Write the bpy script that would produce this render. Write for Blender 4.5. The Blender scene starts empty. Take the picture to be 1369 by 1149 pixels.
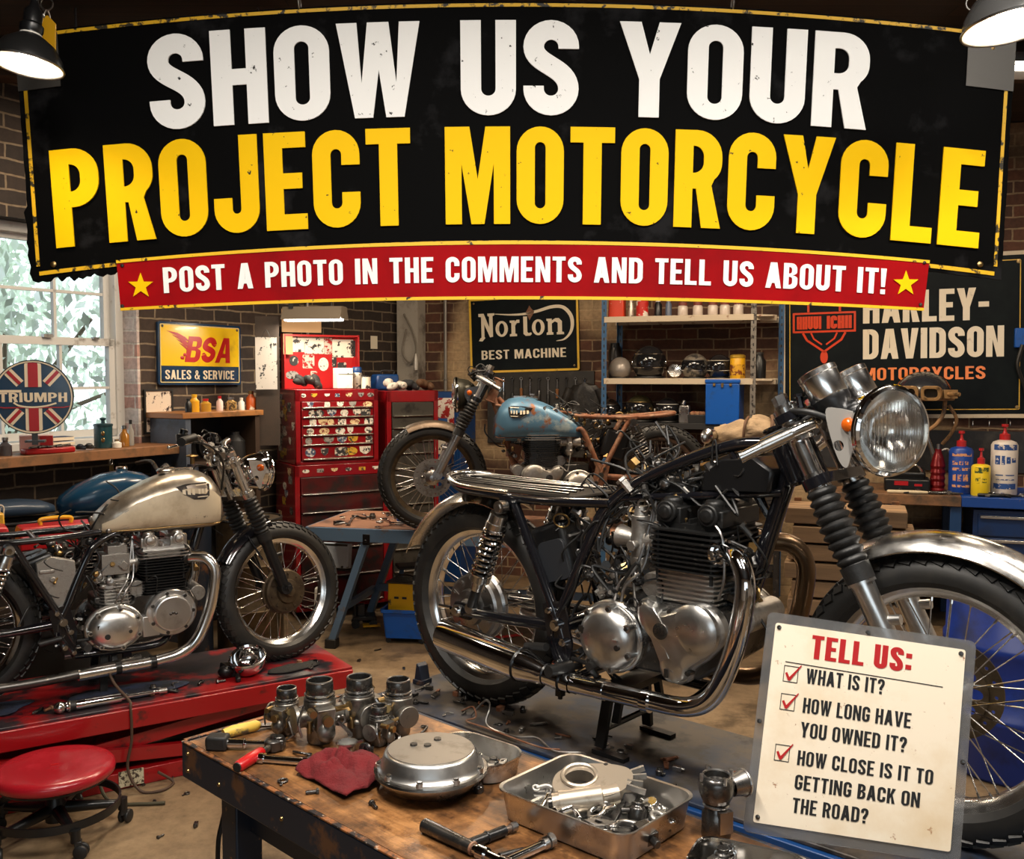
import bpy,bmesh,math,random
from math import sin,cos,pi,radians,atan,sqrt
from mathutils import Vector as V,Matrix,Quaternion
from mathutils.geometry import tessellate_polygon

SC=bpy.context.scene
COL=SC.collection
RNG=random.Random(7)

# ------------------------------------------------------------------ camera
FPX,CX,CY,CAMH=1300.0,684.5,574.5,1.75
PITCH=atan((574.5-500)/FPX)
cam=bpy.data.cameras.new('camera')
cam.sensor_width=36.0
cam.lens=36.0*FPX/1369.0
cam.clip_start=0.05
camo=bpy.data.objects.new('camera',cam)
COL.objects.link(camo)
camo.location=(0,0,CAMH)
camo.rotation_euler=(pi/2-PITCH,0,0)
SC.camera=camo

def ray(px,py):
    a=(px-CX)/FPX
    b=(CY-py)/FPX
    return V((a,cos(PITCH)+b*sin(PITCH),-sin(PITCH)+b*cos(PITCH)))
def at(px,py,Y):
    r=ray(px,py)
    return V((0,0,CAMH))+r*(Y/r.y)
def atz(px,py,z):
    r=ray(px,py)
    return V((0,0,CAMH))+r*((z-CAMH)/r.z)

# ------------------------------------------------------------------ world, exposure
SC.view_settings.view_transform='Standard'
SC.view_settings.look='None'
SC.view_settings.gamma=1.0
SC.view_settings.use_curve_mapping=False
SC.view_settings.exposure=0.0
W=bpy.data.worlds.new('sky')
SC.world=W
W.use_nodes=True
bg=W.node_tree.nodes['Background']
bg.inputs[0].default_value=(0.80,0.92,1.0,1)
bg.inputs[1].default_value=2.5

def add_light(name,kind,loc,energy,col,size=0.1,size_y=None,rot=(0,0,0),spot=None,blend=0.5):
    l=bpy.data.lights.new(name,kind)
    l.energy=energy
    l.color=col
    if kind == 'AREA':
        l.shape='RECTANGLE' if size_y else 'SQUARE'
        l.size=size
        if size_y:l.size_y=size_y
    elif kind == 'SPOT':
        l.spot_size=spot
        l.spot_blend=blend
        l.shadow_soft_size=size
    else:
        l.shadow_soft_size=size
    o=bpy.data.objects.new(name,l)
    COL.objects.link(o)
    o.location=loc
    o.rotation_euler=rot
    return o
WARM=(1.0,0.80,0.58)
NEUT=(1.0,0.92,0.82)
CEIL=3.55
FILL_STRIPS=[(-0.65,1.3,pi/2,70,NEUT),(0.6,1.2,pi/2,70,NEUT),(1.9,1.9,0,44,NEUT),(-0.3,5.3,pi/2,56,WARM),
          (1.3,5.6,0,66,WARM),(-1.7,4.9,0,42,WARM),(2.9,5.2,0,28,WARM)]  # unseen ceiling lamps, added for fill and streaks in the chrome
for (x,y,a,e,c) in FILL_STRIPS:
    add_light('fill_strip_light','AREA',(x,y,CEIL-0.215),e,c,1.15,0.10,(0,0,a))

# ------------------------------------------------------------------ mesh builder
def rotm(rx=0,ry=0,rz=0):
    return (Matrix.Rotation(rz,3,'Z') @ Matrix.Rotation(ry,3,'Y') @ Matrix.Rotation(rx,3,'X'))
def basis(ax):
    ax=V(ax).normalized()
    t=V((0,0,1)) if abs(ax.z)<0.9 else V((1,0,0))
    u=t.cross(ax).normalized()
    return u,ax.cross(u).normalized(),ax
def sm(pts,k=6,closed=False):
    """Catmull-Rom through the points."""
    P=[V(p) for p in pts]
    n=len(P)
    out=[]
    rng=range(n if closed else n-1)
    for i in rng:
        if closed:
            a,b,c,d=P[(i-1)%n],P[i],P[(i+1)%n],P[(i+2)%n]
        else:
            a=P[i-1] if i else P[0]*2-P[1]
            b,c=P[i],P[i+1]
            d=P[i+2] if i+2<n else P[-1]*2-P[-2]
        for j in range(k):
            t=j/k
            out.append(0.5*((2*b)+(c-a)*t+(2*a-5*b+4*c-d)*t*t+(3*b-a-3*c+d)*t**3))
    if not closed:out.append(P[-1])
    return out

SPLIT=set('light_bracket side_reflector oil_pipe pipe_collar footpeg frame_bolt cover_screw mudguard_stay axle_nut rivet tick checkbox screw fork_gaiter fork_leg pivot dynamo eye stud muffler_clamp edge_screw clasp wheel hanger latch base_arms step caster tube batten chain flag_white corner_plate lever valve label_marks centre_stand'.split())-{'wheel'}
class MB:
    def __init__(s):
        s.v,s.f,s.mi,s.m,s.g=[],[],[],0,[]
    def add(s,vs,fs):
        o,c=len(s.v),len(s.f)
        s.v += [tuple(v) for v in vs]
        for f in fs:
            s.f.append([i+o for i in f])
            s.mi.append(s.m)
        s.g.append((o,len(s.v),c,len(s.f)))
        return s
    def box(s,c,d,R=None,top=1.0):
        c=V(c)
        vs=[]
        for z in (-1,1):
            k=top if z>0 else 1.0
            for x,y in ((-1,-1),(1,-1),(1,1),(-1,1)):
                p=V((x*d[0]/2*k,y*d[1]/2*k,z*d[2]/2))
                if R:p=R @ p
                vs.append(c+p)
        return s.add(vs,[(3,2,1,0),(4,5,6,7),(0,1,5,4),(1,2,6,5),(2,3,7,6),(3,0,4,7)])
    def bar(s,p0,p1,w,h,up=(0,0,1)):
        p0,p1=V(p0),V(p1)
        a=(p1-p0).normalized()
        u=V(up).cross(a)
        if u.length<1e-4:u=V((1,0,0)).cross(a)
        u.normalize()
        n=a.cross(u).normalized()
        vs=[p+u*x*w/2+n*y*h/2 for p in (p0,p1) for x,y in ((-1,-1),(1,-1),(1,1),(-1,1))]
        return s.add(vs,[(3,2,1,0),(4,5,6,7),(0,1,5,4),(1,2,6,5),(2,3,7,6),(3,0,4,7)])
    def rings(s,rings,closed=False,cap=True):
        n=len(rings[0])
        vs=[p for r in rings for p in r]
        fs=[]
        m=len(rings)
        for i in range(m if closed else m-1):
            j=(i+1)%m
            for k in range(n):
                l=(k+1)%n
                fs.append((i*n+k,i*n+l,j*n+l,j*n+k))
        if cap and not closed:
            fs.append(tuple(range(n))[::-1])
            fs.append(tuple((m-1)*n+k for k in range(n)))
        return s.add(vs,fs)
    def cyl(s,p0,p1,r0,r1=None,n=16,cap=True):
        return s.tube([p0,p1],[r0,r0 if r1 is None else r1],n,cap=cap)
    def tube(s,pts,r,n=10,closed=False,cap=True):
        P=[V(p) for p in pts]
        m=len(P)
        R=r if isinstance(r,(list,tuple)) else [r]*m
        rings,u=[],None
        for i in range(m):
            if closed:t=(P[(i+1)%m]-P[i-1])
            else:t=P[min(i+1,m-1)]-P[max(i-1,0)]
            if t.length<1e-9:t=V((0,0,1))
            t.normalize()
            if u is None:u=basis(t)[0]
            else:
                u=u-t*u.dot(t)
                if u.length<1e-6:u=basis(t)[0]
                u.normalize()
            w=t.cross(u)
            rings.append([P[i]+(u*cos(2*pi*k/n)+w*sin(2*pi*k/n))*R[i] for k in range(n)])
        return s.rings(rings,closed,cap)
    def lathe(s,prof,o=(0,0,0),ax=(0,0,1),n=32,cap=True,sx=1.0,sy=1.0):
        u,w,a=basis(ax)
        o=V(o)
        rings=[[o+a*h+(u*cos(2*pi*k/n)*sx+w*sin(2*pi*k/n)*sy)*max(r,1e-5) for k in range(n)] for r,h in prof]
        return s.rings(rings,False,cap)
    def torus(s,c,ax,R,r,n=40,k=10,sq=1.0):
        u,w,a=basis(ax)
        c=V(c)
        rings=[]
        for i in range(n):
            t=2*pi*i/n
            e=u*cos(t)+w*sin(t)
            rings.append([c+e*(R+r*cos(2*pi*j/k))+a*(r*sq*sin(2*pi*j/k)) for j in range(k)])
        return s.rings(rings,True)
    def ball(s,c,r,n=16,k=9,R=None,lo=-1.0,hi=1.0):
        if not isinstance(r,(list,tuple)):r=(r,r,r)
        rings=[]
        for i in range(k):
            t=-pi/2+pi*(0.02+0.96*i/(k-1))
            t=max(min(t,hi*pi/2),lo*pi/2)
            ring=[]
            for j in range(n):
                p=V((r[0]*cos(t)*cos(2*pi*j/n),r[1]*cos(t)*sin(2*pi*j/n),r[2]*sin(t)))
                if R:p=R @ p
                ring.append(V(c)+p)
            rings.append(ring)
        return s.rings(rings)
    def prism(s,poly,o,ux,uy,d,holes=()):
        """2D polygon (with holes) laid out at o along ux, uy and thickened by the vector d."""
        o,ux,uy,d=V(o),V(ux),V(uy),V(d)
        loops=[list(poly)]+[list(h) for h in holes]
        tri=tessellate_polygon([[V((p[0],p[1],0)) for p in l] for l in loops])
        flat=[p for l in loops for p in l]
        vs=[o+ux*p[0]+uy*p[1] for p in flat]
        n=len(vs)
        vs2=[v+d for v in vs]
        fs=[tuple(t) for t in tri]+[tuple(i+n for i in t[::-1]) for t in tri]
        b=0
        for l in loops:
            m=len(l)
            for i in range(m):
                j=(i+1)%m
                fs.append((b+i,b+j,b+j+n,b+i+n))
            b += m
        return s.add(vs+vs2,fs)
    def warp(s,fn):
        s.v=[tuple(fn(V(v))) for v in s.v]
        return s
    def pieces(s):
        """one builder per group of touching shapes"""
        bb=[]
        for a,b,c,d in s.g:
            P=s.v[a:b]
            bb.append(([min(p[i] for p in P)-.0012 for i in range(3)],[max(p[i] for p in P)+.0012 for i in range(3)]))
        n=len(bb)
        par=list(range(n))
        def root(i):
            while par[i] != i:i=par[i]
            return i
        for i in range(n):
            for j in range(i):
                if all(bb[i][0][k] <= bb[j][1][k] and bb[j][0][k] <= bb[i][1][k] for k in range(3)):par[root(i)]=root(j)
        out={}
        for i,(a,b,c,d) in enumerate(s.g):
            m=out.setdefault(root(i),MB())
            m.add(s.v[a:b],[[q-a for q in f] for f in s.f[c:d]])
        return list(out.values())
    def build(s,name,mat,parent=None,ang=38,bev=0,seg=2,flip=True,sub=0,split=None):
        if split is None:split=name in SPLIT
        if split and len(s.g)>1:
            return [m.build(name,mat,parent,ang,bev,seg,flip,sub,False) for m in s.pieces()][0]
        me=bpy.data.meshes.new(name)
        me.from_pydata(s.v,[],s.f)
        mats=mat if isinstance(mat,(list,tuple)) else [mat]
        for m in mats:me.materials.append(m)
        if len(mats)>1:me.polygons.foreach_set('material_index',s.mi)
        if flip:
            bm=bmesh.new()
            bm.from_mesh(me)
            bmesh.ops.recalc_face_normals(bm,faces=bm.faces)
            bm.to_mesh(me)
            bm.free()
        me.polygons.foreach_set('use_smooth',[True]*len(me.polygons))
        me.set_sharp_from_angle(angle=radians(ang))
        me.update()
        o=bpy.data.objects.new(name,me)
        COL.objects.link(o)
        if parent:o.parent=parent
        if bev:
            b=o.modifiers.new('bevel','BEVEL')
            b.width=bev
            b.segments=seg
            b.limit_method='ANGLE'
            b.angle_limit=radians(40)
            b.harden_normals=False
        if sub:
            b=o.modifiers.new('sub','SUBSURF')
            b.levels=b.render_levels=sub
        return o

def tag(o,label=None,cat=None,group=None,kind=None):
    if label:o['label']=label
    if cat:o['category']=cat
    if group:o['group']=group
    if kind:o['kind']=kind
    return o
def thing(name,label,cat,loc=(0,0,0),rz=0.0,group=None,rot=None):
    o=bpy.data.objects.new(name,None)
    o.empty_display_size=0.05
    COL.objects.link(o)
    o.location=loc
    o.rotation_euler=rot if rot else (0,0,rz)
    return tag(o,label,cat,group)
def place(o,loc,rz=0.0):
    o.location=loc
    o.rotation_euler=(0,0,rz)
    return o
KIDS={}
def copy_tree(o,loc=None,rz=None,label=None,group=None,parent=None):
    if not KIDS.get('n') == len(bpy.data.objects):
        KIDS.clear()
        for q in bpy.data.objects:
            if q.parent:KIDS.setdefault(q.parent.name,[]).append(q)
    def cp(q,par):
        c=q.copy()
        COL.objects.link(c)
        if par:c.parent=par
        for ch in [x for x in bpy.data.objects if x.parent == q]:cp(ch,c)
        return c
    c=cp(o,parent)
    if loc is not None:c.location=loc
    if rz is not None:c.rotation_euler=(0,0,rz)
    if label:c['label']=label
    if group:c['group']=group
    return c

# ------------------------------------------------------------------ materials
MATS={}
def rgb(*c):
    """sRGB 0..255 to linear."""
    return tuple(((x/255)/12.92 if x/255<0.04045 else ((x/255+0.055)/1.055)**2.4) for x in c)
def mat(name,col,rough=0.5,metal=0.0,wear=None,bump=None,coat=0.0,rvar=0.0,spec=None,trans=0.0,alpha=1.0,emit=None,ior=None,wear2=None):
    """wear / wear2 = (colour, noise scale, lo, hi[, metal, rough]) patches; bump = (scale, strength)."""
    if name in MATS:return MATS[name]
    m=bpy.data.materials.new(name)
    m.use_nodes=True
    nt=m.node_tree
    N,L=nt.nodes,nt.links
    b=N['Principled BSDF']
    b.inputs['Base Color'].default_value=(*col,1)
    b.inputs['Roughness'].default_value=rough
    b.inputs['Metallic'].default_value=metal
    if coat:b.inputs['Coat Weight'].default_value=coat; b.inputs['Coat Roughness'].default_value=0.08
    if spec is not None:b.inputs['Specular IOR Level'].default_value=spec
    if trans:b.inputs['Transmission Weight'].default_value=trans
    if ior:b.inputs['IOR'].default_value=ior
    if alpha<1:b.inputs['Alpha'].default_value=alpha
    if emit:
        b.inputs['Emission Color'].default_value=(*emit[0],1)
        b.inputs['Emission Strength'].default_value=emit[1]
    tc=None
    def noise(scale,detail=6,r=0.65,off=0):
        nonlocal tc
        if tc is None:tc=N.new('ShaderNodeTexCoord')
        n=N.new('ShaderNodeTexNoise')
        n.inputs['Scale'].default_value=scale
        n.inputs['Detail'].default_value=detail
        n.inputs['Roughness'].default_value=r
        if off:
            mp=N.new('ShaderNodeMapping')
            mp.inputs['Location'].default_value=(off,off*.7,off*.3)
            L.new(tc.outputs['Object'],mp.inputs[0])
            L.new(mp.outputs[0],n.inputs['Vector'])
        else:L.new(tc.outputs['Object'],n.inputs['Vector'])
        return n.outputs['Fac']
    cur=None
    for k,w in enumerate((wear,wear2)):
        if not w:continue
        f=noise(w[1],off=k*3.1)
        mr=N.new('ShaderNodeMapRange')
        mr.inputs['From Min'].default_value=w[2]
        mr.inputs['From Max'].default_value=w[3]
        L.new(f,mr.inputs['Value'])
        mx=N.new('ShaderNodeMix')
        mx.data_type='RGBA'
        if cur:L.new(cur,mx.inputs['A'])
        else:mx.inputs['A'].default_value=(*col,1)
        mx.inputs['B'].default_value=(*w[0],1)
        L.new(mr.outputs[0],mx.inputs['Factor'])
        cur=mx.outputs['Result']
        L.new(cur,b.inputs['Base Color'])
        if len(w)>4 and k == 0:
            for nm,base,tgt in (('Metallic',metal,w[4]),('Roughness',rough,w[5])):
                q=N.new('ShaderNodeMapRange')
                q.inputs['To Min'].default_value=base
                q.inputs['To Max'].default_value=tgt
                L.new(mr.outputs[0],q.inputs['Value'])
                L.new(q.outputs[0],b.inputs[nm])
    if rvar:
        f=noise(9,off=7.7)
        q=N.new('ShaderNodeMapRange')
        q.inputs['From Min'].default_value=0.3
        q.inputs['From Max'].default_value=0.7
        q.inputs['To Min'].default_value=max(0.02,rough-rvar)
        q.inputs['To Max'].default_value=rough+rvar
        L.new(f,q.inputs['Value'])
        L.new(q.outputs[0],b.inputs['Roughness'])
    if bump:
        f=noise(bump[0],4,off=5.5)
        bn=N.new('ShaderNodeBump')
        bn.inputs['Strength'].default_value=bump[1]
        bn.inputs['Distance'].default_value=0.01
        L.new(f,bn.inputs['Height'])
        L.new(bn.outputs[0],b.inputs['Normal'])
    MATS[name]=m
    return m

CHROME=mat('chrome',(0.82,0.82,0.83),0.07,1.0,rvar=0.05)
DCHROME=mat('dull_chrome',(0.62,0.60,0.57),0.22,1.0,rvar=0.10,wear=((0.28,0.20,0.13),14,0.58,0.72,0.6,0.5))
ALU=mat('polished_aluminium',(0.74,0.73,0.71),0.31,1.0,rvar=0.05,wear=((0.50,0.48,0.45),11,0.52,0.75,1.0,0.42))
CAST=mat('cast_aluminium',(0.42,0.40,0.37),0.42,0.95,wear=((0.16,0.13,0.10),22,0.50,0.72,0.6,0.6),bump=(160,0.15))
STEEL=mat('grey_steel',(0.36,0.35,0.34),0.34,1.0,rvar=0.12,wear=((0.15,0.10,0.07),18,0.55,0.75,0.5,0.6))
DSTEEL=mat('oily_steel',(0.10,0.095,0.09),0.32,0.9,rvar=0.12,wear=((0.32,0.27,0.2),30,0.60,0.72,0.9,0.4))
BRASS=mat('old_brass',(0.36,0.24,0.10),0.36,1.0)
GLOSSB=mat('gloss_black_paint',(0.006,0.006,0.008),0.13,0.0,coat=0.6,spec=0.6,wear=((0.05,0.045,0.04),16,0.64,0.74))
SATINB=mat('satin_black',(0.007,0.007,0.0075),0.32,0.1,wear=((0.04,0.033,0.026),25,0.62,0.75))
FINB=mat('black_fin_paint',(0.012,0.012,0.012),0.42,0.3,wear=((0.16,0.15,0.13),45,0.62,0.74,0.9,0.4))
RUBBER=mat('rubber',(0.008,0.008,0.008),0.5,0.0,wear=((0.022,0.019,0.017),12,0.5,0.8),bump=(60,0.12))
TYRE=mat('tyre_rubber',(0.0085,0.0083,0.008),0.5,0.0,wear=((0.028,0.024,0.019),9,0.45,0.75))
RIMM=mat('satin_chrome',(0.84,0.83,0.81),0.19,1.0,rvar=0.05)
RUST=mat('rusty_tube',(0.20,0.075,0.035),0.62,0.3,wear=((0.32,0.20,0.13),16,0.45,0.70),wear2=((0.05,0.025,0.018),10,0.55,0.7),bump=(90,0.2))
BROWN=mat('brown_brake_iron',(0.10,0.072,0.042),0.5,0.75,wear=((0.045,0.03,0.02),18,0.45,0.7))
DISC=mat('disc_steel',(0.24,0.21,0.18),0.42,0.85,wear=((0.10,0.07,0.05),25,0.5,0.7))
WIREB=mat('wire_black',(0.01,0.01,0.01),0.45)
WIRER=mat('wire_red',(0.35,0.02,0.015),0.4)
REDP=mat('red_enamel',rgb(150,14,20),0.28,0.0,coat=0.4,wear=((0.03,0.012,0.01),10,0.60,0.72))
REDC=mat('red_chest_paint',rgb(128,10,18),0.26,0.0,coat=0.5,wear=((0.12,0.01,0.012),6,0.5,0.8))
REDPL=mat('red_plastic',rgb(170,16,20),0.32,0.0,coat=0.2)
BLUEP=mat('blue_paint',rgb(16,58,110),0.38,0.0,wear=((0.05,0.045,0.04),9,0.57,0.66),wear2=((0.14,0.06,0.03),17,0.64,0.72))
BLUEC=mat('bright_blue_plastic',rgb(8,82,170),0.38,0.0,wear=((0.02,0.05,0.12),9,0.55,0.75))
BLUEG=mat('blue_grey_paint',rgb(86,112,140),0.45,0.1,wear=((0.14,0.10,0.07),11,0.58,0.7))
DKBLUE=mat('dark_blue_steel',rgb(30,38,52),0.42,0.25,wear=((0.13,0.06,0.03),10,0.57,0.66),wear2=((0.25,0.13,0.06),34,0.66,0.72))
YELP=mat('yellow_paint',rgb(222,165,20),0.42,0.0,wear=((0.10,0.07,0.03),12,0.58,0.70))
WHITEP=mat('off_white_plastic',rgb(225,220,210),0.45,0.0,wear=((0.35,0.28,0.2),10,0.6,0.8))
CREAM=mat('cream_card',rgb(236,224,200),0.6,0.0)
BLK=mat('plain_black',(0.008,0.008,0.008),0.5)
DGREY=mat('dark_grey',(0.018,0.018,0.019),0.5)
WOOD=mat('old_wood',rgb(130,84,46),0.55,0.0,wear=((0.05,0.03,0.018),7,0.5,0.7))
TAN=mat('tan_canvas',rgb(150,128,100),0.85,0.0,wear=((0.16,0.11,0.07),8,0.45,0.7),bump=(45,0.5))
GLASS=mat('clear_glass',(1,1,1),0.0,0.0,trans=1.0,ior=1.45)
RAGM=mat('red_rag',rgb(104,14,20),0.95,0.0,wear=((0.10,0.008,0.01),14,0.45,0.7),bump=(220,0.6))
AMBER=mat('amber_plastic',rgb(200,90,16),0.2,0.0,coat=0.5)
# ------------------------------------------------------------------ setting materials
def nodes_mat(name):
    m=bpy.data.materials.new(name)
    m.use_nodes=True
    MATS[name]=m
    return m,m.node_tree.nodes,m.node_tree.links,m.node_tree.nodes['Principled BSDF']
def ramp(N,L,fac,stops):
    r=N.new('ShaderNodeValToRGB')
    e=r.color_ramp.elements
    e[0].position,e[0].color=stops[0][0],(*stops[0][1],1)
    e[1].position,e[1].color=stops[-1][0],(*stops[-1][1],1)
    for p,c in stops[1:-1]:
        k=e.new(p)
        k.color=(*c,1)
    L.new(fac,r.inputs[0])
    return r.outputs[0]
def nz(N,L,vec,scale,detail=6,rough=0.6):
    n=N.new('ShaderNodeTexNoise')
    n.inputs['Scale'].default_value=scale
    n.inputs['Detail'].default_value=detail
    n.inputs['Roughness'].default_value=rough
    if vec:L.new(vec,n.inputs['Vector'])
    return n.outputs['Fac']
def mixc(N,L,f,a,b,mode='MIX'):
    x=N.new('ShaderNodeMix')
    x.data_type='RGBA'
    x.blend_type=mode
    for k,v in (('Factor',f),('A',a),('B',b)):
        if hasattr(v,'default_value') or hasattr(v,'is_linked'):L.new(v,x.inputs[k])
        elif k == 'Factor':x.inputs[k].default_value=v
        else:x.inputs[k].default_value=(*v,1)
    return x.outputs['Result']

def concrete_mat():
    m,N,L,b=nodes_mat('stained_concrete')
    tc=N.new('ShaderNodeTexCoord').outputs['Object']
    c1=ramp(N,L,nz(N,L,tc,0.9,8),[(0.3,rgb(92,76,58)),(0.5,rgb(128,108,82)),(0.72,rgb(150,130,102))])
    c2=ramp(N,L,nz(N,L,tc,2.6,8,0.7),[(0.38,(1.1,1.08,1.05)),(0.52,(0.80,0.76,0.72)),(0.62,(0.25,0.22,0.18))])
    c3=ramp(N,L,nz(N,L,tc,22,5,0.7),[(0.42,(1,1,1)),(0.62,(0.72,0.70,0.68)),(0.72,(0.30,0.28,0.26))])
    c=mixc(N,L,0.85,c1,c2,'MULTIPLY')
    c=mixc(N,L,0.7,c,c3,'MULTIPLY')
    L.new(c,b.inputs['Base Color'])
    b.inputs['Roughness'].default_value=0.55
    bn=N.new('ShaderNodeBump')
    bn.inputs['Strength'].default_value=0.12
    L.new(nz(N,L,tc,40,6),bn.inputs['Height'])
    L.new(bn.outputs[0],b.inputs['Normal'])
    return m
def brick_mat(name,cols,mortar,rowh=0.085,bw=0.25,pale=None):
    m,N,L,b=nodes_mat(name)
    tc=N.new('ShaderNodeTexCoord').outputs['Object']
    sep=N.new('ShaderNodeSeparateXYZ')
    L.new(tc,sep.inputs[0])
    cmb=N.new('ShaderNodeCombineXYZ')
    ad=N.new('ShaderNodeMath')
    L.new(sep.outputs[0],ad.inputs[0])
    L.new(sep.outputs[1],ad.inputs[1])
    L.new(ad.outputs[0],cmb.inputs[0])
    L.new(sep.outputs[2],cmb.inputs[1])
    wob=N.new('ShaderNodeVectorMath')
    wn=N.new('ShaderNodeTexNoise')
    wn.inputs['Scale'].default_value=7
    L.new(tc,wn.inputs['Vector'])
    sc=N.new('ShaderNodeVectorMath')
    sc.operation='SCALE'
    sc.inputs['Scale'].default_value=0.022
    L.new(wn.outputs['Color'],sc.inputs[0])
    L.new(cmb.outputs[0],wob.inputs[0])
    L.new(sc.outputs[0],wob.inputs[1])
    br=N.new('ShaderNodeTexBrick')
    L.new(wob.outputs[0],br.inputs['Vector'])
    br.inputs['Scale'].default_value=1.0
    br.inputs['Brick Width'].default_value=bw
    br.inputs['Row Height'].default_value=rowh
    br.inputs['Mortar Size'].default_value=0.007
    br.inputs['Mortar Smooth'].default_value=0.3
    br.inputs['Bias'].default_value=-0.1
    br.inputs['Color1'].default_value=(*cols[0],1)
    br.inputs['Color2'].default_value=(*cols[1],1)
    br.inputs['Mortar'].default_value=(*mortar,1)
    st=ramp(N,L,nz(N,L,tc,1.3,8,0.7),[(0.35,(0.45,0.42,0.40)),(0.55,(1,1,1)),(0.75,(1.25,1.1,0.95))])
    fine=ramp(N,L,nz(N,L,tc,30,5),[(0.3,(0.65,0.65,0.65)),(0.6,(1.1,1.1,1.1))])
    c=br.outputs['Color']
    if pale:
        pf=ramp(N,L,nz(N,L,tc,0.55,3,.6),[(0.50,(0,0,0)),(0.56,(1,1,1))])
        c=mixc(N,L,pf,c,mixc(N,L,0.75,c,pale))
    c=mixc(N,L,0.8,c,st,'MULTIPLY')
    c=mixc(N,L,0.8,c,fine,'MULTIPLY')
    L.new(c,b.inputs['Base Color'])
    b.inputs['Roughness'].default_value=0.8
    bn=N.new('ShaderNodeBump')
    bn.inputs['Strength'].default_value=0.6
    bn.inputs['Distance'].default_value=0.012
    bn.invert=True
    L.new(br.outputs['Fac'],bn.inputs['Height'])
    L.new(bn.outputs[0],b.inputs['Normal'])
    return m
def plank_mat(name,cols,w=0.14):
    m,N,L,b=nodes_mat(name)
    tc=N.new('ShaderNodeTexCoord').outputs['Object']
    br=N.new('ShaderNodeTexBrick')
    L.new(tc,br.inputs['Vector'])
    br.inputs['Scale'].default_value=1
    br.inputs['Brick Width'].default_value=2.2
    br.inputs['Row Height'].default_value=w
    br.inputs['Mortar Size'].default_value=0.004
    br.inputs['Color1'].default_value=(*cols[0],1)
    br.inputs['Color2'].default_value=(*cols[1],1)
    br.inputs['Mortar'].default_value=(0.004,0.003,0.002,1)
    mp=N.new('ShaderNodeMapping')
    mp.inputs['Scale'].default_value=(2,30,30)
    L.new(tc,mp.inputs[0])
    g=ramp(N,L,nz(N,L,mp.outputs[0],1,6),[(0.3,(0.5,0.5,0.5)),(0.65,(1.2,1.2,1.2))])
    L.new(mixc(N,L,0.8,br.outputs['Color'],g,'MULTIPLY'),b.inputs['Base Color'])
    b.inputs['Roughness'].default_value=0.7
    return m
CONC=concrete_mat()
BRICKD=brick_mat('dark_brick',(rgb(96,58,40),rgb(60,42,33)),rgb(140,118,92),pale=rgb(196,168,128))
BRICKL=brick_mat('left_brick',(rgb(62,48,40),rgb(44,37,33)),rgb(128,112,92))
BRICKR=brick_mat('pale_reveal_brick',(rgb(200,192,190),rgb(176,130,120)),rgb(210,205,200))  # paler brick tones on the window reveal
PALEB=brick_mat('bounce_brick',(rgb(214,206,196),rgb(196,186,174)),rgb(190,180,170))  # pale tone given to unseen walls to bounce light and brighten chrome
PLANK=plank_mat('ceiling_planks',(rgb(52,36,24),rgb(36,25,17)))
BEAM=mat('beam_wood',rgb(70,48,30),0.7,0.0,wear=((0.015,0.01,0.006),6,0.45,0.7))
WFRAME=mat('window_paint',rgb(206,206,204),0.45,0.0,wear=((0.25,0.22,0.19),10,0.6,0.75))

# ------------------------------------------------------------------ room shell
LO,LD=V((-8.0,-3.0,0)),V((0.5145,0.8575,0))          # left wall: origin and direction
LN=V((-0.8575,0.5145,0))                                   # outward
LA=math.atan2(LD.y,LD.x)
BO,BD=V((-0.97,8.72,0)),V((0.9424,-0.3345,0))         # back wall
BN=V((0.3345,0.9424,0))
BA=math.atan2(BD.y,BD.x)
HT=CEIL
def struct(o):
    o['kind']='structure'
    return o
mb=MB(); mb.box((-1.2,3.2,-0.05),(14.5,13.5,0.1))
struct(mb.build('floor',CONC))
mb=MB(); mb.box((-1.2,3.2,HT+0.06),(14.5,13.5,0.1))
struct(mb.build('ceiling',PLANK))
for i,y in enumerate((0.2,2.0,3.75,5.5,7.2)):
    mb=MB(); mb.box((-1.2,y,HT-0.06),(13.4,0.14,0.22))
    struct(mb.build('trim_%d'%(i+1),BEAM,bev=0.008))
WS0,WS1,WZ0,WZ1,WT=9.20,10.86,1.30,2.64,0.28
mb=MB()
L1=13.75
for s0,s1,z0,z1 in ((0,WS0,0,HT),(WS1,L1,0,HT),(WS0,WS1,0,WZ0),(WS0,WS1,WZ1,HT)):
    mb.box(((s0+s1)/2,WT/2,(z0+z1)/2),(s1-s0,WT,z1-z0))
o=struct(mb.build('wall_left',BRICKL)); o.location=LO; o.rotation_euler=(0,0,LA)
def lw(s,d,z):
    """point at s along the left wall, d into the room, height z"""
    return LO+LD*s-LN*d+V((0,0,z))
def bw(s,d,z):
    return BO+BD*s-BN*d+V((0,0,z))
mb=MB(); mb.box((WS1-0.011,0.13,(WZ0+WZ1)/2),(0.02,0.27,WZ1-WZ0))
o=struct(mb.build('trim_6',BRICKR)); o.location=LO; o.rotation_euler=(0,0,LA)
mb=MB(); mb.box((3.2,0.14,HT/2),(7.6,0.28,HT))
o=struct(mb.build('wall_back',BRICKD)); o.location=BO; o.rotation_euler=(0,0,BA)
mb=MB(); mb.box((5.35,1.9,HT/2),(0.2,10.6,HT))
struct(mb.build('wall_right',PALEB))
mb=MB()
for x0,x1,z0,z1 in ((-8.4,-1.6,0,HT),(1.6,5.5,0,HT),(-1.6,1.6,0,1.3),(-1.6,1.6,2.9,HT)):
    mb.box(((x0+x1)/2,-3.1,(z0+z1)/2),(x1-x0,0.2,z1-z0))
struct(mb.build('wall_rear',PALEB))
mb=MB()
for i in range(4):mb.box((-1.6+3.2*i/3,-3.1,2.1),(0.06,0.08,1.6))
for z in (1.33,2.1,2.87):mb.box((0,-3.1,z),(3.2,0.08,0.06))
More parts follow.
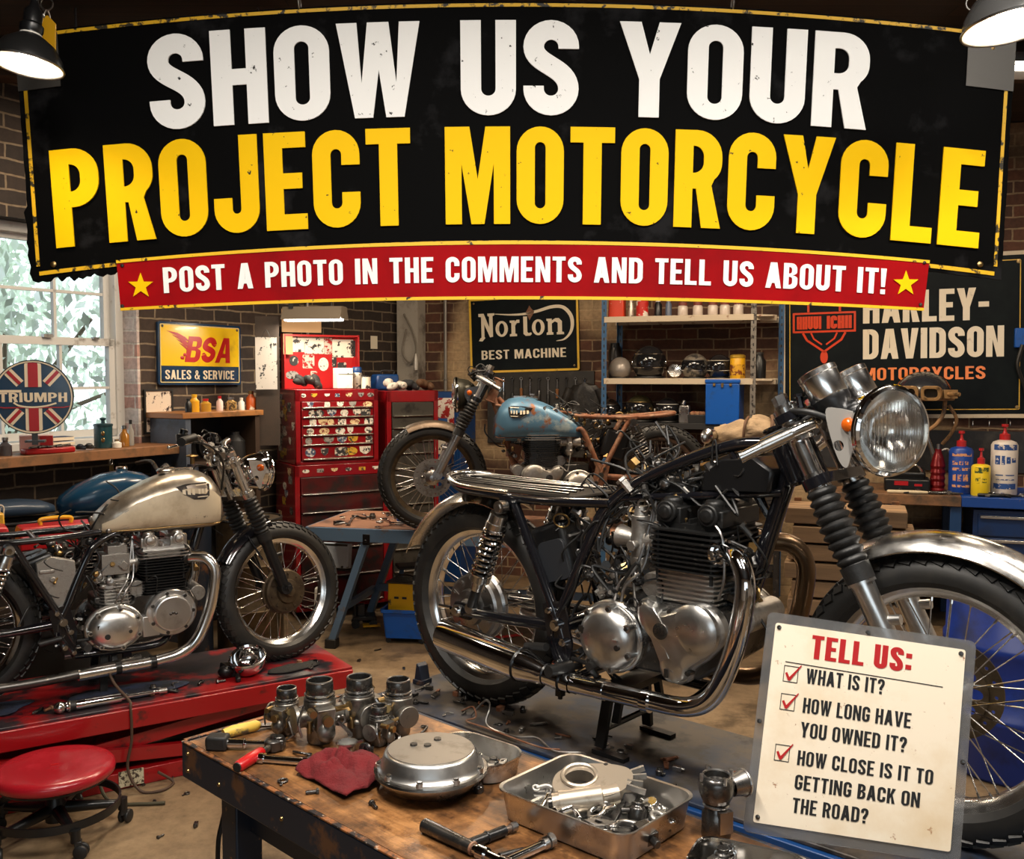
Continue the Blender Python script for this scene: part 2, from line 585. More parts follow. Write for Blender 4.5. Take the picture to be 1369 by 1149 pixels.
struct(mb.build('added_window',WFRAME))  # unseen window added behind the camera for cool chrome reflections
def portal(loc,rot,sx,sy,name):
    l=bpy.data.lights.new(name,'AREA')
    l.shape='RECTANGLE'
    l.size,l.size_y=sx,sy
    l.cycles.is_portal=True
    o=bpy.data.objects.new(name,l)
    COL.objects.link(o)
    o.location,o.rotation_euler=loc,rot
portal((0,-3.3,2.1),(pi/2,0,0),3.2,1.6,'added_window_portal')  # sky portal of the added rear window
o=lw((WS0+WS1)/2,-0.32,(WZ0+WZ1)/2)
portal(o,(-pi/2,0,LA),WS1-WS0,WZ1-WZ0,'left_window_portal')

# ------------------------------------------------------------------ the sash window
d0=0.19
cols=[WS0+0.05+(WS1-WS0-0.10)*i/4 for i in range(5)]
zm=1.95
mb=MB()
zc,w=(WZ0+WZ1)/2,WS1-WS0
mb.box((WS0+0.03,d0,zc),(0.06,0.12,WZ1-WZ0)); mb.box((WS1-0.045,d0,zc),(0.06,0.12,WZ1-WZ0))
mb.box(((WS0+WS1)/2,d0,WZ1-0.03),(w,0.12,0.06)); mb.box(((WS0+WS1)/2,d0-0.03,WZ0+0.02),(w,0.2,0.05))
wf=struct(mb.build('window_1',WFRAME,bev=0.004))
wf.location=LO; wf.rotation_euler=(0,0,LA)
for nm,za,zb,dd in (('lower_sash',WZ0+0.05,zm+0.02,d0-0.025),('upper_sash',zm-0.02,WZ1-0.05,d0+0.02)):
    mb=MB()
    s0,s1=WS0+0.06,WS1-0.075
    mb.box((s0+0.02,dd,(za+zb)/2),(0.045,0.04,zb-za)); mb.box((s1-0.02,dd,(za+zb)/2),(0.045,0.04,zb-za))
    for z in (za+0.025,zb-0.02):mb.box(((s0+s1)/2,dd,z),(s1-s0,0.04,0.045))
    for k in (1,2,3):mb.box((s0+(s1-s0)*k/4,dd,(za+zb)/2),(0.018,0.03,zb-za))
    mb.box(((s0+s1)/2,dd,(za+zb)/2),(s1-s0,0.03,0.018))
    o=mb.build(nm,WFRAME,wf)
    g=MB(); g.box(((s0+s1)/2,dd,(za+zb)/2),(s1-s0-0.03,0.004,zb-za-0.03))
    g.build('pane',mat('window_glass',(1,1,1),0.0,trans=1.0,ior=1.01,spec=0.1),o)
mb=MB()
mb.box((WS1-0.55,d0-0.05,zm+0.03),(0.06,0.03,0.02)); mb.box((WS1-0.22,d0-0.05,zm+0.025),(0.04,0.03,0.015))
mb.build('sash_latch',STEEL,wf)
GRASS=mat('outdoor_ground',(0.66,0.70,0.62),0.9)
mb=MB(); mb.box((0,9,-0.35),(40,16,0.1))
o=struct(mb.build('ground',GRASS)); o.location=LO; o.rotation_euler=(0,0,LA)
LEAF=mat('overexposed_leaves',(0.72,0.80,0.66),0.7,wear=((0.86,0.90,0.84),3,0.4,0.7))  # leaf colour bleached to stand in for overexposed daylight
BARK=mat('bark',rgb(110,95,80),0.9)
def tree(name,s,d,h,rad,label,seed):
    r=random.Random(seed)
    t=thing(name,label,'tree',lw(s,-d,-0.3),group=None)
    mb=MB()
    mb.tube(sm([(0,0,0),(0.05,0.02,h*.4),(-0.05,0.05,h*.8)]),0.12,8)
    for k in range(6):
        a=r.random()*6.28
        mb.tube([(0,0,h*.45),(cos(a)*rad*.7,sin(a)*rad*.7,h*(.6+.3*r.random()))],[0.05,0.02],6)
    mb.build('trunk',BARK,t)
    lf=MB()
    for k in range(3800):
        a,b=r.random()*6.28,r.random()*3.14
        q=rad*(r.random()**0.4)
        c=V((cos(a)*sin(b)*q,sin(a)*sin(b)*q,h*.78+cos(b)*q*.9))
        R=rotm(r.random()*6,r.random()*6,r.random()*6)
        e=0.05+0.05*r.random()
        lf.add([c+R @ V(p) for p in ((-e,0,0),(0,-e*.5,0),(e,0,0),(0,e*.5,0))],[(0,1,2,3)])
    lf.build('foliage',LEAF,t,flip=False)
tree('tree',8.9,5.0,3.2,1.9,'pale green leafy tree beyond the window, behind the round sign',1)
tree('tree',13.2,5.4,3.0,1.8,'pale green tree showing through the panes nearest the white brick reveal',2)

# ------------------------------------------------------------------ added unseen fill strip lights, then the pendants
FIXW=mat('fixture_enamel',rgb(215,212,205),0.4)
TUBEM=mat('fill_tube',(1,1,1),0.4,emit=((1,0.93,0.82),5))
sp=None
for i,(x,y,a,e,c) in enumerate(FILL_STRIPS):
    lab='added unseen twin tube fill light under the dark plank ceiling'
    if sp is None:
        sp=thing('added_fill_light',lab,'ceiling light',(x,y,CEIL-0.2),a,'added fill lights under the ceiling')
        mb=MB()
        mb.prism([(-0.16,-0.01),(-0.05,0.07),(0.05,0.07),(0.16,-0.01),(0.15,-0.01),(0.045,0.06),(-0.045,0.06),(-0.15,-0.01)],(-0.62,0,0),(0,1,0),(0,0,1),(1.24,0,0))
        mb.build('reflector',FIXW,sp)
        mb=MB()
        for q in (-0.06,0.06):mb.cyl((-0.59,q,0.02),(0.59,q,0.02),0.014,n=10)
        mb.build('tube',TUBEM,sp)
        mb=MB()
        for q in (-0.45,0.45):mb.cyl((q,0,0.06),(q,0,0.2),0.006,n=6)
        mb.build('hanger',STEEL,sp)
    else:copy_tree(sp,(x,y,CEIL-0.2),a)

SHADEB=mat('black_enamel_shade',(0.012,0.012,0.012),0.3,coat=0.4)
SHADEW=mat('white_enamel_inside',(0.85,0.80,0.72),0.35)
BULB=mat('lit_bulb',(1,1,1),0.3,emit=((1.0,0.86,0.66),30))
def pendant(px,py,Y,R,tilt,label,shade):
    c=at(px,py,Y)
    t=thing('pendant_lamp',label,'lamp',c,rot=(tilt[0],tilt[1],0))
    out=[(R,0),(R*1.0,0.006),(R*.93,R*.30),(R*.72,R*.62),(R*.42,R*.84),(R*.30,R*.92),(R*.30,R*1.0)]
    inn=[(R*.28,R*.98),(R*.40,R*.80),(R*.69,R*.58),(R*.90,R*.28),(R*.975,0.004)]
    mb=MB(); mb.lathe(out+[(0.001,R*1.0)],n=48,cap=False); s=mb.build('lamp_shade',shade,t)
    mb=MB(); mb.lathe([(0.001,R*.98)]+inn,n=48,cap=False); mb.build('reflector',SHADEW,s)
    mb=MB(); mb.torus((0,0,0.002),(0,0,1),R,0.004,48,8); mb.build('rim',STEEL,s)
    mb=MB(); mb.lathe([(R*.30,R*.98),(R*.33,R*1.05),(R*.33,R*1.2),(R*.26,R*1.28),(R*.26,R*1.62),(R*.16,R*1.75),(R*.1,R*1.95)],n=24); mb.build('socket',SATINB,t)
    mb=MB(); mb.lathe([(0.012,R*.95),(0.02,R*.75),(R*.26,R*.42),(R*.26,R*.30),(R*.15,R*.14),(0.001,R*.12)],n=20); mb.build('bulb',BULB,t)
    mb=MB(); M=t.rotation_euler.to_matrix().inverted()
    top=M @ V((0,0,CEIL-c.z))
    mb.tube(sm([(0,0,R*1.9),(0,0,R*2.2),top*0.8,top]),0.006,8); mb.build('cord',BLK,t)
    lo=t.rotation_euler.to_matrix() @ V((0,0,R*.05))
    add_light('pendant_light','SPOT',c+lo,9,WARM,0.05,spot=radians(150),blend=0.6,rot=(tilt[0],tilt[1],0))
pendant(36,88,3.05,0.105,(-0.10,0.10),'black enamel pendant lamp glowing at the left end of the big black banner',SHADEB)
pendant(1352,36,2.85,0.132,(-0.10,-0.10),'grey enamel pendant lamp glowing at the right end of the big black banner',mat('grey_enamel_shade',(0.10,0.10,0.10),0.25,0.3,coat=0.4))

c=at(421,424,6.75)
t=thing('hooded_tube_light','hooded fluorescent tube light burning above the red tool chest','tube light',c,radians(-8))
mb=MB()
mb.prism([(-0.10,-0.02),(-0.05,0.07),(0.05,0.07),(0.10,-0.02),(0.09,-0.02),(0.04,0.06),(-0.04,0.06),(-0.09,-0.02)],(-0.21,0,0),(0,1,0),(0,0,1),(0.42,0,0))
mb.box((-0.208,0,0.025),(0.006,0.13,0.08)); mb.box((0.208,0,0.025),(0.006,0.13,0.08))
mb.build('hood',mat('hood_grey',rgb(140,128,112),0.35,0.4),t)
mb=MB(); mb.cyl((-0.2,0,-0.012),(0.2,0,-0.012),0.018,n=12); mb.cyl((-0.2,-0.045,-0.012),(0.2,-0.045,-0.012),0.018,n=12)
mb.build('tube',mat('lit_bench_tube',(1,1,1),0.4,emit=((1,0.95,0.86),9)),t)
mb=MB()
for q in (-0.15,0.12):mb.cyl((q,0,0.06),(q,0,CEIL-c.z),0.006,n=6)
mb.box((-0.15,0,0.08),(0.03,0.13,0.05))
mb.build('hanger',DGREY,t)
add_light('bench_tube_light','AREA',c+V((0,0,-0.045)),13,(1,0.88,0.70),0.4,0.08,(0,0,radians(-8)))

mb=MB()
mb.box((0,0,HT/2),(0.20,0.16,HT)); 
o=struct(mb.build('trim_7',mat('column_paint',rgb(170,162,150),0.6,wear=((0.08,0.06,0.045),5,0.5,0.7)))); o.location=bw(0.12,0.09,0); o.rotation_euler=(0,0,BA)
def pipe_thing(name,label,cat,pts,r,m):
    mb=MB(); mb.tube(pts,r,8)
    for p in pts[1:-1]:mb.torus(p,V(pts[-1])-V(pts[0]),r*1.2,r*.4,12,6)
    return tag(mb.build(name,m),label,cat)
GREYP=mat('galvanised_pipe',rgb(150,145,138),0.45,0.6)
p=lw(12.4,0.03,0)
pipe_thing('conduit_pipe','thin grey conduit running up the brick wall right of the yellow and blue sign','pipe',[p+V((0,0,z)) for z in (1.5,2.2,2.9,CEIL-.02)],0.012,GREYP)
p=bw(0.42,0.03,0)
pipe_thing('conduit_pipe','grey vertical conduit on the back wall beside the pale corner column','pipe',[p+V((0,0,z)) for z in (0.8,1.7,2.5,CEIL-.02)],0.014,GREYP)
# ------------------------------------------------------------------ lettering (outlines, height 1)
def arc(cx,cy,rx,ry,a0,a1,n=8):
    return [(cx+rx*cos(radians(a0+(a1-a0)*i/n)),cy+ry*sin(radians(a0+(a1-a0)*i/n))) for i in range(n+1)]
def offset_path(P,t):
    """open stroke with butt ends -> outline"""
    h=t/2
    L,R=[],[]
    n=len(P)
    for i in range(n):
        a=V(P[max(i-1,0)]).to_2d() if False else P[max(i-1,0)]
        b,c=P[i],P[min(i+1,n-1)]
        d1=(b[0]-a[0],b[1]-a[1]); d2=(c[0]-b[0],c[1]-b[1])
        if i == 0:d1=d2
        if i == n-1:d2=d1
        l1=math.hypot(*d1) or 1; l2=math.hypot(*d2) or 1
        n1=(-d1[1]/l1,d1[0]/l1); n2=(-d2[1]/l2,d2[0]/l2)
        m=(n1[0]+n2[0],n1[1]+n2[1])
        k=2/max(m[0]**2+m[1]**2,0.5)
        m=(m[0]*k/1,m[1]*k/1)
        L.append((b[0]+m[0]*h,b[1]+m[1]*h)); R.append((b[0]-m[0]*h,b[1]-m[1]*h))
    return L+R[::-1]
def glyph(ch,w,t):
    """list of (outer, holes)"""
    h,tv=t/2,t*0.82
    r=min(w/2,0.30)
    ri=max(r-t,0.03)
    if ch == 'O' or ch == 'o' or ch == '0':
        out=arc(w-r,1-r,r,r,0,90)+arc(r,1-r,r,r,90,180)+arc(r,r,r,r,180,270)+arc(w-r,r,r,r,270,360)
        q=w-2*t
        k=min(q/2,0.22)
        inn=arc(w-t-k,1-tv-k,k,k,0,90)+arc(t+k,1-tv-k,k,k,90,180)+arc(t+k,tv+k,k,k,180,270)+arc(w-t-k,tv+k,k,k,270,360)
        return [(out,[inn])]
    c=(w-t)/2                      # centre-line corner radius
    if ch == 'C':P=[(w-h,0.64)]+arc(w/2,1-h-c,c,c,0,180,14)+arc(w/2,h+c,c,c,180,360,14)+[(w-h,0.36)]
    elif ch == 'G':P=[(w-h,0.66)]+arc(w/2,1-h-c,c,c,0,180,14)+arc(w/2,h+c,c,c,180,360,14)+[(w-h,0.50-h*.8),(w*0.5,0.50-h*.8)]
    elif ch == 'U':P=[(h,1)]+arc(w/2,h+c,c,c,180,360,16)+[(w-h,1)]
    elif ch == 'J':P=[(w-h,1)]+arc(w/2,h+c,c,c,0,-180,16)+[(h,0.36)]
    elif ch == 'S':
        P=[(w-h,0.70)]+arc(w/2,1-h-c,c,c,0,180,14)
        p0,p1,p2,p3=(h,1-h-c),(h,0.52),(w-h,0.52),(w-h,h+c)
        for i in range(1,16):
            s=i/16; q=1-s
            P.append((q**3*p0[0]+3*q*q*s*p1[0]+3*q*s*s*p2[0]+s**3*p3[0],q**3*p0[1]+3*q*q*s*p1[1]+3*q*s*s*p2[1]+s**3*p3[1]))
        P += arc(w/2,h+c,c,c,0,-180,14)+[(h,0.31)]
    elif ch == '?':
        P=[(h,0.68)]+arc(w/2,1-h-c,c,c,180,0,14)+[(w-h,0.66),(w/2+t*.25,0.46),(w/2,0.40),(w/2,0.27)]
        return [(offset_path(P,t),[]),([(w/2-h,0),(w/2+h,0),(w/2+h,0.17),(w/2-h,0.17)],[])]
    else:P=None
    if P:return [(offset_path(P,t),[])]
    if ch == '!':return [([(0,1),(t*1.1,1),(t*0.9,0.28),(t*.2,0.28)],[]),([(.1*t,0),(t,0),(t,0.18),(.1*t,0.18)],[])]
    if ch == ':':return [([(0,0.12),(t,0.12),(t,0.32),(0,0.32)],[]),([(0,.6),(t,.6),(t,.8),(0,.8)],[])]
    if ch == '-':return [([(0,.4),(w,.4),(w,.4+tv),(0,.4+tv)],[])]
    poly={
        'I':[(0,0),(t,0),(t,1),(0,1)],
        'L':[(0,0),(w,0),(w,tv),(t,tv),(t,1),(0,1)],
        'T':[(w/2-h,0),(w/2+h,0),(w/2+h,1-tv),(w,1-tv),(w,1),(0,1),(0,1-tv),(w/2-h,1-tv)],
        'E':[(0,0),(w,0),(w,tv),(t,tv),(t,.5-tv/2),(w*.9,.5-tv/2),(w*.9,.5+tv/2),(t,.5+tv/2),(t,1-tv),(w,1-tv),(w,1),(0,1)],
        'F':[(0,0),(t,0),(t,.42),(w*.9,.42),(w*.9,.42+tv),(t,.42+tv),(t,1-tv),(w,1-tv),(w,1),(0,1)],
        'H':[(0,0),(t,0),(t,.5-tv/2),(w-t,.5-tv/2),(w-t,0),(w,0),(w,1),(w-t,1),(w-t,.5+tv/2),(t,.5+tv/2),(t,1),(0,1)],
        'M':[(0,0),(t*.9,0),(t*.9,.62),(w/2-t*.36,0),(w/2+t*.36,0),(w-t*.9,.62),(w-t*.9,0),(w,0),(w,1),(w-t*1.35,1),(w/2,.46),(t*1.35,1),(0,1)],
        'N':[(0,0),(t*.95,0),(t*.95,.56),(w-t*1.05,0),(w,0),(w,1),(w-t*.95,1),(w-t*.95,.44),(t*1.05,1),(0,1)],
        'W':[(0,1),(w*.20,0),(w*.42,0),(w*.5,.50),(w*.58,0),(w*.80,0),(w,1),(w-t,1),(w*.71,.36),(w*.5+t*.52,1),(w*.5-t*.52,1),(w*.29,.36),(t,1)],
        'V':[(0,1),(w/2-t*.55,0),(w/2+t*.55,0),(w,1),(w-t*1.05,1),(w/2,.30),(t*1.05,1)],
        'Y':[(0,1),(w/2-h,.40),(w/2-h,0),(w/2+h,0),(w/2+h,.40),(w,1),(w-t*1.05,1),(w/2,.66),(t*1.05,1)],
        'K':[(0,0),(t,0),(t,.34),(t*1.35,.44),(w-t*1.1,0),(w,0),(w*.66,.60),(w,1),(w-t*1.1,1),(t,.60),(t,1),(0,1)],
    }
    if ch in poly:return [(poly[ch],[])]
    if ch == 'A':
        a=t*.95
        return [([(0,0),(a,0),(a+.055,.20),(w-a-.055,.20),(w-a,0),(w,0),(w/2+t*.62,1),(w/2-t*.62,1)],[[(a+.10,.36),(w-a-.10,.36),(w/2,.80)]])]
    if ch == 'D':
        k=min(r-t*.8,w-2*t-.001)
        return [([(0,0)]+arc(w-r,r,r,r,-90,0)+arc(w-r,1-r,r,r,0,90)+[(0,1)],[[(t,tv)]+arc(w-t-k,tv+k,k,k,-90,0)+arc(w-t-k,1-tv-k,k,k,0,90)+[(t,1-tv)]])]
    if ch in 'PR':
        y=.40; rr=min(.27,(1-y)/2)
        k=max(.03,rr-tv)
        hole=[(t,y+tv)]+arc(w-t-k,y+tv+k,k,k,-90,0)+arc(w-t-k,1-tv-k,k,k,0,90)+[(t,1-tv)]
        if ch == 'P':
            return [([(0,0),(t,0),(t,y)]+arc(w-rr,y+rr,rr,rr,-90,0)+arc(w-rr,1-rr,rr,rr,0,90)+[(0,1)],[hole])]
        return [([(0,0),(t,0),(t,y),(w/2-t*.1,y),(w-t*1.05,0),(w,0),(w-t*.55,y+.035)]+arc(w-rr*.8,y+rr,rr*.8,rr*.82,-50,0)+arc(w-rr,1-rr,rr,rr,0,90)+[(0,1)],[hole])]
    if ch == 'B':
        r1,r2=.22,.24
        k1,k2=max(.03,r1-tv*.9),max(.03,r2-tv*.9)
        out=[(0,0)]+arc(w-r2,r2,r2,r2,-90,0)+arc(w-r2,.53-.14,r2,.14,0,75)+arc(w-r1-.02,.53+.13,r1,.13,-75,0)+arc(w-r1-.02,1-r1,r1,r1,0,90)+[(0,1)]
        m=.53
        h1=[(t,m+tv*.42)]+arc(w-.02-t-k1,m+tv*.42+k1*.9,k1,k1*.9,-90,0,5)+arc(w-.02-t-k1,1-tv-k1,k1,k1,0,90,5)+[(t,1-tv)]
        h2=[(t,tv)]+arc(w-t-k2,tv+k2,k2,k2,-90,0,5)+arc(w-t-k2,m-tv*.42-k2*.9,k2,k2*.9,0,90,5)+[(t,m-tv*.42)]
        return [(out,[h1,h2])]
    if ch == '&':
        o1=arc(w*.44,.77,w*.27,.23,0,360,20)[:-1]; i1=arc(w*.44,.77,w*.27-t*.62,.23-t*.6,0,360,16)[:-1]
        o2=arc(w*.40,.275,w*.40,.275,62,422,24)[:-1]; i2=arc(w*.40,.275,w*.40-t*.75,.275-t*.68,0,360,18)[:-1]
        return [(o1,[i1]),(o2,[i2]),([(w*.52,.50),(w*.50,.55),(w*.60,.57),(w*.80,.26),(w*.93,.48),(w*1.04,.42),(w*.87,.16),(w*1.03,0),(w*.84,0),(w*.74,.10),(w*.80,.22)],[])]
    return []
WID={'I':0,'!':-1,':':-1,'M':1.38,'W':1.5,'A':1.12,'V':1.1,'Y':1.1,'T':.94,'L':.86,'E':.88,'F':.86,'J':.96,'N':1.06,'-':.6,'?':.92,'&':1.15}
def text_shapes(s,w=0.42,t=0.17,gap=0.055,space=0.22):
    """[(outer, holes)] along x, baseline 0, height 1; and the total width"""
    x,out=0.0,[]
    for ch in s:
        if ch == ' ':
            x += space
            continue
        k=WID.get(ch,1)
        cw=t if k <= 0 else w*k
        for o,hs in glyph(ch,cw,t):
            out.append(([(p[0]+x,p[1]) for p in o],[[(p[0]+x,p[1]) for p in hh] for hh in hs]))
        x += cw+gap
    return out,x-gap
def letters(s,fn,name,m,parent,depth=0.003,w=0.42,t=0.17,gap=0.055,space=0.22,slant=0.0,shapes=None):
    """fn maps (u 0..1 along the line, v 0..1 up) to local x, z; faces look to local -y"""
    sh,tot=shapes if shapes else text_shapes(s,w,t,gap,space)
    mb=MB()
    for o,hs in sh:
        f=lambda p:fn((p[0]+slant*p[1])/tot,p[1])
        mb.prism([f(p) for p in o],(0,0,0),(1,0,0),(0,0,1),(0,-depth,0),[[f(p) for p in h] for h in hs])
    return mb.build(name,m,parent,ang=25)

def paint(name,col,fleck=(0.02,0.02,0.02),scale=60,lo=0.66,rough=0.45,wear2=None):
    return mat(name,col,.6,wear=(fleck,scale,lo,lo+0.03),wear2=wear2,spec=.12)
SWHITE=paint('sign_white',rgb(250,250,248),scale=34,lo=0.655)
SYEL=paint('sign_yellow',rgb(250,200,4),scale=30,lo=0.665)
SRED=mat('sign_red',rgb(160,4,12),0.65,spec=.10,wear=(rgb(120,4,12),3,0.4,0.8))
SBLACK=mat('sign_black',(0.0012,0.0012,0.0013),0.7,spec=0.06,wear=((0.012,0.012,0.013),3.2,0.56,0.66))
SEDGE=mat('sign_yellow_border',rgb(226,176,24),0.5,wear=((0.02,0.016,0.008),26,0.52,0.58))

# ------------------------------------------------------------------ the big banner
BY=3.40
SCL=BY/FPX
def bpt(px,py):
    p=at(px,py,BY)
    return p.x,p.z
def bmap(u,v):
    xt,xb=689+669*u,691+647*u
    yt,yb=2+44*u*u,331+43*u*u
    return bpt(xb+(xt-xb)*v,yb+(yt-yb)*v)
bx,bz=bpt(689,331)
ban=thing('banner_sign','huge arched black sign reading SHOW US YOUR PROJECT MOTORCYCLE hung across the workshop','sign',(bx,BY,bz))
def rel(p):return (p[0]-bx,p[1]-bz)
NU=48
def strip(u0,u1,v0,v1,n=NU):
    lo=[rel(bmap(u0+(u1-u0)*i/n,v0)) for i in range(n+1)]
    hi=[rel(bmap(u0+(u1-u0)*i/n,v1)) for i in range(n+1)]
    return lo+hi[::-1]
r=random.Random(3)
lo=[]
for i in range(241):
    u=-1+2*i/240
    p=rel(bmap(u,0))
    j=0.022*r.random() if u<-0.80 else 0.003*r.random()
    lo.append((p[0],p[1]-j))
left=[]
for i in range(40):
    v=1-i/40
    p=rel(bmap(-1,v))
    left.append((p[0]-(0.018*r.random() if v<0.30 else 0.003*r.random()),p[1]))
right=[]
for i in range(40):
    v=i/40
    p=rel(bmap(1,v))
    right.append((p[0]+0.003*r.random(),p[1]))
hi=[rel(bmap(1-2*i/60,1)) for i in range(61)]
mb=MB(); mb.prism(lo+right+hi+left[1:],(0,0,0),(1,0,0),(0,0,1),(0,0.012,0))
mb.build('panel',SBLACK,ban,ang=20)
mb=MB()
e=0.004; f=0.014
for a in (strip(-.992,.992,.978,.992),strip(-.985,.985,.012,.028)):mb.prism(a,(0,-0.0015,0),(1,0,0),(0,0,1),(0,-0.002,0))
for u in (-1,1):
    a=[rel(bmap(u*.990,v/20)) for v in range(1,20)]+[rel(bmap(u*.983,v/20)) for v in range(19,0,-1)]
    mb.prism(a,(0,-0.0015,0),(1,0,0),(0,0,1),(0,-0.002,0))
mb.build('border',SEDGE,ban,ang=20)
def banner_line(s,x0,x1,base,k,hgt,name,m,parent,o,yy=0.0,lean=True,**kw):
    def fn(u,v):
        px=x0+(x1-x0)*u
        q=(px-690)/669
        p=bpt(px+(q*11*(v-.5)*hgt/128 if lean else 0),base+k*q*q-v*hgt)
        return p[0]-o[0],p[1]-o[1]
    ob=letters(s,fn,name,m,parent,**kw)
    ob.location.y=yy
    return ob
banner_line('SHOW US YOUR',200,1160,155,40,127,'lettering',SWHITE,ban,(bx,bz),-0.004,depth=0.006,w=.555,t=.205,gap=.075,space=.33)
banner_line('PROJECT MOTORCYCLE',72,1311,300,38,130,'lettering',SYEL,ban,(bx,bz),-0.004,depth=0.006,w=.505,t=.195,gap=.07,space=.30)
mb=MB()
for u,v in ((-.955,.05),(.955,.05),(-.955,.93),(.955,.93)):
    p=rel(bmap(u,v))
    mb.lathe([(0.011,0),(0.010,0.004),(0.005,0.007),(0.001,0.0075)],(p[0],-0.001,p[1]),(0,-1,0),14)
mb.build('rivet',BRASS,ban)
PLATEM=mat('corner_plate',(0.07,0.066,0.06),0.45,0.3)
for u0,u1 in ((-1.0,-.915),(.905,1.0)):
    mb=MB(); mb.prism(strip(u0,u1,.765,.985,6),(0,-0.004,0),(1,0,0),(0,0,1),(0,-0.003,0)); mb.build('corner_plate',PLATEM,ban,ang=20)
mb=MB()
p=rel(bpt(58,66)); q=rel(bpt(64,22))
a=[rel(bpt(*k)) for k in ((44,58),(77,72),(77,34),(66,22),(48,30))]
mb.prism(a,(0,-0.008,0),(1,0,0),(0,0,1),(0,-0.006,0))
mb.build('hook_bracket',YELP,ban,bev=0.002)
mb=MB()
for px in (62,400,980,1300):
    q=rel(bpt(px,30 if px<100 or px>1200 else 12))
    top=CEIL-bz
    n=14
    for i in range(n):
        z0=q[1]+(top-q[1])*i/n; z1=q[1]+(top-q[1])*(i+1)/n
        mb.torus((q[0],0.006,(z0+z1)/2),(0,1,0) if i%2 else (1,0,0),(z1-z0)*.5,0.0028,12,6)
mb.build('chain',STEEL,ban)

def smap(u,v):
    xt,xb=699+541*u,698+534*u
    return bpt(xb+(xt-xb)*v,(401+15*u*u)+((323+26*u*u)-(401+15*u*u))*v)
sx,sz=bpt(699,401)
srel=lambda p:(p[0]-sx,p[1]-sz)
st=thing('banner_sign','arched red strip sign reading POST A PHOTO IN THE COMMENTS fixed below the black banner','sign',(sx,BY-0.016,sz))
def sstrip(u0,u1,v0,v1,n=40):
    return [srel(smap(u0+(u1-u0)*i/n,v0)) for i in range(n+1)]+[srel(smap(u1-(u1-u0)*i/n,v1)) for i in range(n+1)]
mb=MB(); mb.prism(sstrip(-1,1,0,1),(0,0,0),(1,0,0),(0,0,1),(0,0.006,0)); mb.build('panel',SRED,st,ang=20)
mb=MB()
for v in ((0.0,0.055),(.94,1.0)):mb.prism(sstrip(-1,1,*v),(0,-0.001,0),(1,0,0),(0,0,1),(0,-0.002,0))
mb.build('border',mat('strip_yellow_border',rgb(238,190,26),0.5,wear=((0.03,0.02,0.008),24,0.60,0.64)),st,ang=20)
banner_line('POST A PHOTO IN THE COMMENTS AND TELL US ABOUT IT!',221,1181,378,30,34,'lettering',mat('strip_white',rgb(250,250,248),0.6,spec=.12),st,(sx,sz),-0.0015,depth=0.003,w=.50,t=.185,gap=.085,space=.36)
STAR=[(cos(pi/2+i*pi/5)*(1 if i%2 == 0 else .40),sin(pi/2+i*pi/5)*(1 if i%2 == 0 else .40)) for i in range(10)]
for px,py in ((191,383),(1208,380)):
    q=srel(bpt(px,py))
    mb=MB(); mb.prism([(a*.045,b*.045) for a,b in STAR],(q[0],-0.0015,q[1]),(1,0,0),(0,0,1),(0,-0.003,0)); mb.build('star',SYEL,st,ang=20)
mb=MB()
for px,py in ((166,410),(166,356),(1228,408),(1233,352)):
    q=srel(bpt(px,py)); mb.lathe([(0.007,0),(0.005,0.004),(0.001,0.005)],(q[0],-0.001,q[1]),(0,-1,0),10)
mb.build('rivet',DSTEEL,st)

# ------------------------------------------------------------------ enamel signs on the walls
def rrect(w,h,r,n=5,cx=0,cy=0):
    x,y=w/2,h/2
    return [(cx+a,cy+b) for a,b in arc(x-r,y-r,r,r,0,90,n)+arc(-x+r,y-r,r,r,90,180,n)+arc(-x+r,-y+r,r,r,180,270,n)+arc(x-r,-y+r,r,r,270,360,n)]
def flat(parent,name,poly,y,m,d=0.002,holes=()):
    mb=MB(); mb.prism(poly,(0,y,0),(1,0,0),(0,0,1),(0,-d,0),holes)
    return mb.build(name,m,parent,ang=25)
def box_fn(x0,z0,w,h,tilt=0.0):
    return lambda u,v:(x0+w*u,z0+h*v+tilt*w*u)
def ring_frame(w,h,r,t):return rrect(w,h,r),[rrect(w-2*t,h-2*t,max(r-t,0.002))]
def sign_at(name,label,px,py,plane,Wd,roll):
    """centre on the wall at the pixel; plane = ('L'|'B')"""
    r0=ray(px,py)
    o,d,n=(LO,LD,LN) if plane == 'L' else (BO,BD,BN)
    org=V((0,0,CAMH))
    off=o-n*Wd
    t=(off-org).dot(n)/r0.dot(n)
    p=org+r0*t
    th=thing(name,label,'sign',p,rot=(0,0,0))
    th.rotation_euler=(Matrix.Rotation(LA if plane == 'L' else BA,3,'Z') @ Matrix.Rotation(-roll,3,'Y')).to_euler()
    return th
ENB=mat('enamel_dark_blue',rgb(18,52,84),0.25,coat=0.4,wear=((0.02,0.03,0.04),7,0.5,0.8))
ENY=mat('enamel_yellow',rgb(238,196,26),0.25,coat=0.4,wear=((0.55,0.33,0.02),6,0.55,0.8))
ENR=mat('enamel_red',rgb(186,30,30),0.3,coat=0.3)
ENK=mat('enamel_black_green',rgb(8,15,19),0.5,spec=.14,wear=((0.006,0.010,0.011),5,0.4,0.7))
ENC=mat('enamel_cream',rgb(236,222,196),0.3,coat=0.3,wear=((0.5,0.38,0.25),12,0.62,0.75))
ENO=mat('enamel_orange',rgb(244,128,24),0.3,coat=0.3)
ENRO=mat('enamel_red_orange',rgb(214,66,22),0.3,coat=0.3)
BORD_Y=mat('yellow_frame',rgb(232,186,58),0.35,wear=((0.25,0.13,0.03),14,0.6,0.72))
def screws(th,pts,m=DSTEEL,r=0.010,y=-0.012):
    mb=MB()
    for x,z in pts:mb.lathe([(r,0),(r*.8,0.003),(0.001,0.004)],(x,y,z),(0,-1,0),10)
    mb.build('screw',m,th)

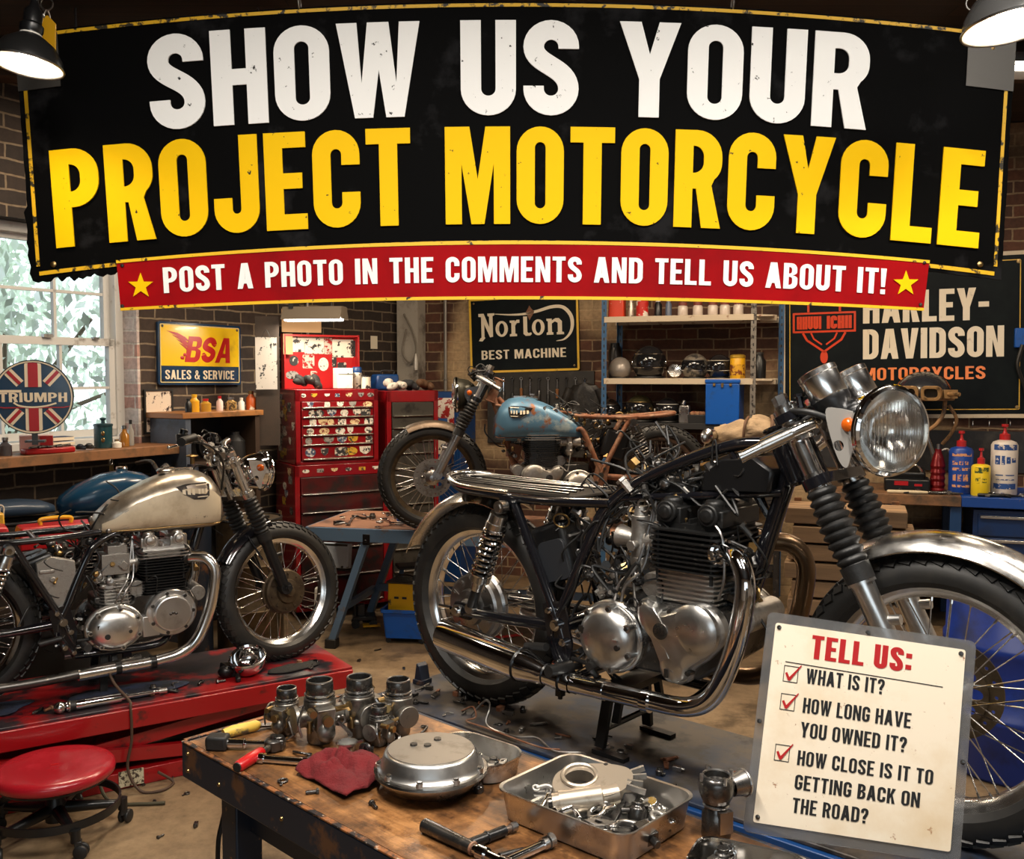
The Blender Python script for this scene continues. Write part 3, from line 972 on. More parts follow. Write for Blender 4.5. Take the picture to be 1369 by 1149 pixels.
s=sign_at('wall_sign','yellow and blue enamel sign reading BSA SALES & SERVICE on the brick wall',268,474,'L',0.02,radians(-0.5))
w,h=0.72,0.42
flat(s,'panel',rrect(w,h,0.016),0.010,ENB,0.018)
flat(s,'yellow_field',rrect(w-.04,h*.66,0.008,cy=h*.135),-0.008,ENY,0.002)
o,hs=ring_frame(w-.03,h-.03,.010,.006); flat(s,'border',o,-0.008,mat('border_cream',rgb(214,196,140),0.35),0.003,hs)
letters('BSA',box_fn(-.145,-.055,.40,.175,0.0),'lettering',ENR,s,depth=0.002,w=.68,t=.225,gap=.05,slant=.22).location.y=-0.010
letters('SALES & SERVICE',box_fn(-.305,-.172,.60,.062),'lettering',ENC,s,depth=0.002,w=.42,t=.14,gap=.09,space=.26).location.y=-0.008
wing=MB()
for (x0,z0,x1,z1,ww) in ((-.29,.15,-.10,.085,.03),(-.25,.125,-.10,.06,.024),(-.215,.098,-.10,.04,.02),(-.19,.072,-.105,.02,.018)):
    dx,dz=x1-x0,z1-z0
    wing.prism([(x0,z0),(x0+dx*.45,z0+dz*.45+ww*.62),(x0+dx*.8,z0+dz*.8+ww*.5),(x1,z1),(x0+dx*.75,z0+dz*.75-ww*.35),(x0+dx*.4,z0+dz*.4-ww*.1)],(0,-0.010,0),(1,0,0),(0,0,1),(0,-0.002,0))
for k in range(4):wing.ball((-.135-.012*k,-.012,-.008+.012*(k%2)-.010*k),(.010,.002,.012),8,5)
wing.build('wing_emblem',ENR,s)
screws(s,[(x*(w/2-.035),z*(h/2-.03)) for x in (-1,1) for z in (-1,1)],y=-0.010)

s=sign_at('wall_sign','black enamel sign with yellow border reading Norton BEST MACHINE on the back wall',700,447,'B',0.03,radians(1.6))
w,h=0.98,0.64
flat(s,'panel',rrect(w,h,0.02),0.012,ENK,0.020)
o,hs=ring_frame(w,h,.02,.018); flat(s,'border',o,-0.008,BORD_Y,0.005,hs)
def norton_shapes():
    S=[]
    S.append(([(0,-.14),(.06,-.02),(.10,.0),(.10,.86),(.0,.88),(.0,1.0),(.20,1.0),(.40,.42),(.40,.86),(.34,.90),(.34,1.0),(.60,1.0),(.60,.92),(.53,.88),(.53,.02),(.42,.0),(.21,.55),(.21,.02),(.24,-.02),(.13,-.16)],[]))   # N
    def ring(cx,w,h,t):return (arc(cx,h/2,w/2,h/2,0,360,22)[:-1],[arc(cx,h/2,w/2-t,h/2-t*.7,0,360,18)[:-1]])
    S.append(ring(.86,.46,.66,.13))
    S.append(([(1.16,0),(1.42,0),(1.42,.09),(1.36,.11),(1.36,.44),(1.42,.54),(1.52,.55),(1.52,.68),(1.42,.68),(1.35,.60),(1.35,.66),(1.16,.66),(1.16,.58),(1.22,.55),(1.22,.11),(1.16,.09)],[]))  # r
    S.append(([(1.66,.80),(1.66,.08),(1.74,0),(1.90,0),(1.96,.06),(1.94,.13),(1.84,.11),(1.80,.16),(1.80,.80)],[]))                   # t stem
    S.append(ring(2.20,.46,.66,.13))
    S.append(([(2.50,0),(2.74,0),(2.74,.09),(2.69,.11),(2.69,.46),(2.80,.54),(2.90,.48),(2.90,.11),(2.86,.09),(2.86,0),(3.12,0),(3.12,.09),(3.05,.11),(3.05,.54),(2.94,.67),(2.82,.67),(2.69,.58),(2.69,.66),(2.50,.66),(2.50,.58),(2.55,.55),(2.55,.11),(2.50,.09)],[]))
    P=[(.62,.96),(1.2,.90),(1.7,.905),(2.2,1.0),(2.7,1.14),(3.1,1.10),(3.36,.78),(3.42,.40),(3.34,.05),(3.12,-.20),(2.84,-.26)]
    Q=[(p.x,p.y) for p in sm([(a,b,0) for a,b in P],5)]
    L,R=[],[]
    n=len(Q)
    for i,q in enumerate(Q):
        a,b=Q[max(i-1,0)],Q[min(i+1,n-1)]
        d=math.hypot(b[0]-a[0],b[1]-a[1]); nx,ny=-(b[1]-a[1])/d,(b[0]-a[0])/d
        u=i/(n-1)
        hw=.012+.055*(sin(pi*min(1,u*1.0))**.8)
        L.append((q[0]+nx*hw,q[1]+ny*hw)); R.append((q[0]-nx*hw,q[1]-ny*hw))
    S.append((L+R[::-1],[]))
    return S,3.5
letters('',box_fn(-.405,-.015,.86,.205),'lettering',ENC,s,depth=0.002,shapes=norton_shapes()).location.y=-0.008
letters('BEST MACHINE',box_fn(-.385,-.205,.76,.078),'lettering',ENC,s,depth=0.002,w=.50,t=.16,gap=.11,space=.32).location.y=-0.008
screws(s,[(x*(w/2-.045),z*(h/2-.04)) for x in (-1,1) for z in (-1,1)],BRASS)
mb=MB(); mb.prism([(0,.05),(.02,.02),(.045,-.005),(.025,-.035),(.0,-.075),(-.02,-.03),(-.035,-.01),(-.015,.02)],(.06,-0.0085,.19),(1,0,0),(0,0,1),(0,-.0015,0)); mb.build('rust_patch',RUST,s)

s=sign_at('wall_sign','large dark sign reading HARLEY-DAVIDSON MOTORCYCLES on the wall behind the chrome headlight',1204,452,'B',0.04,radians(1.0))
w,h=1.72,1.20
flat(s,'panel',rrect(w,h,0.02),0.012,ENK,0.024)
o,hs=ring_frame(w,h,.02,.028); flat(s,'frame',o,-0.010,mat('cream_frame',rgb(206,190,164),0.4,wear=((0.3,0.2,0.12),12,0.58,0.7)),0.012,hs)
o,hs=ring_frame(w-.12,h-.12,.01,.006); flat(s,'pinstripe',o,-0.012,BORD_Y,0.002,hs)
Z=-.04
letters('HARLEY-',box_fn(-.265,Z+.155,.86,.235),'lettering',ENC,s,depth=0.003,w=.50,t=.20,gap=.07).location.y=-0.012
letters('DAVIDSON',box_fn(-.265,Z-.115,.96,.225),'lettering',ENC,s,depth=0.003,w=.50,t=.20,gap=.07).location.y=-0.012
letters('MOTORCYCLES',box_fn(-.265,Z-.275,.84,.095),'lettering',ENO,s,depth=0.003,w=.54,t=.18,gap=.10).location.y=-0.012
mb=MB()
def line(P,t=0.016,m=mb):
    m.prism(offset_path(P,t),(0,-0.012,0),(1,0,0),(0,0,1),(0,-0.003,0))
bxo=rrect(.46,.155,.004,2,cx=-.545,cy=.135); bxi=rrect(.43,.125,.003,2,cx=-.545,cy=.135)
mb.prism(bxo,(0,-0.012,0),(1,0,0),(0,0,1),(0,-0.003,0),[bxi])
line([(-.70,.055),(-.67,.00),(-.60,-.05),(-.545,-.09),(-.49,-.05),(-.42,.00),(-.39,.055)])
line([(-.64,.055),(-.62,.01),(-.56,-.035)],.012); line([(-.45,.055),(-.47,.01),(-.53,-.035)],.012)
line([(-.66,.215),(-.66,.27),(-.62,.30),(-.58,.27),(-.545,.31),(-.51,.27),(-.47,.30),(-.43,.27),(-.43,.215)])
mb.prism(arc(-.545,-.13,.028,.05,0,360,14)[:-1],(0,-.012,0),(1,0,0),(0,0,1),(0,-.003,0))
mb.build('shield_emblem',ENRO,s)
letters('HHUUI',box_fn(-.745,.085,.18,.098),'emblem_marks',ENRO,s,depth=0.003,w=.4,t=.19,gap=.03).location.y=-0.012
letters('ICHII',box_fn(-.525,.085,.18,.098),'emblem_marks',ENRO,s,depth=0.003,w=.4,t=.19,gap=.03).location.y=-0.012
screws(s,[(x*(w/2-.075),z*(h/2-.075)) for x in (-1,1) for z in (-1,1)],BRASS,0.016,-.012)

p=at(45,531,5.35)
s=thing('round_sign','round union flag sign reading TRIUMPH standing on the window sill','sign',p,LA*.0+radians(16))
R=0.20
def disc(r,n=56):return arc(0,0,r,r,0,360,n)[:-1]
flat(s,'panel',disc(R),0.006,ENB,0.010)
flat(s,'border',disc(R),-0.004,ENC,0.003,[disc(R*.955)])
flat(s,'rim',disc(R*1.02),0.008,SATINB,0.016,[disc(R*.995)])
def clipseg(poly,rr):
    """clip a convex polygon to a circle by sampling"""
    out=[]
    n=len(poly)
    for i in range(n):
        a,b=poly[i],poly[(i+1)%n]
        for k in range(12):
            x,y=a[0]+(b[0]-a[0])*k/12,a[1]+(b[1]-a[1])*k/12
            d=math.hypot(x,y)
            if d>rr:x,y=x*rr/d,y*rr/d
            if not out or math.hypot(out[-1][0]-x,out[-1][1]-y)>1e-4:out.append((x,y))
    return out
fw=MB(); fr=MB(); rr=R*.94
by,bt=-.055,.055                        # the name band
def bandpoly(m,pts,y):m.prism(clipseg(pts,rr),(0,y,0),(1,0,0),(0,0,1),(0,-0.0012,0))
def ray_poly(a,w0,z0,r0=0.30):
    d=V((cos(a),sin(a))); q=V((-d.y,d.x))*w0
    t0=z0/d.y
    x0=d*t0
    return [tuple(x0+q),tuple(x0-q),tuple(d*r0-q),tuple(d*r0+q)]
for z,sg in ((bt,1),(by,-1)):
    bandpoly(fw,[(-.042,z),(.042,z),(.042,sg*.3),(-.042,sg*.3)],-.0042)
    bandpoly(fr,[(-.025,z),(.025,z),(.025,sg*.3),(-.025,sg*.3)],-.0056)
    for a in (48,132):
        bandpoly(fw,ray_poly(radians(a*sg),.024,z+sg*.018),-.0042)
        bandpoly(fr,ray_poly(radians(a*sg),.009,z+sg*.018),-.0056)
bandpoly(fr,[(-.3,by-.006),(.3,by-.006),(.3,by-.0),(-.3,by-.0)],-.0058)
fw.build('flag_white',ENC,s,ang=20); fr.build('flag_red',mat('enamel_flag_red',rgb(170,28,34),0.3,coat=.3),s,ang=20)
letters('TRIUMPH',box_fn(-.172,-.028,.342,.052),'lettering',ENC,s,depth=0.0015,w=.52,t=.18,gap=.09).location.y=-0.0044
mb=MB()
mb.prism(offset_path([(-.185,.032),(-.06,.032)],.014),(0,-.0044,0),(1,0,0),(0,0,1),(0,-.0015,0))
Q=[(p_.x,p_.y) for p_ in sm([(-.10,-.03,0),(-.07,-.048,0),(-.01,-.056,0),(.06,-.05,0),(.115,-.034,0)],5)]
mb.prism(offset_path(Q,.009),(0,-.0062,0),(1,0,0),(0,0,1),(0,-.0012,0)); mb.build('name_flourish',ENC,s,ang=20)
mb=MB(); mb.box((0,0.006,-R-.02),(.03,.012,.09)); mb.box((0,.02,-R-.045),(.10,.06,.012)); mb.build('foot',DSTEEL,s)

bl,brr=atz(993,1112,.902),atz(1283,1156,.902)
tl=at(1027,818,bl.y+.07); tr=at(1305,858,brr.y+.07)
pc=(bl+brr)/2
pl=thing('placard','cream TELL US checklist card in a clear acrylic sheet standing on the workbench','sign',bl)
ux=(brr-bl); uz=(tl-bl+tr-brr)/2
un=ux.cross(uz).normalized()
if un.y>0:un=-un
ex=ux.normalized(); ez=(un.cross(ex)).normalized()
if ez.z<0:ez=-ez
ey=ez.cross(ex)
pl.rotation_euler=Matrix((ex,ey,ez)).transposed().to_euler()
toloc=lambda P:((P-bl).dot(ex),(P-bl).dot(ez))
cB,cR,cTL,cTR=(0,0),toloc(brr),toloc(tl),toloc(tr)
def q4(u,v):
    a=(cB[0]+(cR[0]-cB[0])*u,cB[1]+(cR[1]-cB[1])*u); b=(cTL[0]+(cTR[0]-cTL[0])*u,cTL[1]+(cTR[1]-cTL[1])*u)
    return a[0]+(b[0]-a[0])*v,a[1]+(b[1]-a[1])*v
def qr(u0,v0,u1,v1,k=.02):
    P=rrect(u1-u0,v1-v0,k,4,(u0+u1)/2,(v0+v1)/2)
    return [q4(*p_) for p_ in P]
ACR=mat('acrylic_sheet',(0.62,0.63,0.64),0.18,trans=.88,ior=1.15,spec=0.5)
flat(pl,'acrylic_sheet',qr(0,0,1,1,.03),0.003,ACR,0.006)
CARD=mat('aged_card',rgb(240,228,206),0.6,wear=(rgb(222,200,165),5,0.48,0.75),wear2=(rgb(150,92,40),42,0.64,0.70))
flat(pl,'card',qr(.045,.05,.955,.955,.012),-0.004,CARD,0.0015)
def pline(s,u0,u1,v0,hgt,m,t=.165,sl=0.0,**kw):
    return letters(s,lambda u,v:q4(u0+(u1-u0)*u,v0+hgt*v),'lettering',m,pl,depth=0.0006,t=t,**kw)
REDT=mat('printed_red',rgb(176,16,20),0.5); BLKT=mat('printed_black',(0.006,0.006,0.006),0.5)
for a in ((('TELL US:'),.235,.715,.815,.108,REDT,.19),('WHAT IS IT?',.225,.600,.700,.068,BLKT,.16),('HOW LONG HAVE',.225,.735,.566,.068,BLKT,.16),
          ('YOU OWNED IT?',.225,.725,.456,.068,BLKT,.16),('HOW CLOSE IS IT TO',.225,.855,.330,.066,BLKT,.16),('GETTING BACK ON',.225,.805,.222,.066,BLKT,.16),('THE ROAD?',.225,.580,.118,.066,BLKT,.16)):
    o=pline(*a[:6],t=a[6],w=.44,gap=.075,space=.26); o.location.y=-0.0056
mb=MB()
mb.prism([q4(.115,.782),q4(.865,.770),q4(.865,.774),q4(.115,.786)],(0,-.0056,0),(1,0,0),(0,0,1),(0,-.0005,0)); mb.build('rule',BLKT,pl)
bm_,ck=MB(),MB()
for v in (.693,.565,.335):
    o=[q4(.112,v),q4(.185,v),q4(.185,v+.075),q4(.112,v+.075)]; i_=[q4(.1155,v+.0035),q4(.1815,v+.0035),q4(.1815,v+.0715),q4(.1155,v+.0715)]
    bm_.prism(o,(0,-.0056,0),(1,0,0),(0,0,1),(0,-.0004,0),[i_])
    ck.prism([q4(.120,v+.04),q4(.130,v+.045),q4(.143,v+.024),q4(.195,v+.085),q4(.199,v+.082),q4(.148,v+.008),q4(.138,v+.008)],(0,-.0062,0),(1,0,0),(0,0,1),(0,-.0004,0))
bm_.build('checkbox',BLKT,pl); ck.build('tick',REDT,pl)
mb=MB()
for u,v in ((.065,.935),(.935,.935),(.065,.075),(.5,.97),(.02,.5),(.98,.45)):
    p_=q4(u,v); mb.lathe([(.0045,0),(.0035,.002),(.001,.0025)],(p_[0],-.0055,p_[1]),(0,-1,0),10)
mb.build('stud',DSTEEL,pl)
mb=MB()
for u in (.3,.7):
    a,b=q4(u,.62),q4(u,0.0)
    mb.tube([(a[0],.008,a[1]),(b[0],.11,b[1]-.0)],.003,8)
mb.build('wire_stand',STEEL,pl)
# ------------------------------------------------------------------ motorcycles
def loft_yz(mb,secs,n=28,e=2.6):
    """secs: (x, zc, half width, half height) super-ellipse rings along x"""
    rings=[]
    for x,zc,w,h in secs:
        ring=[]
        for k in range(n):
            t=2*pi*k/n
            c,s=cos(t),sin(t)
            ring.append(V((x,w*math.copysign(abs(c)**(2/e),c),zc+h*math.copysign(abs(s)**(2/e),s))))
        rings.append(ring)
    mb.rings(rings)
    return mb
def greeble(seed,c,d,n,parent,mats,tubes=0.5,name='fastener'):
    """the small fittings, unions, bolts and cables crowding an engine bay"""
    r=random.Random(seed)
    bs={m.name:MB() for m in mats}
    wires=MB()
    for i in range(n):
        m=bs[r.choice(mats).name]
        p=V(c)+V(((r.random()-.5)*d[0],(r.random()-.5)*d[1],(r.random()-.5)*d[2]))
        k=r.random()
        if k<.35:
            a=V((r.random()-.5,r.random()-.5,r.random()-.5)).normalized()
            l=.012+.03*r.random(); q=.004+.008*r.random()
            m.cyl(p,p+a*l,q,n=8); m.cyl(p+a*l,p+a*(l+.008),q*1.5,n=6)
        elif k<.6:
            m.box(p,(.010+.026*r.random(),.010+.02*r.random(),.008+.02*r.random()),rotm(r.random()*3,r.random()*3,r.random()*3))
        elif k<.75:m.torus(p,(r.random()-.5,1,r.random()-.5),.010+.014*r.random(),.003,14,6)
        else:m.ball(p,(.010+.012*r.random(),.010+.012*r.random(),.008+.012*r.random()),10,6)
    for i in range(int(n*tubes)):
        p=V(c)+V(((r.random()-.5)*d[0],(r.random()-.5)*d[1],(r.random()-.5)*d[2]))
        P=[p]
        for k in range(3):
            p=p+V(((r.random()-.5)*.16,(r.random()-.5)*.10,(r.random()-.5)*.16))
            p.y=max(min(p.y,c[1]+d[1]*.55),c[1]-d[1]*.55)
            P.append(p)
        wires.tube(sm(P,5),.0022+.0022*r.random(),6)
    for m in mats:
        if bs[m.name].v:tag(bs[m.name].build(name,m,parent),kind='stuff')
    if wires.v:tag(wires.build('wiring',WIREB,parent),kind='stuff')

def make_wheel(parent,cx,cz,R,sec,rimr,spokes,tyre_m,rim_m,hub_m,brake,side,rot=0.0,seed=1,bm=None,knob=0.5):
    """tyre mesh is the wheel part; rim, spokes, hub and brake are its sub-parts"""
    mb=MB()
    prof=[]
    N_,K=72,14
    u=[(cos(2*pi*i/N_),sin(2*pi*i/N_)) for i in range(N_)]
    shape=[]
    for k in range(K+1):
        t=-pi*.5+(pi*k/K)
        shape.append((R-sec+sec*cos(t)*1.0,sec*.98*sin(t)))
    bead=rimr+.004
    P=[(bead,-sec*.62),(R-sec*1.25,-sec*.94)]+shape+[(R-sec*1.25,sec*.94),(bead,sec*.62)]
    rings=[[V((cx+a*r,y,cz+b*r)) for r,y in P] for a,b in u]
    n=len(P)
    fs,vs=[],[p for r in rings for p in r]
    for i in range(N_):
        j=(i+1)%N_
        for k in range(n):
            l=(k+1)%n
            fs.append((i*n+k,j*n+k,j*n+l,i*n+l))
    mb.add(vs,fs)
    nb=54
    for i in range(nb):
        a=2*pi*(i+.5)/nb
        for row,(ang,wd) in enumerate(((-.80,.30),(-.27,.30),(.27,.30),(.80,.30))):
            aa=a+(pi/nb if row%2 else 0)
            rr=R-sec+(sec+.0022)*cos(ang)
            y=sec*.98*sin(ang)
            c=V((cx+cos(aa)*rr,y,cz+sin(aa)*rr))
            Rm=Matrix((V((-sin(aa),0,cos(aa))),V((0,cos(ang),0))-V((cos(aa),0,sin(aa)))*sin(ang),V((cos(aa),0,sin(aa)))*cos(ang)+V((0,sin(ang),0)))).transposed()
            mb.box(c,(2*pi*rr/nb*.72,sec*.40,.007),Rm @ rotm(0,0,.35 if row in (0,1) else -.35))
    w=mb.build('wheel',tyre_m,parent,ang=30)
    mb=MB()
    hw=sec*.60
    RP=[(rimr-.020,-.012),(rimr-.018,-hw*.55),(rimr-.004,-hw*.75),(rimr+.006,-hw),(rimr+.012,-hw-.003),(rimr+.013,-hw+.004),
          (rimr+.004,-hw*.6),(rimr-.008,0),(rimr+.004,hw*.6),(rimr+.013,hw-.004),(rimr+.012,hw+.003),(rimr+.006,hw),(rimr-.004,hw*.75),(rimr-.018,hw*.55),(rimr-.020,.012)]
    vs=[V((cx+a*r,y,cz+b*r)) for a,b in u for r,y in RP]
    n=len(RP); fs=[]
    for i in range(N_):
        j=(i+1)%N_
        for k in range(n):
            l=(k+1)%n
            fs.append((i*n+k,j*n+k,j*n+l,i*n+l))
    mb.add(vs,fs)
    mb.build('rim',rim_m,w,ang=50)
    hr=.042
    mb=MB()
    mb.lathe([(.012,-.065),(.030,-.06),(hr,-.052),(hr,-.046),(.026,-.038),(.026,.038),(hr,.046),(hr,.052),(.030,.06),(.012,.065)],(cx,0,cz),(0,1,0),28)
    mb.cyl((cx,-.10,cz),(cx,.10,cz),.009,n=10)
    mb.build('hub',hub_m,w)
    mb=MB()
    ns=spokes
    for i in range(ns):
        s=-1 if i%2 else 1
        a=2*pi*i/ns
        d=(.9 if (i // 2)%2 else -.9)
        p0=V((cx+cos(a)*hr*.95,s*.049,cz+sin(a)*hr*.95))
        b=a+d*.42
        p1=V((cx+cos(b)*(rimr-.014),s*.008,cz+sin(b)*(rimr-.014)))
        mb.cyl(p0,p1,.0016,n=5,cap=False)
        mb.cyl(p1-(p1-p0).normalized()*.016,p1,.003,n=6)
    mb.build('spokes',DCHROME if rim_m is not RUST else STEEL,w)
    if brake == 'disc' or brake == 'disc_holes':
        mb=MB()
        y=side*.075
        ro,ri=.118,.082
        po=arc(0,0,ro,ro,0,360,48)[:-1]
        pi_=arc(0,0,ri,ri,0,360,36)[:-1]
        holes=[arc(cos(t)*.10,sin(t)*.10,.0045,.0045,0,360,8)[:-1] for t in [2*pi*k/18 for k in range(18)]]
        mb.prism(po,(cx,y,cz),(1,0,0),(0,0,1),(0,-side*.005,0),[pi_]+holes)
        mb.prism(arc(0,0,.086,.086,0,360,36)[:-1],(cx,y-side*.006,cz),(1,0,0),(0,0,1),(0,-side*.006,0),[arc(cos(t)*.055,sin(t)*.055,.019,.013,0,360,14)[:-1] for t in [2*pi*k/8 for k in range(8)]])
        for k in range(8):
            t=2*pi*(k+.5)/8
            mb.lathe([(.006,0),(.005,.006),(.001,.007)],(cx+cos(t)*.074,y,cz+sin(t)*.074),(0,side,0),8)
        mb.build('brake_disc',bm or DISC,w,ang=30)
        mb=MB(); mb.lathe([(.046,.0),(.046,.02),(.032,.03),(.018,.034),(.018,.05),(.001,.052)],(cx,side*.055,cz),(0,side,0),26); mb.build('hub_cap',STEEL,w)
    if brake == 'drum':
        mb=MB()
        y=side*.02
        mb.lathe([(.112,0),(.112,.012),(.105,.02),(.105,.045),(.098,.052),(.06,.056),(.055,.07),(.030,.074),(.022,.09),(.001,.092)],(cx,y,cz),(0,side,0),48)
        for k in range(10):
            t=2*pi*(k+.3)/10
            mb.lathe([(.006,0),(.005,.006),(.001,.007)],(cx+cos(t)*.085,y+side*.052,cz+sin(t)*.085),(0,side,0),8)
        for k in range(5):
            t=2*pi*(k+.1)/5
            mb.bar((cx+cos(t)*.03,y+side*.058,cz+sin(t)*.03),(cx+cos(t)*.09,y+side*.052,cz+sin(t)*.09),.008,.008,up=(0,1,0))
        mb.build('brake_drum',bm or BROWN,w,ang=30)
    return w

def fin_plate(mb,cx,cz,lx,ly,th,cy=0):
    mb.prism(rrect(lx,ly,.03,4),(cx,cy,cz),(1,0,0),(0,1,0),(0,0,th))

def engine(root,o,dz,dx,side_y,cover_m,fin_m,head_m,low_m,case_m,seed,carb_m,vtwin=False,ov=1.0):
    """dx, dz shift the whole unit; built round the measured positions of the covers, barrels and ports"""
    X=lambda x:x+dx
    Z=lambda z:z+dz
    mb=MB()
    mb.prism([(.50,.28),(.48,.35),(.52,.43),(.66,.44),(.69,.47),(.93,.47),(.96,.41),(.93,.33),(.86,.275),(.62,.265)],(dx,.115,dz),(1,0,0),(0,0,1),(0,-.23,0))
    mb.cyl((X(.63),-.05,Z(.44)),(X(.63),.05,Z(.44)),.03,n=16)
    mb.box((X(.60),0,Z(.455)),(.16,.16,.05))
    eng=mb.build('engine',case_m,root,bev=.008)
    for s in (-1,1):
        mb=MB()
        if s ==-1 or True:
            c=(X(.594),s*.112,Z(.348))
            mb.lathe([(.102,0),(.102,.018),(.098,.022),(.093,.022),(.090,.040),(.082,.055),(.066,.066),(.04,.074),(.001,.077)],c,(0,s,0),56,sx=ov)
            for k in range(7):
                t=2*pi*k/7+.5
                mb.cyl((c[0]+cos(t)*.086*ov,s*.13,c[2]+sin(t)*.086),(c[0]+cos(t)*.086*ov,s*.168,c[2]+sin(t)*.086),.011,n=12)
            mb.bar((c[0]-.085,s*.148,c[2]-.004),(c[0]+.06,s*.188,c[2]+.008),.006,.004,up=(0,1,0))
            g=mb.build('gearbox_cover',cover_m,eng,ang=32)
            mb=MB()
            for k in range(7):
                t=2*pi*k/7+.5
                p=V((c[0]+cos(t)*.086*ov,s*.168,c[2]+sin(t)*.086))
                mb.cyl(p,p+V((0,s*.0045,0)),.0065,n=6)
            for q in (-.005,.012,.028):mb.box((c[0]-.068+q*.5,s*.176,c[2]+.018-q*.2),(.013,.006,.018))
            mb.cyl((c[0]+.055,s*.172,c[2]-.012),(c[0]+.055,s*.186,c[2]-.012),.008,n=12)
            mb.build('cover_screw',DSTEEL,g)
    for s in (-1,1):
        out=[(p.x,p.y) for p in sm([(.69,.455,0),(.712,.478,0),(.745,.472,0),(.765,.452,0),(.80,.462,0),(.86,.484,0),(.91,.478,0),(.945,.44,0),(.945,.395,0),(.905,.345,0),(.865,.312,0),(.845,.275,0),(.81,.262,0),(.775,.278,0),(.765,.32,0),(.745,.365,0),(.70,.41,0)],4,True)]
        mx,mz=.815,.395
        mb=MB()
        lv=[(1.0,.0),(1.0,.026),(.955,.034),(.94,.034),(.90,.050),(.80,.058),(.60,.061),(.30,.063),(.02,.064)]
        rings=[[V((X(mx+(a-mx)*k),s*(.112+y),Z(mz+(b-mz)*k))) for a,b in out] for k,y in lv]
        mb.rings(rings)
        if o.get('round_cover'):
            mb=MB(); c=(X(.835),s*.112,Z(.385))
            mb.lathe([(.105,0),(.105,.022),(.099,.028),(.080,.030),(.080,.048),(.074,.054),(.001,.056)],c,(0,s,0),52,sx=1.05); mb.box((c[0]-.09,s*.12,c[2]-.05),(.07,.04,.09))
            tc_=mb.build('timing_cover',cover_m,eng,bev=.003)
            mb=MB()
            for k in range(7):mb.cyl((c[0]+cos(k*.9)*.092,s*.136,c[2]+sin(k*.9)*.090),(c[0]+cos(k*.9)*.092,s*.147,c[2]+sin(k*.9)*.090),.008,n=8)
            for k in range(3):mb.ball((c[0]-.012+.012*k,s*.169,c[2]+.004*(k%2)),(.007,.003,.006),8,5)
            mb.build('cover_screw',DSTEEL,tc_)
            continue
        tc_=mb.build('timing_cover',cover_m,eng,ang=35)
        mb=MB()
        c=V((X(.87),s*.150,Z(.415)))
        mb.lathe([(.072,0),(.070,.012),(.058,.022),(.03,.027),(.001,.028)],c,(0,s,0),40)
        c2=V((X(.808),s*.146,Z(.305))); mb.lathe([(.036,0),(.035,.014),(.024,.024),(.001,.027)],c2,(0,s,0),30)
        c3=V((X(.725),s*.146,Z(.445))); mb.lathe([(.028,0),(.026,.014),(.001,.02)],c3,(0,s,0),24)
        mb.bar((X(.735),s*.160,Z(.44)),(X(.795),s*.168,Z(.33)),.03,.016,up=(0,1,0))
        mb.build('cover_boss',cover_m,tc_,ang=40)
        mb=MB()
        mb.lathe([(.022,0),(.022,.006),(.016,.008),(.001,.008)],(X(.782),s*.172,Z(.405)),(0,s,0),24)
        for k in range(3):mb.box((X(.772+.010*k),s*.181,Z(.405+.004*(k%2))),(.006,.002,.012))
        mb.build('cover_badge',DSTEEL,tc_)
        mb=MB()
        for (a,b) in ((.712,.462),(.90,.465),(.93,.40),(.855,.305),(.79,.285),(.748,.36),(.80,.455),(.715,.42)):
            mb.cyl((X(a),s*.135,Z(b)),(X(a),s*.160,Z(b)),.0085,n=10); mb.cyl((X(a),s*.16,Z(b)),(X(a),s*.1645,Z(b)),.006,n=6)
        mb.box((X(.915),s*.166,Z(.415)),(.022,.012,.014)); mb.box((X(.80),s*.172,Z(.297)),(.010,.01,.022))
        mb.build('cover_screw',DSTEEL,tc_)
    mb=MB()
    mb.box((X(.815),0,Z(.555)),(.16,.20,.17))
    for k in range(7):fin_plate(mb,X(.815),Z(.478+.0125*k),.19,.245,.0045)
    mb.build('barrel_base',low_m,eng)
    mb=MB()
    for k in range(6):fin_plate(mb,X(.815),Z(.558+.0125*k),.215,.262,.004)
    for k in range(4):
        mb.cyl((X(.735+.16*(k%2)),-.115+.23*(k // 2),Z(.53)),(X(.735+.16*(k%2)),-.115+.23*(k // 2),Z(.66)),.006,n=8)
    mb.build('cylinder_fins',fin_m,eng)
    mb=MB()
    mb.box((X(.815),0,Z(.655)),(.18,.20,.05))
    for k in range(3):fin_plate(mb,X(.815),Z(.634+.014*k),.225-.006*k,.265,.005)
    for k in range(5):mb.box((X(.75+.032*k),0,Z(.68)),(.006,.18,.025))
    mb.build('cylinder_head',head_m,eng)
    Z=lambda z:z+dz-.035
    for px_ in (.755,.88):
        mb=MB()
        mb.box((X(px_),0,Z(.735)),(.075,.20,.045)); mb.cyl((X(px_),-.115,Z(.745)),(X(px_),.115,Z(.745)),.030,n=20)
        for yy in (-.075,.075):
            mb.lathe([(.026,0),(.026,.02),(.018,.026),(.001,.027)],(X(px_),yy,Z(.757)),(0,0,1),12)
        for s in (-1,1):mb.lathe([(.022,0),(.020,.008),(.008,.010),(.001,.012)],(X(px_),s*.112,Z(.745)),(0,s,0),14)
        mb.build('rocker_box',head_m if not vtwin else cover_m,eng,bev=.004)
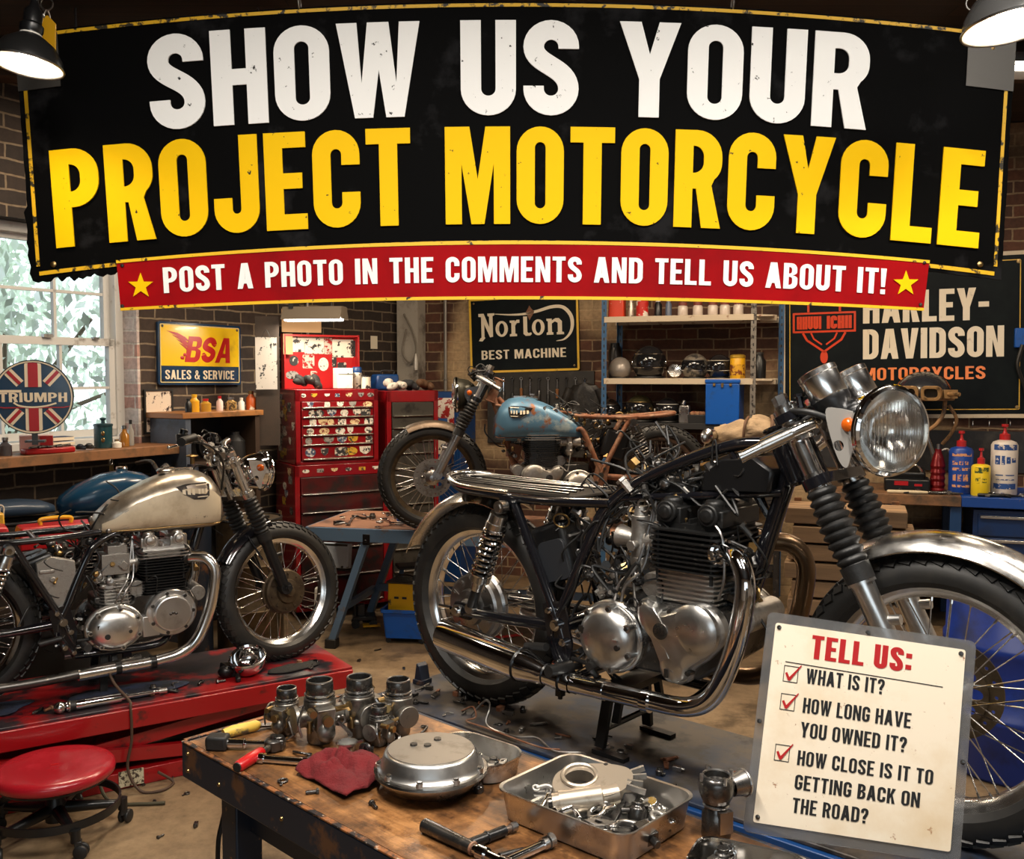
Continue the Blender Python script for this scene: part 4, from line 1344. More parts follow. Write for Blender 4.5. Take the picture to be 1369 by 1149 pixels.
    for s in (-1,1):
        mb=MB()
        y=s*.065
        mb.cyl((X(.735),y,Z(.655)),(X(.665),y,Z(.65)),.026,n=18); mb.torus((X(.70),y,Z(.652)),(1,0,0),.028,.005,20,6)
        mb.cyl((X(.645),y,Z(.60)),(X(.645),y,Z(.72)),.026,n=20); mb.cyl((X(.645),y,Z(.72)),(X(.645),y,Z(.745)),.020,.016,n=14)
        mb.cyl((X(.625),y,Z(.652)),(X(.575),y,Z(.655)),.022,.034,n=20)
        mb.lathe([(.03,0),(.03,.02),(.02,.035),(.001,.04)],(X(.645),y,Z(.605)),(0,0,-1),18)
        mb.cyl((X(.645),y+s*.02,Z(.64)),(X(.645),y+s*.042,Z(.64)),.012,n=10); mb.cyl((X(.645),y+s*.042,Z(.64)),(X(.645),y+s*.05,Z(.64)),.016,n=6)
        mb.tube(sm([(X(.64),y+s*.03,Z(.58)),(X(.65),y+s*.04,Z(.53)),(X(.66),y+s*.045,Z(.47))]),.004,6)
        mb.build('carburettor',carb_m,eng,bev=.002)
    Z=lambda z:z+dz
    mb=MB()
    mb.cyl((X(.70),-.09,Z(.50)),(X(.70),.06,Z(.50)),.036,n=22); mb.cyl((X(.965),-.08,Z(.445)),(X(.965),.09,Z(.445)),.036,n=22)
    mb.build('dynamo',CAST,eng,bev=.003)
    mb=MB()
    for q in (.0,.022):mb.tube(sm([(X(.60+q),-.125,Z(.45)),(X(.62+q),-.13,Z(.50)),(X(.66+q),-.10,Z(.56)),(X(.69),-.06,Z(.73))]),.0045,6)
    mb.tube(sm([(X(.92),-.12,Z(.50)),(X(.935),-.12,Z(.56)),(X(.925),-.115,Z(.66)),(X(.88),-.10,Z(.70))]),.0035,6)
    mb.build('oil_pipe',STEEL,eng)
    return eng

def motorcycle(name,label,origin,ang,o):
    root=thing(name,label,'motorcycle',origin,radians(ang),None)
    fm=o['frame']
    dx,dz=o.get('dx',0),o.get('dz',0)
    make_wheel(root,0,.325,.325,.056,.240,40,TYRE,o['rim'],o['hub'],o.get('rear_brake','drum'),o.get('rb_side',-1),bm=o.get('rbm'),seed=2)
    pv=None
    st=o.get('steer',0)
    fax=o.get('fax',1.43)
    mb=MB()
    R_=.016
    mb.cyl((1.072,0,.80),(1.012,0,.935),.030,n=20); mb.torus((1.072,0,.80),(-.4,0,1),.030,.006,20,6); mb.torus((1.012,0,.935),(-.4,0,1),.030,.006,20,6)
    mb.tube(sm([(1.055,0,.84),(.95,0,.504),(.885,0,.30),(.85,0,.22)],6),.022,14)
    for s in (-1,1):
        bl=o.get('low',0)
        mb.tube(sm([(1.02,0,.90-bl*.4),(.885,s*.03,.884-bl),(.66,s*.06,.79-bl*.8),(.549,s*.085,.706-bl*.4),(.50,s*.10,.61),(.418,s*.11,.42),(.378,s*.11,.31),(.44,s*.11,.195)],6),R_*1.05,12)
        mb.tube(sm([(.87,0,.26),(.82,s*.09,.20),(.72,s*.11,.185),(.44,s*.11,.19)],5),R_,12)
        mb.tube([(.57,s*.075,.725),(1.04,s*.02,.775)],R_*.7,10)
        mb.tube(sm([(.56,s*.095,.712),(.38,s*.11,.703),(.20,s*.11,.70),(.02,s*.11,.712),(-.06,s*.085,.722),(-.09,s*.03,.724),(-.092,0,.724)],5),R_*.85,10)
        mb.tube([(.215,s*.11,.69),(.396,s*.115,.348),(.438,s*.11,.24)],R_*.95,12)
        mb.bar((.36,s*.115,.37),(.43,s*.115,.24),.02,.012,up=(0,1,0))
        mb.prism([(.34,.40),(.42,.42),(.45,.30),(.44,.20),(.40,.20),(.36,.30)],(0,s*.125,0),(1,0,0),(0,0,1),(0,-s*.008,0))
        mb.prism([(.19,.67),(.25,.70),(.16,.71)],(0,s*.118,0),(1,0,0),(0,0,1),(0,s*.008,0))
        mb.cyl((.196,s*.10,.672),(.196,s*.155,.672),.010,n=10)
        mb.prism([(.87,.52),(.95,.54),(.94,.46),(.90,.42)],(0,s*.03,0),(1,0,0),(0,0,1),(0,s*.006,0))
        mb.tube([(.90,s*.03,.87-bl),(1.00,0,.70)],R_*.6,8)
    mb.cyl((.30,-.11,.703),(.30,.11,.703),.012,n=10); mb.cyl((.05,-.11,.71),(.05,.11,.71),.010,n=10); mb.cyl((.44,-.11,.19),(.44,.11,.19),.014,n=10)
    fr=mb.build('frame',fm,root)
    mb=MB()
    for s in (-1,1):
        for a,b,q in ((.396,.345,.014),(.425,.30,.009),(.40,.235,.009),(.435,.21,.008),(.372,.385,.008)):
            mb.cyl((a,s*.118,b),(a,s*.138,b),q*1.2,n=14); mb.cyl((a,s*.138,b),(a,s*.146,b),q*.8,n=6)
        mb.cyl((.196,s*.152,.672),(.196,s*.165,.672),.013,n=6)
    mb.build('frame_bolt',o.get('bolt',CHROME),fr)
    mb=MB()
    for s in (-1,1):
        mb.tube([(.395,s*.10,.335),(.20,s*.11,.325),(-.02,s*.11,.318)],[.020,.018,.016],14)
        mb.prism([(-.055,.30),(.03,.295),(.05,.345),(-.03,.345)],(0,s*.118,0),(1,0,0),(0,0,1),(0,-s*.016,0))
    mb.cyl((.39,-.12,.335),(.39,.12,.335),.024,n=16)
    sw=mb.build('swing_arm',fm,root)
    mb=MB()
    for s in (-1,1):
        mb.cyl((0,s*.11,.325),(0,s*.155,.325),.012,n=12); mb.cyl((0,s*.125,.325),(0,s*.142,.325),.020,n=6); mb.cyl((-.05,s*.118,.322),(-.10,s*.118,.322),.006,n=8)
    mb.build('axle_nut',o.get('bolt',CHROME),sw)
    for s in (-1,1):
        mb=MB()
        a,b=V((.196,s*.148,.668)),V((.072,s*.148,.352))
        d=(b-a)
        at_=lambda t:a+d*t
        mb.cyl(at_(-.02)+V((0,-.014,0)),at_(-.02)+V((0,.014,0)),.020,n=18); mb.cyl(at_(1.02)+V((0,-.012,0)),at_(1.02)+V((0,.012,0)),.016,n=16)
        mb.cyl(at_(.05),at_(.13),.028,.030,n=20); mb.cyl(at_(.13),at_(.20),.033,n=20); mb.cyl(at_(.1),at_(.72),.008,n=8); mb.cyl(at_(.66),at_(.72),.034,n=20); mb.cyl(at_(.70),at_(.82),.024,.021,n=18)
        sh=mb.build('shock_absorber',o['shock'],root)
        mb=MB()
        u,w,ax=basis(d)
        P=[]
        turns=9
        for i in range(turns*14+1):
            t=i/(turns*14)
            q=at_(.18+.50*t)
            P.append(q+(u*cos(2*pi*turns*t)+w*sin(2*pi*turns*t))*.030)
        mb.tube(P,.0064,8)
        mb.build('spring',o['spring'],sh)
        mb=MB(); mb.cyl(at_(.80),at_(1.0),.016,n=14); mb.cyl(at_(.15),at_(.70),.019,n=16); mb.build('damper',SATINB,sh)
    engine(root,o,dz,dx,0,o['cover'],o['fin'],o['head'],o['barrel'],o['case'],5,o['carb'],o.get('vtwin',False),o.get('oval',1.0))
    for s in o.get('pipes',(-1,1)):
        mb=MB()
        hd=o.get('header',CHROME) if s<0 else o.get('far_header',o.get('header',CHROME))
        P=sm([(.90+dx,s*.085,.612+dz),(.945+dx,s*.115,.622+dz),(.992+dx,s*.150,.612+dz),(1.020+dx,s*.168,.56+dz),(1.012+dx,s*.172,.47+dz),(.985+dx,s*.172,.365+dz),(.935+dx,s*.172,.265+dz*1.1),(.865+dx,s*.172,.222+dz*1.3),(.75+dx,s*.174,.213+dz*1.5),(.60,s*.180,.210+dz*1.5),(.44,s*.19,.208+dz*1.5)],7)
        cut=o.get('pipe_end')
        if cut:P=[p for p in P if p.x>cut or p.z>.3]
        mb.tube(P,.0255,20)
        ex=mb.build('exhaust_pipe',hd,root)
        mb=MB()
        mb.torus((.915+dx,s*.098,.617+dz),(.8,s*.5,0),.031,.009,24,8)
        for xx in (.745,.60,.50):
            if cut and xx<cut:continue
            z=(.212 if xx>.5 else .208)+dz*1.5
            mb.cyl((xx-.012,s*.179,z),(xx+.012,s*.178,z),.0292,n=20)
        mb.build('pipe_collar',SATINB if o.get('dark_collar') else hd,ex)
        if o.get('muffler'):
            mb=MB()
            a,b=V((.50,s*.188,.207)),V((.0,s*.205,.264))
            L_=(b-a).length
            mb.lathe([(.0265,0),(.028,.03),(.029,.085),(.032,.10),(.046,.165),(.0475,.18),(.0475,.20),(.0475,L_-.02),(.046,L_-.004),(.040,L_),(.036,L_),(.034,L_-.05),(.001,L_-.06)],a,b-a,36,cap=False)
            mu=mb.build('muffler',o['muffler'],root,ang=45)
            mb=MB()
            for h in (.032,.09,.185):
                q=a+(b-a).normalized()*h
                mb.torus(q,b-a,.028 if h<.1 else .048,.004,30,6)
            q=a+(b-a).normalized()*.04
            mb.cyl(q+V((0,0,-.02)),q+V((0,0,-.055)),.007,n=8); mb.box(q+V((0,0,-.036)),(.02,.02,.02))
            mb.build('muffler_clamp',SATINB,mu)
    mb=MB()
    for s in (-1,1):
        mb.cyl((.47,s*.11,.235),(.47,s*.16,.245),.010,n=10); mb.cyl((.47,s*.155,.245),(.47,s*.255,.252),.016,n=14)
        mb.tube(sm([(.45,s*.12,.255),(.52,s*.145,.262),(.56,s*.15,.268)]),.007,8); mb.cyl((.56,s*.14,.268),(.56,s*.19,.27),.012,n=10)
        mb.cyl((.30,s*.15,.27),(.385,s*.16,.285),.012,n=10)
    mb.build('footpeg',RUBBER,root)
    mb=MB()
    for s in (-1,1):
        mb.bar((.56,s*.09,.185),(.55,s*.12,.02),.016,.030,up=(1,0,0)); mb.bar((.60,s*.09,.185),(.60,s*.115,.10),.014,.022,up=(1,0,0))
        mb.bar((.53,s*.12,.008),(.64,s*.12,.006),.028,.012)
    mb.cyl((.555,-.11,.07),(.555,.11,.07),.009,n=8); mb.box((.575,0,.185),(.08,.2,.02))
    mb.build('centre_stand',SATINB,root)
    mb=MB()
    mb.box((.335,-.03,.545),(.13,.10,.17),rotm(0,-.35,0)); mb.box((.30,.06,.53),(.16,.09,.18),rotm(0,-.3,0))
    mb.build('oil_tank',o.get('boxm',SATINB),root,bev=.018,seg=3)
    mb=MB(); mb.prism(rrect(.10,.12,.02),(.36,-.086,.525),(.95,0,.3),(-.3,0,.95),(0,-.012,0)); mb.build('side_panel',mat('dark_panel',(.02,.022,.026),.4),root,bev=.003)
    greeble(o['seed'],(.42,0,.57),(.22,.20,.24),46,root,[DSTEEL,STEEL,SATINB,BRASS],.35)
    greeble(o['seed']+1,(.66,0,.70),(.30,.19,.12),46,root,[DSTEEL,STEEL,SATINB,BRASS,CAST],.6)
    greeble(o['seed']+2,(.46,-.04,.28),(.16,.20,.14),26,root,[DSTEEL,STEEL,SATINB],.3)
    greeble(o['seed']+3,(.94,0,.56),(.10,.17,.20),22,root,[DSTEEL,STEEL,BRASS,SATINB],.5)
    greeble(o['seed']+5,(.60,-.09,.50),(.16,.08,.12),22,root,[CAST,STEEL,BRASS,SATINB],.5)
    if o.get('top_box'):
        mb=MB()
        mb.prism([(.82,.765),(1.02,.775),(1.03,.83),(.98,.862),(.87,.85),(.83,.82)],(0,.05,0),(1,0,0),(0,0,1),(0,-.10,0)); mb.box((.72,0,.765),(.16,.08,.035),rotm(0,.05,0))
        mb.build('coil_box',SATINB,root,bev=.008)
        greeble(o['seed']+4,(.76,0,.80),(.34,.10,.07),40,root,[DSTEEL,STEEL,SATINB,BRASS],.8)
    # front end --------------------------------------------------------------
    T0,T1=V((1.078+o.get('ft',0),0,.997)),V((fax-.025,0,.345))
    d=T1-T0
    FT=lambda t,y:T0+d*t+V((0,y,0))
    pivot=V((1.04,0,.86))
    axis=V((-.35,0,.667)).normalized()
    front=[]
    w0=make_wheel(root,fax,.333,.333,.050,.252,40,TYRE,o['frim'],o['hub'],o.get('front_brake','disc'),o.get('fb_side',1),bm=o.get('fbm'),seed=3)
    front.append(w0)
    fork=MB()
    for y in (-.10,.10):
        fork.cyl(FT(-.0,y),FT(.66,y),o.get('fr',.0175),n=20)
        fork.cyl(FT(-.035,y),FT(.012,y),.020,n=6); fork.cyl(FT(.012,y),FT(.05,y),.030,.028,n=20)
        fork.cyl(FT(.245,y),FT(.30,y),.026,.030,n=20)
    fk=fork.build('fork',o['stanchion'],root,split=False); front.append(fk)
    mb=MB()
    for t,k in ((.045,.022),(.275,.026)):
        c=FT(t,0)
        mb.prism([(p[0],p[1]) for p in rrect(.07,.26,.03)],c-axis*k/2,V((.667,0,.35)).normalized(),(0,1,0),axis*k)
    mb.cyl(FT(.02,0)-V((.03,0,0)),FT(.30,0)-V((.03,0,0)),.02,n=12)
    mb.build('triple_clamp',o.get('clampm',GLOSSB),fk,bev=.004,split=False)
    mb=MB()
    for y in (-.10,.10):
        u=9
        g0,g1=.30,.56
        prof,L_=[],d.length*(g1-g0)
        for k in range(u):
            h=L_*k/u
            q=.036+.006*(1-abs(2*k/(u-1)-1)) 
            prof += [(q*.80,h),(q,h+L_/u*.30),(q,h+L_/u*.55),(q*.80,h+L_/u*.9)]
        mb.lathe([(.026,-.004)]+prof+[(.030,L_)],FT(g0,y),d,24)
        mb.cyl(FT(.56,y),FT(.615,y),.035,.034,n=22)
    mb.build('fork_gaiter',RUBBER,fk,ang=50)
    mb=MB()
    for y in (-.10,.10):
        mb.cyl(FT(.60,y),FT(.625,y),.033,n=22); mb.tube([FT(.61,y),FT(.66,y),FT(.93,y),FT(.985,y)],[.0285,.027,.027,.024],20); mb.cyl(FT(.985,y)+V((0,-.022,0)),FT(.985,y)+V((0,.022,0)),.030,n=20)
        mb.cyl(FT(.76,y)+V((.0,0,.01)),FT(.76,y)+V((.045,0,.02)),.012,n=10)
        mb.cyl(FT(.985,y)+V((0,-.035 if y<0 else .035,0)),FT(.985,y)+V((0,-.05 if y<0 else .05,0)),.014,n=6)
    mb.build('fork_leg',o['leg'],fk)
    hx,hz,hr=o.get('light',(1.262,.942,.097))
    mb=MB()
    mb.lathe([(.001,-.125),(.03,-.122),(.062,-.105),(hr*.86,-.07),(hr*.955,-.03),(hr*.97,-.012),(hr*1.02,-.010),(hr*1.05,.004),(hr*1.03,.016),(hr*.965,.020),(hr*.945,.012)],(hx,0,hz),(1,0,-.02),56,cap=False)
    hl=mb.build('headlight',o['lightm'],root,ang=40); front.append(hl)
    mb=MB(); mb.torus((hx+.004,0,hz),(1,0,-.02),hr*1.0,.0075,56,8); mb.build('rim',CHROME,hl)
    mb=MB()
    mb.lathe([(.001,-.07),(.02,-.068),(.05,-.05),(.075,-.022),(hr*.93,.006)],(hx,0,hz),(1,0,-.02),48,cap=False)
    mb.build('reflector',mat('headlight_reflector',(.92,.90,.86),.17,1.0),hl)
    mb=MB(); mb.ball((hx-.035,0,hz),(.018,.016,.016),14,8); mb.build('bulb',mat('bulb_glass',(.8,.75,.66),.05,.6),hl)
    mb=MB()
    rings=[]
    nR=14
    for i in range(nR+1):
        q=hr*.945*(1-i/nR)
        rings.append([V((hx+.012+.022*(1-(q/(hr*.945))**2)+.0007*(i%2),q*cos(2*pi*k/64)*1.0,hz+q*sin(2*pi*k/64))) for k in range(64)])
    mb.rings(rings,cap=False)
    for k in range(-9,10):
        y=k*hr*.095
        zz=sqrt(max(0,(hr*.86)**2-y*y))
        mb.bar((hx+.030-.02*(y/hr)**2,y,hz-zz*.8),(hx+.030-.02*(y/hr)**2,y,hz+zz*.8),.0025,.003,up=(1,0,0))
    mb.build('lens',mat('ribbed_lens',(1,1,1),.05,trans=1.0,ior=1.3),hl,flip=True)
    mb=MB()
    for s in (-1,1):
        pts=[(p.x,p.y) for p in sm([(hx-.128,hz+.042,0),(hx-.10,hz+.052,0),(hx-.05,hz+.038,0),(hx-.04,hz,0),(hx-.06,hz-.04,0),(hx-.075,hz-.085,0),(hx-.10,hz-.055,0)],5,True)]
        mb.prism(pts,(0,s*.106,0),(1,0,0),(0,0,1),(0,s*.005,0),[arc(hx-.095,hz-.035,.013,.013,0,360,12)[:-1]])
        mb.cyl((hx-.05,s*.09,hz+.01),(hx-.05,s*.12,hz+.01),.010,n=12)
    mb.build('light_bracket',o.get('bracketm',mat('bracket_alloy',(.50,.48,.45),.38,.5)),fk)
    mb=MB()
    for s in (-1,1):mb.lathe([(.017,0),(.016,.008),(.008,.014),(.001,.015)],(hx-.07,s*.111,hz+.015),(0,s,0),18)
    mb.build('side_reflector',AMBER,fk)
    if o.get('gauges'):
        for (gx,gy,gz,gr) in ((1.150,-.052,1.060,.047),(1.175,.075,1.060,.044)):
            ax=V((-.50,-.05,.87)).normalized()
            c=V((gx,gy,gz))
            mb=MB(); mb.lathe([(.001,-.085),(gr*.5,-.082),(gr*.72,-.062),(gr*.8,-.052),(gr*.95,-.05),(gr,-.046),(gr,.008),(gr*1.04,.010),(gr*1.04,.022),(gr*.93,.024),(gr*.9,.016),(.001,.016)],c,ax,44)
            g=mb.build('gauge',RIMM,root,ang=35); front.append(g)
            mb=MB(); mb.lathe([(.001,.0),(gr*.5,-.002),(gr*.86,-.012),(gr*.97,-.05+.012),(gr*.96,-.052),(gr*.6,-.09),(.001,-.094)][::-1],c-ax*.0,ax,30); mb.v=[tuple(V(p)-ax*.012) for p in mb.v]
            mb.build('gauge_cup',SATINB,g)
            mb=MB(); mb.lathe([(gr*.9,.0165),(.001,.0175)],c,ax,36); mb.build('gauge_face',BLK,g)
    hb=o.get('bars')
    mb=MB()
    if hb == 'clip':
        for s in (-1,1):
            mb=MB(); mb.tube([(1.155,s*.10,.956),(1.11,s*.15,.928),(1.07,s*.18,.903),(1.03,s*.207,.878)],[.014,.0145,.0135,.0135],16); mb.cyl((1.13,s*.10,.915),(1.112,s*.10,.955),.032,n=20)
            mb.tube([(1.065,s*.183,.900),(1.12,s*.14,.934)],.017,16); mb.cyl((1.031,s*.206,.879),(1.024,s*.211,.875),.0155,n=16)
            b=mb.build('handlebar',o.get('barm',DCHROME),root); front.append(b)
        mb=MB()
        for s in (-1,1):
            mb.tube(sm([(1.09,s*.06,1.0),(1.13,s*.02,1.03),(1.16,s*.03,1.0),(1.12,s*.10,.96),(1.05,s*.16,.915)]),.005,8)
            mb.tube(sm([(1.08,s*.11,.985),(1.15,s*.12,.985),(1.20,s*.09,.965)]),.008,10)
        mb.build('cable',WIREB,b)
        greeble(o['seed']+6,(1.13,0,.975),(.12,.17,.06),44,b,[SATINB,GLOSSB,STEEL,CHROME],0)
    else:
        bm_=o['barm']
        y1=.36
        sw_=o.get('sweep',0)
        P=sm([(.90+sw_*1.5,-y1,1.075),(.99+sw_,-.30,1.09),(1.09,-.20,1.07),(1.11,-.11,1.03),(1.10,-.05,1.022),(1.10,.05,1.022),(1.11,.11,1.03),(1.09,.20,1.07),(.99+sw_,.30,1.09),(.90+sw_*1.5,y1,1.075)],5)
        mb.tube(P,.0115,12)
        for y in (-.045,.045):mb.cyl((1.10,y,.985),(1.10,y,1.045),.016,n=12)
        b=mb.build('handlebar',bm_,root); front.append(b)
        for s in (-1,1):
            mb=MB(); mb.tube([(.985+sw_,s*.305,1.090),(.90+sw_*1.5,s*.36,1.076),(.86+sw_*1.9,s*.40,1.068)],[.017,.018,.019],16); mb.build('grip',RUBBER,b)
            mb=MB(); mb.box((1.02,s*.275,1.092),(.05,.03,.035),rotm(0,0,s*-.5)); mb.cyl((1.02,s*.27,1.09),(1.03,s*.268,1.13),.018,n=14)
            mb.build('switch_gear',SATINB,b,bev=.004)
            mb=MB(); mb.tube(sm([(1.05,s*.25,1.08),(1.06,s*.28,1.07),(1.03,s*.33,1.06),(.99,s*.36,1.05)]),[.006]*19,8); mb.ball((.985,s*.362,1.05),.008,10,6); mb.build('lever',CHROME,b)
        mb=MB()
        for s in (-1,1):mb.tube(sm([(1.03,s*.26,1.08),(1.12,s*.20,1.05),(1.15,s*.10,.97),(1.12,s*.04,.85)]),.005,8)
        mb.build('cable',WIREB,b)
        greeble(o['seed']+6,(1.11,0,1.01),(.10,.16,.06),34,b,[SATINB,DSTEEL,STEEL,CHROME,CAST],.1)
    front_bar=b
    if o.get('fender'):
        f=o['fender']
        a0,a1,rr,wd=f['a0'],f['a1'],f['r'],f['w']
        mb=MB()
        rings=[]
        for i in range(37):
            a=radians(a0+(a1-a0)*i/36)
            ring=[]
            for k in range(13):
                t=-1+2*k/12
                q=rr-.030*t*t-(.012 if abs(t)>.95 else 0)
                ring.append(V((fax+cos(a)*q,wd*t,.333+sin(a)*q)))
            for k in range(12,-1,-1):
                t=-1+2*k/12
                q=rr-.003-.030*t*t-(.012 if abs(t)>.95 else 0)
                ring.append(V((fax+cos(a)*q,wd*t*.98,.333+sin(a)*q)))
            rings.append(ring)
        mb.rings(rings)
        fe=mb.build('front_mudguard',f['m'],root); front.append(fe)
        mb=MB()
        for s in (-1,1):
            for aa in (122,):
                a=radians(aa)
                mb.tube([(fax+cos(a)*(rr-.03),s*wd*.95,.333+sin(a)*(rr-.03)),(fax+cos(a)*.20-.03,s*.095,.333+sin(a)*.20)],.005,8)
        mb.build('mudguard_stay',f['m'],fe)
    if o.get('rfender'):
        f=o['rfender']
        mb=MB()
        rings=[]
        for i in range(33):
            a=radians(f['a0']+(f['a1']-f['a0'])*i/32)
            ring=[]
            for sgn,kk in ((1,range(13)),(-1,range(12,-1,-1))):
                for k in kk:
                    t=-1+2*k/12
                    q=f['r']-.035*t*t-(.003 if sgn<0 else 0)
                    ring.append(V((cos(a)*q,f['w']*t*(1 if sgn>0 else .98),.325+sin(a)*q)))
            rings.append(ring)
        mb.rings(rings)
        mb.build('rear_mudguard',f['m'],root)
        mb=MB()
        mb.box((.22,0,.718),(.44,.20,.010)); mb.box((-.05,0,.722),(.12,.15,.010))
        rl=mb.build('seat_pan',f.get('pan',mat('seat_pan_steel',(.05,.042,.034),.8,0,spec=.08,wear=((.05,.04,.03),14,.5,.66))),root,bev=.003)
        mb=MB()
        for k in range(3):
            q=.10-.034*k
            mb.tube(sm([(.42,q,.728+.003*k),(.15,q*1.02,.732),(-.06,q*.9,.736),(-.105,0,.738),(-.06,-q*.9,.736),(.15,-q*1.02,.732),(.42,-q,.728+.003*k)],5),.0035,8)
        mb.tube(sm([(.17,-.118,.70),(.0,-.118,.705),(-.09,-.08,.735),(-.13,0,.742),(-.09,.08,.735),(.0,.118,.705),(.17,.118,.70)],5),.006,10)
        mb.build('seat_spring',DSTEEL,rl,split=False)
        mb=MB(); mb.tube(sm([(.20,-.118,.716),(.0,-.118,.722),(-.09,-.085,.74),(-.135,0,.745),(-.09,.085,.74),(.0,.118,.722),(.20,.118,.716)],5),.0075,10); mb.build('tail_loop',RIMM,rl)
    if o.get('tank'):
        k=o['tank']
        tz=k.get('dz',0)
        tx=k.get('dx',0)
        S=[(.535,.725,.030,.018),(.542,.73,.058,.03),(.565,.742,.088,.048),(.62,.765,.112,.072),(.70,.785,.128,.096),(.78,.802,.136,.117),(.86,.815,.140,.132),(.94,.820,.142,.137),(1.0,.815,.140,.132),(1.045,.803,.130,.118),(1.075,.785,.110,.095),(1.092,.765,.08,.065),(1.099,.752,.045,.035)]
        mb=MB(); loft_yz(mb,[(x+tx,z+tz,w,h) for x,z,w,h in S],40,2.7)
        tk=mb.build('fuel_tank',k['m'],root,ang=60)
        if 'panelm' in k:
            mb=MB()
            for s in (-1,1):
                rows=[]
                for (x,z,w,h) in S[2:-2]:
                    f1,f0=(.45 if x>.66 else .05),-.86
                    ring=[]
                    for i in range(9):
                        q=f0+(f1-f0)*i/8
                        yy=(1-min(1,abs(q))**2.7)**(1/2.7)
                        ring.append(V((x+tx,s*(w*yy+.0015),z+tz+h*q)))
                    rows.append(ring)
                vs=[p for r_ in rows for p in r_]
                fs=[(i*9+j,i*9+j+1,(i+1)*9+j+1,(i+1)*9+j) for i in range(len(rows)-1) for j in range(8)]
                mb.add(vs,fs)
            mb.build('tank_panel',k['panelm'],tk,flip=True,ang=60)
        mb=MB()
        for s in (-1,1):
            P=[(x+tx,s*(w*(1-.80**2.7)**(1/2.7)+.002),z+tz-h*.80) for x,z,w,h in S[2:-1]]
            mb.tube(sm(P,3),.0028,6)
        mb.build('pinstripe',k.get('stripe',BRASS),tk)
        mb=MB(); mb.lathe([(.038,0),(.042,.008),(.042,.016),(.034,.022),(.001,.024)],(.86+tx,0,.943+tz),(-.1,0,1),30); mb.box((.86+tx,0,.97+tz),(.03,.012,.012)); mb.box((.93+tx,0,.957+tz),(.09,.03,.012)); mb.build('filler_cap',DCHROME,tk)
        for s in (-1,1):
            mb=MB()
            bx_,bz_=.945+tx,.865+tz
            F=lambda a,b:(bx_+a,s*.0,bz_+b)
            out=[(-.075,.025),(-.03,.036),(.055,.04),(.075,.03),(.07,-.02),(.05,-.036),(.0,-.034),(-.04,-.01)]
            def side(a,b,lift):
                x=bx_+a
                for (s0,s1) in zip(S,S[1:]):
                    if s0[0]+tx <= x <= s1[0]+tx:
                        q=(x-s0[0]-tx)/(s1[0]-s0[0]); z,w,h=[s0[i]+(s1[i]-s0[i])*q for i in (1,2,3)]
                        r_=max(-1,min(1,(bz_+b-z-tz)/h))
                        return V((x,s*(w*(1-abs(r_)**2.7)**(1/2.7)+lift),bz_+b))
                return V((x,s*.14,bz_+b))
            def plate(mbx,poly,l0,l1):
                n=len(poly)
                A=[side(a,b,l0) for a,b in poly]; B=[side(a,b,l1) for a,b in poly]
                tri=tessellate_polygon([[V((a,b,0)) for a,b in poly]])
                mbx.add(A+B,[tuple(i+n for i in t) for t in tri]+[(i,(i+1)%n,(i+1)%n+n,i+n) for i in range(n)])
            plate(mb,out,.0,.006)
            bd=mb.build('tank_badge',k.get('badge',DSTEEL),tk)
            mb=MB()
            for (x0,x1) in ((-.05,-.036),(-.028,-.014),(-.008,.004),(.02,.028),(.036,.044),(.052,.060)):
                plate(mb,[(x0,-.012+.1*abs(x0)),(x1,-.014+.1*abs(x1)),(x1,.012),(x0,.012)],.006,.0075)
            plate(mb,[(.016,-.026),(.062,-.024),(.062,-.020),(.016,-.022)],.006,.0075); plate(mb,[(.01,.026),(.065,.030),(.065,.034),(.01,.030)],.006,.0075)
            mb.build('badge_marks',ENC,bd)
    if o.get('seat'):
        mb=MB()
        loft_yz(mb,[(.02,.76,.06,.02),(.04,.765,.10,.035),(.12,.775,.125,.045),(.30,.775,.13,.045),(.42,.765,.12,.04),(.50,.752,.10,.03),(.53,.745,.06,.015)],28,3)
        mb.build('seat',o['seat'],root,ang=60)
    if st:
        Mx=Matrix.Translation(pivot) @ Matrix.Rotation(radians(st),4,axis) @ Matrix.Translation(-pivot)
        for q in front:q.location,q.rotation_euler=Mx.to_translation(),Mx.to_euler()
    else:Mx=Matrix.Identity(4)
    for q,ya,pv in ((hl,o.get('light_yaw'),V((hx-.07,0,hz))),(front_bar,o.get('bar_yaw'),V((1.06,0,1.0)))):
        if ya:
            My=Mx @ Matrix.Translation(pv) @ Matrix.Rotation(radians(ya),4,'Z') @ Matrix.Translation(-pv)
            q.location,q.rotation_euler=My.to_translation(),My.to_euler()
    return root
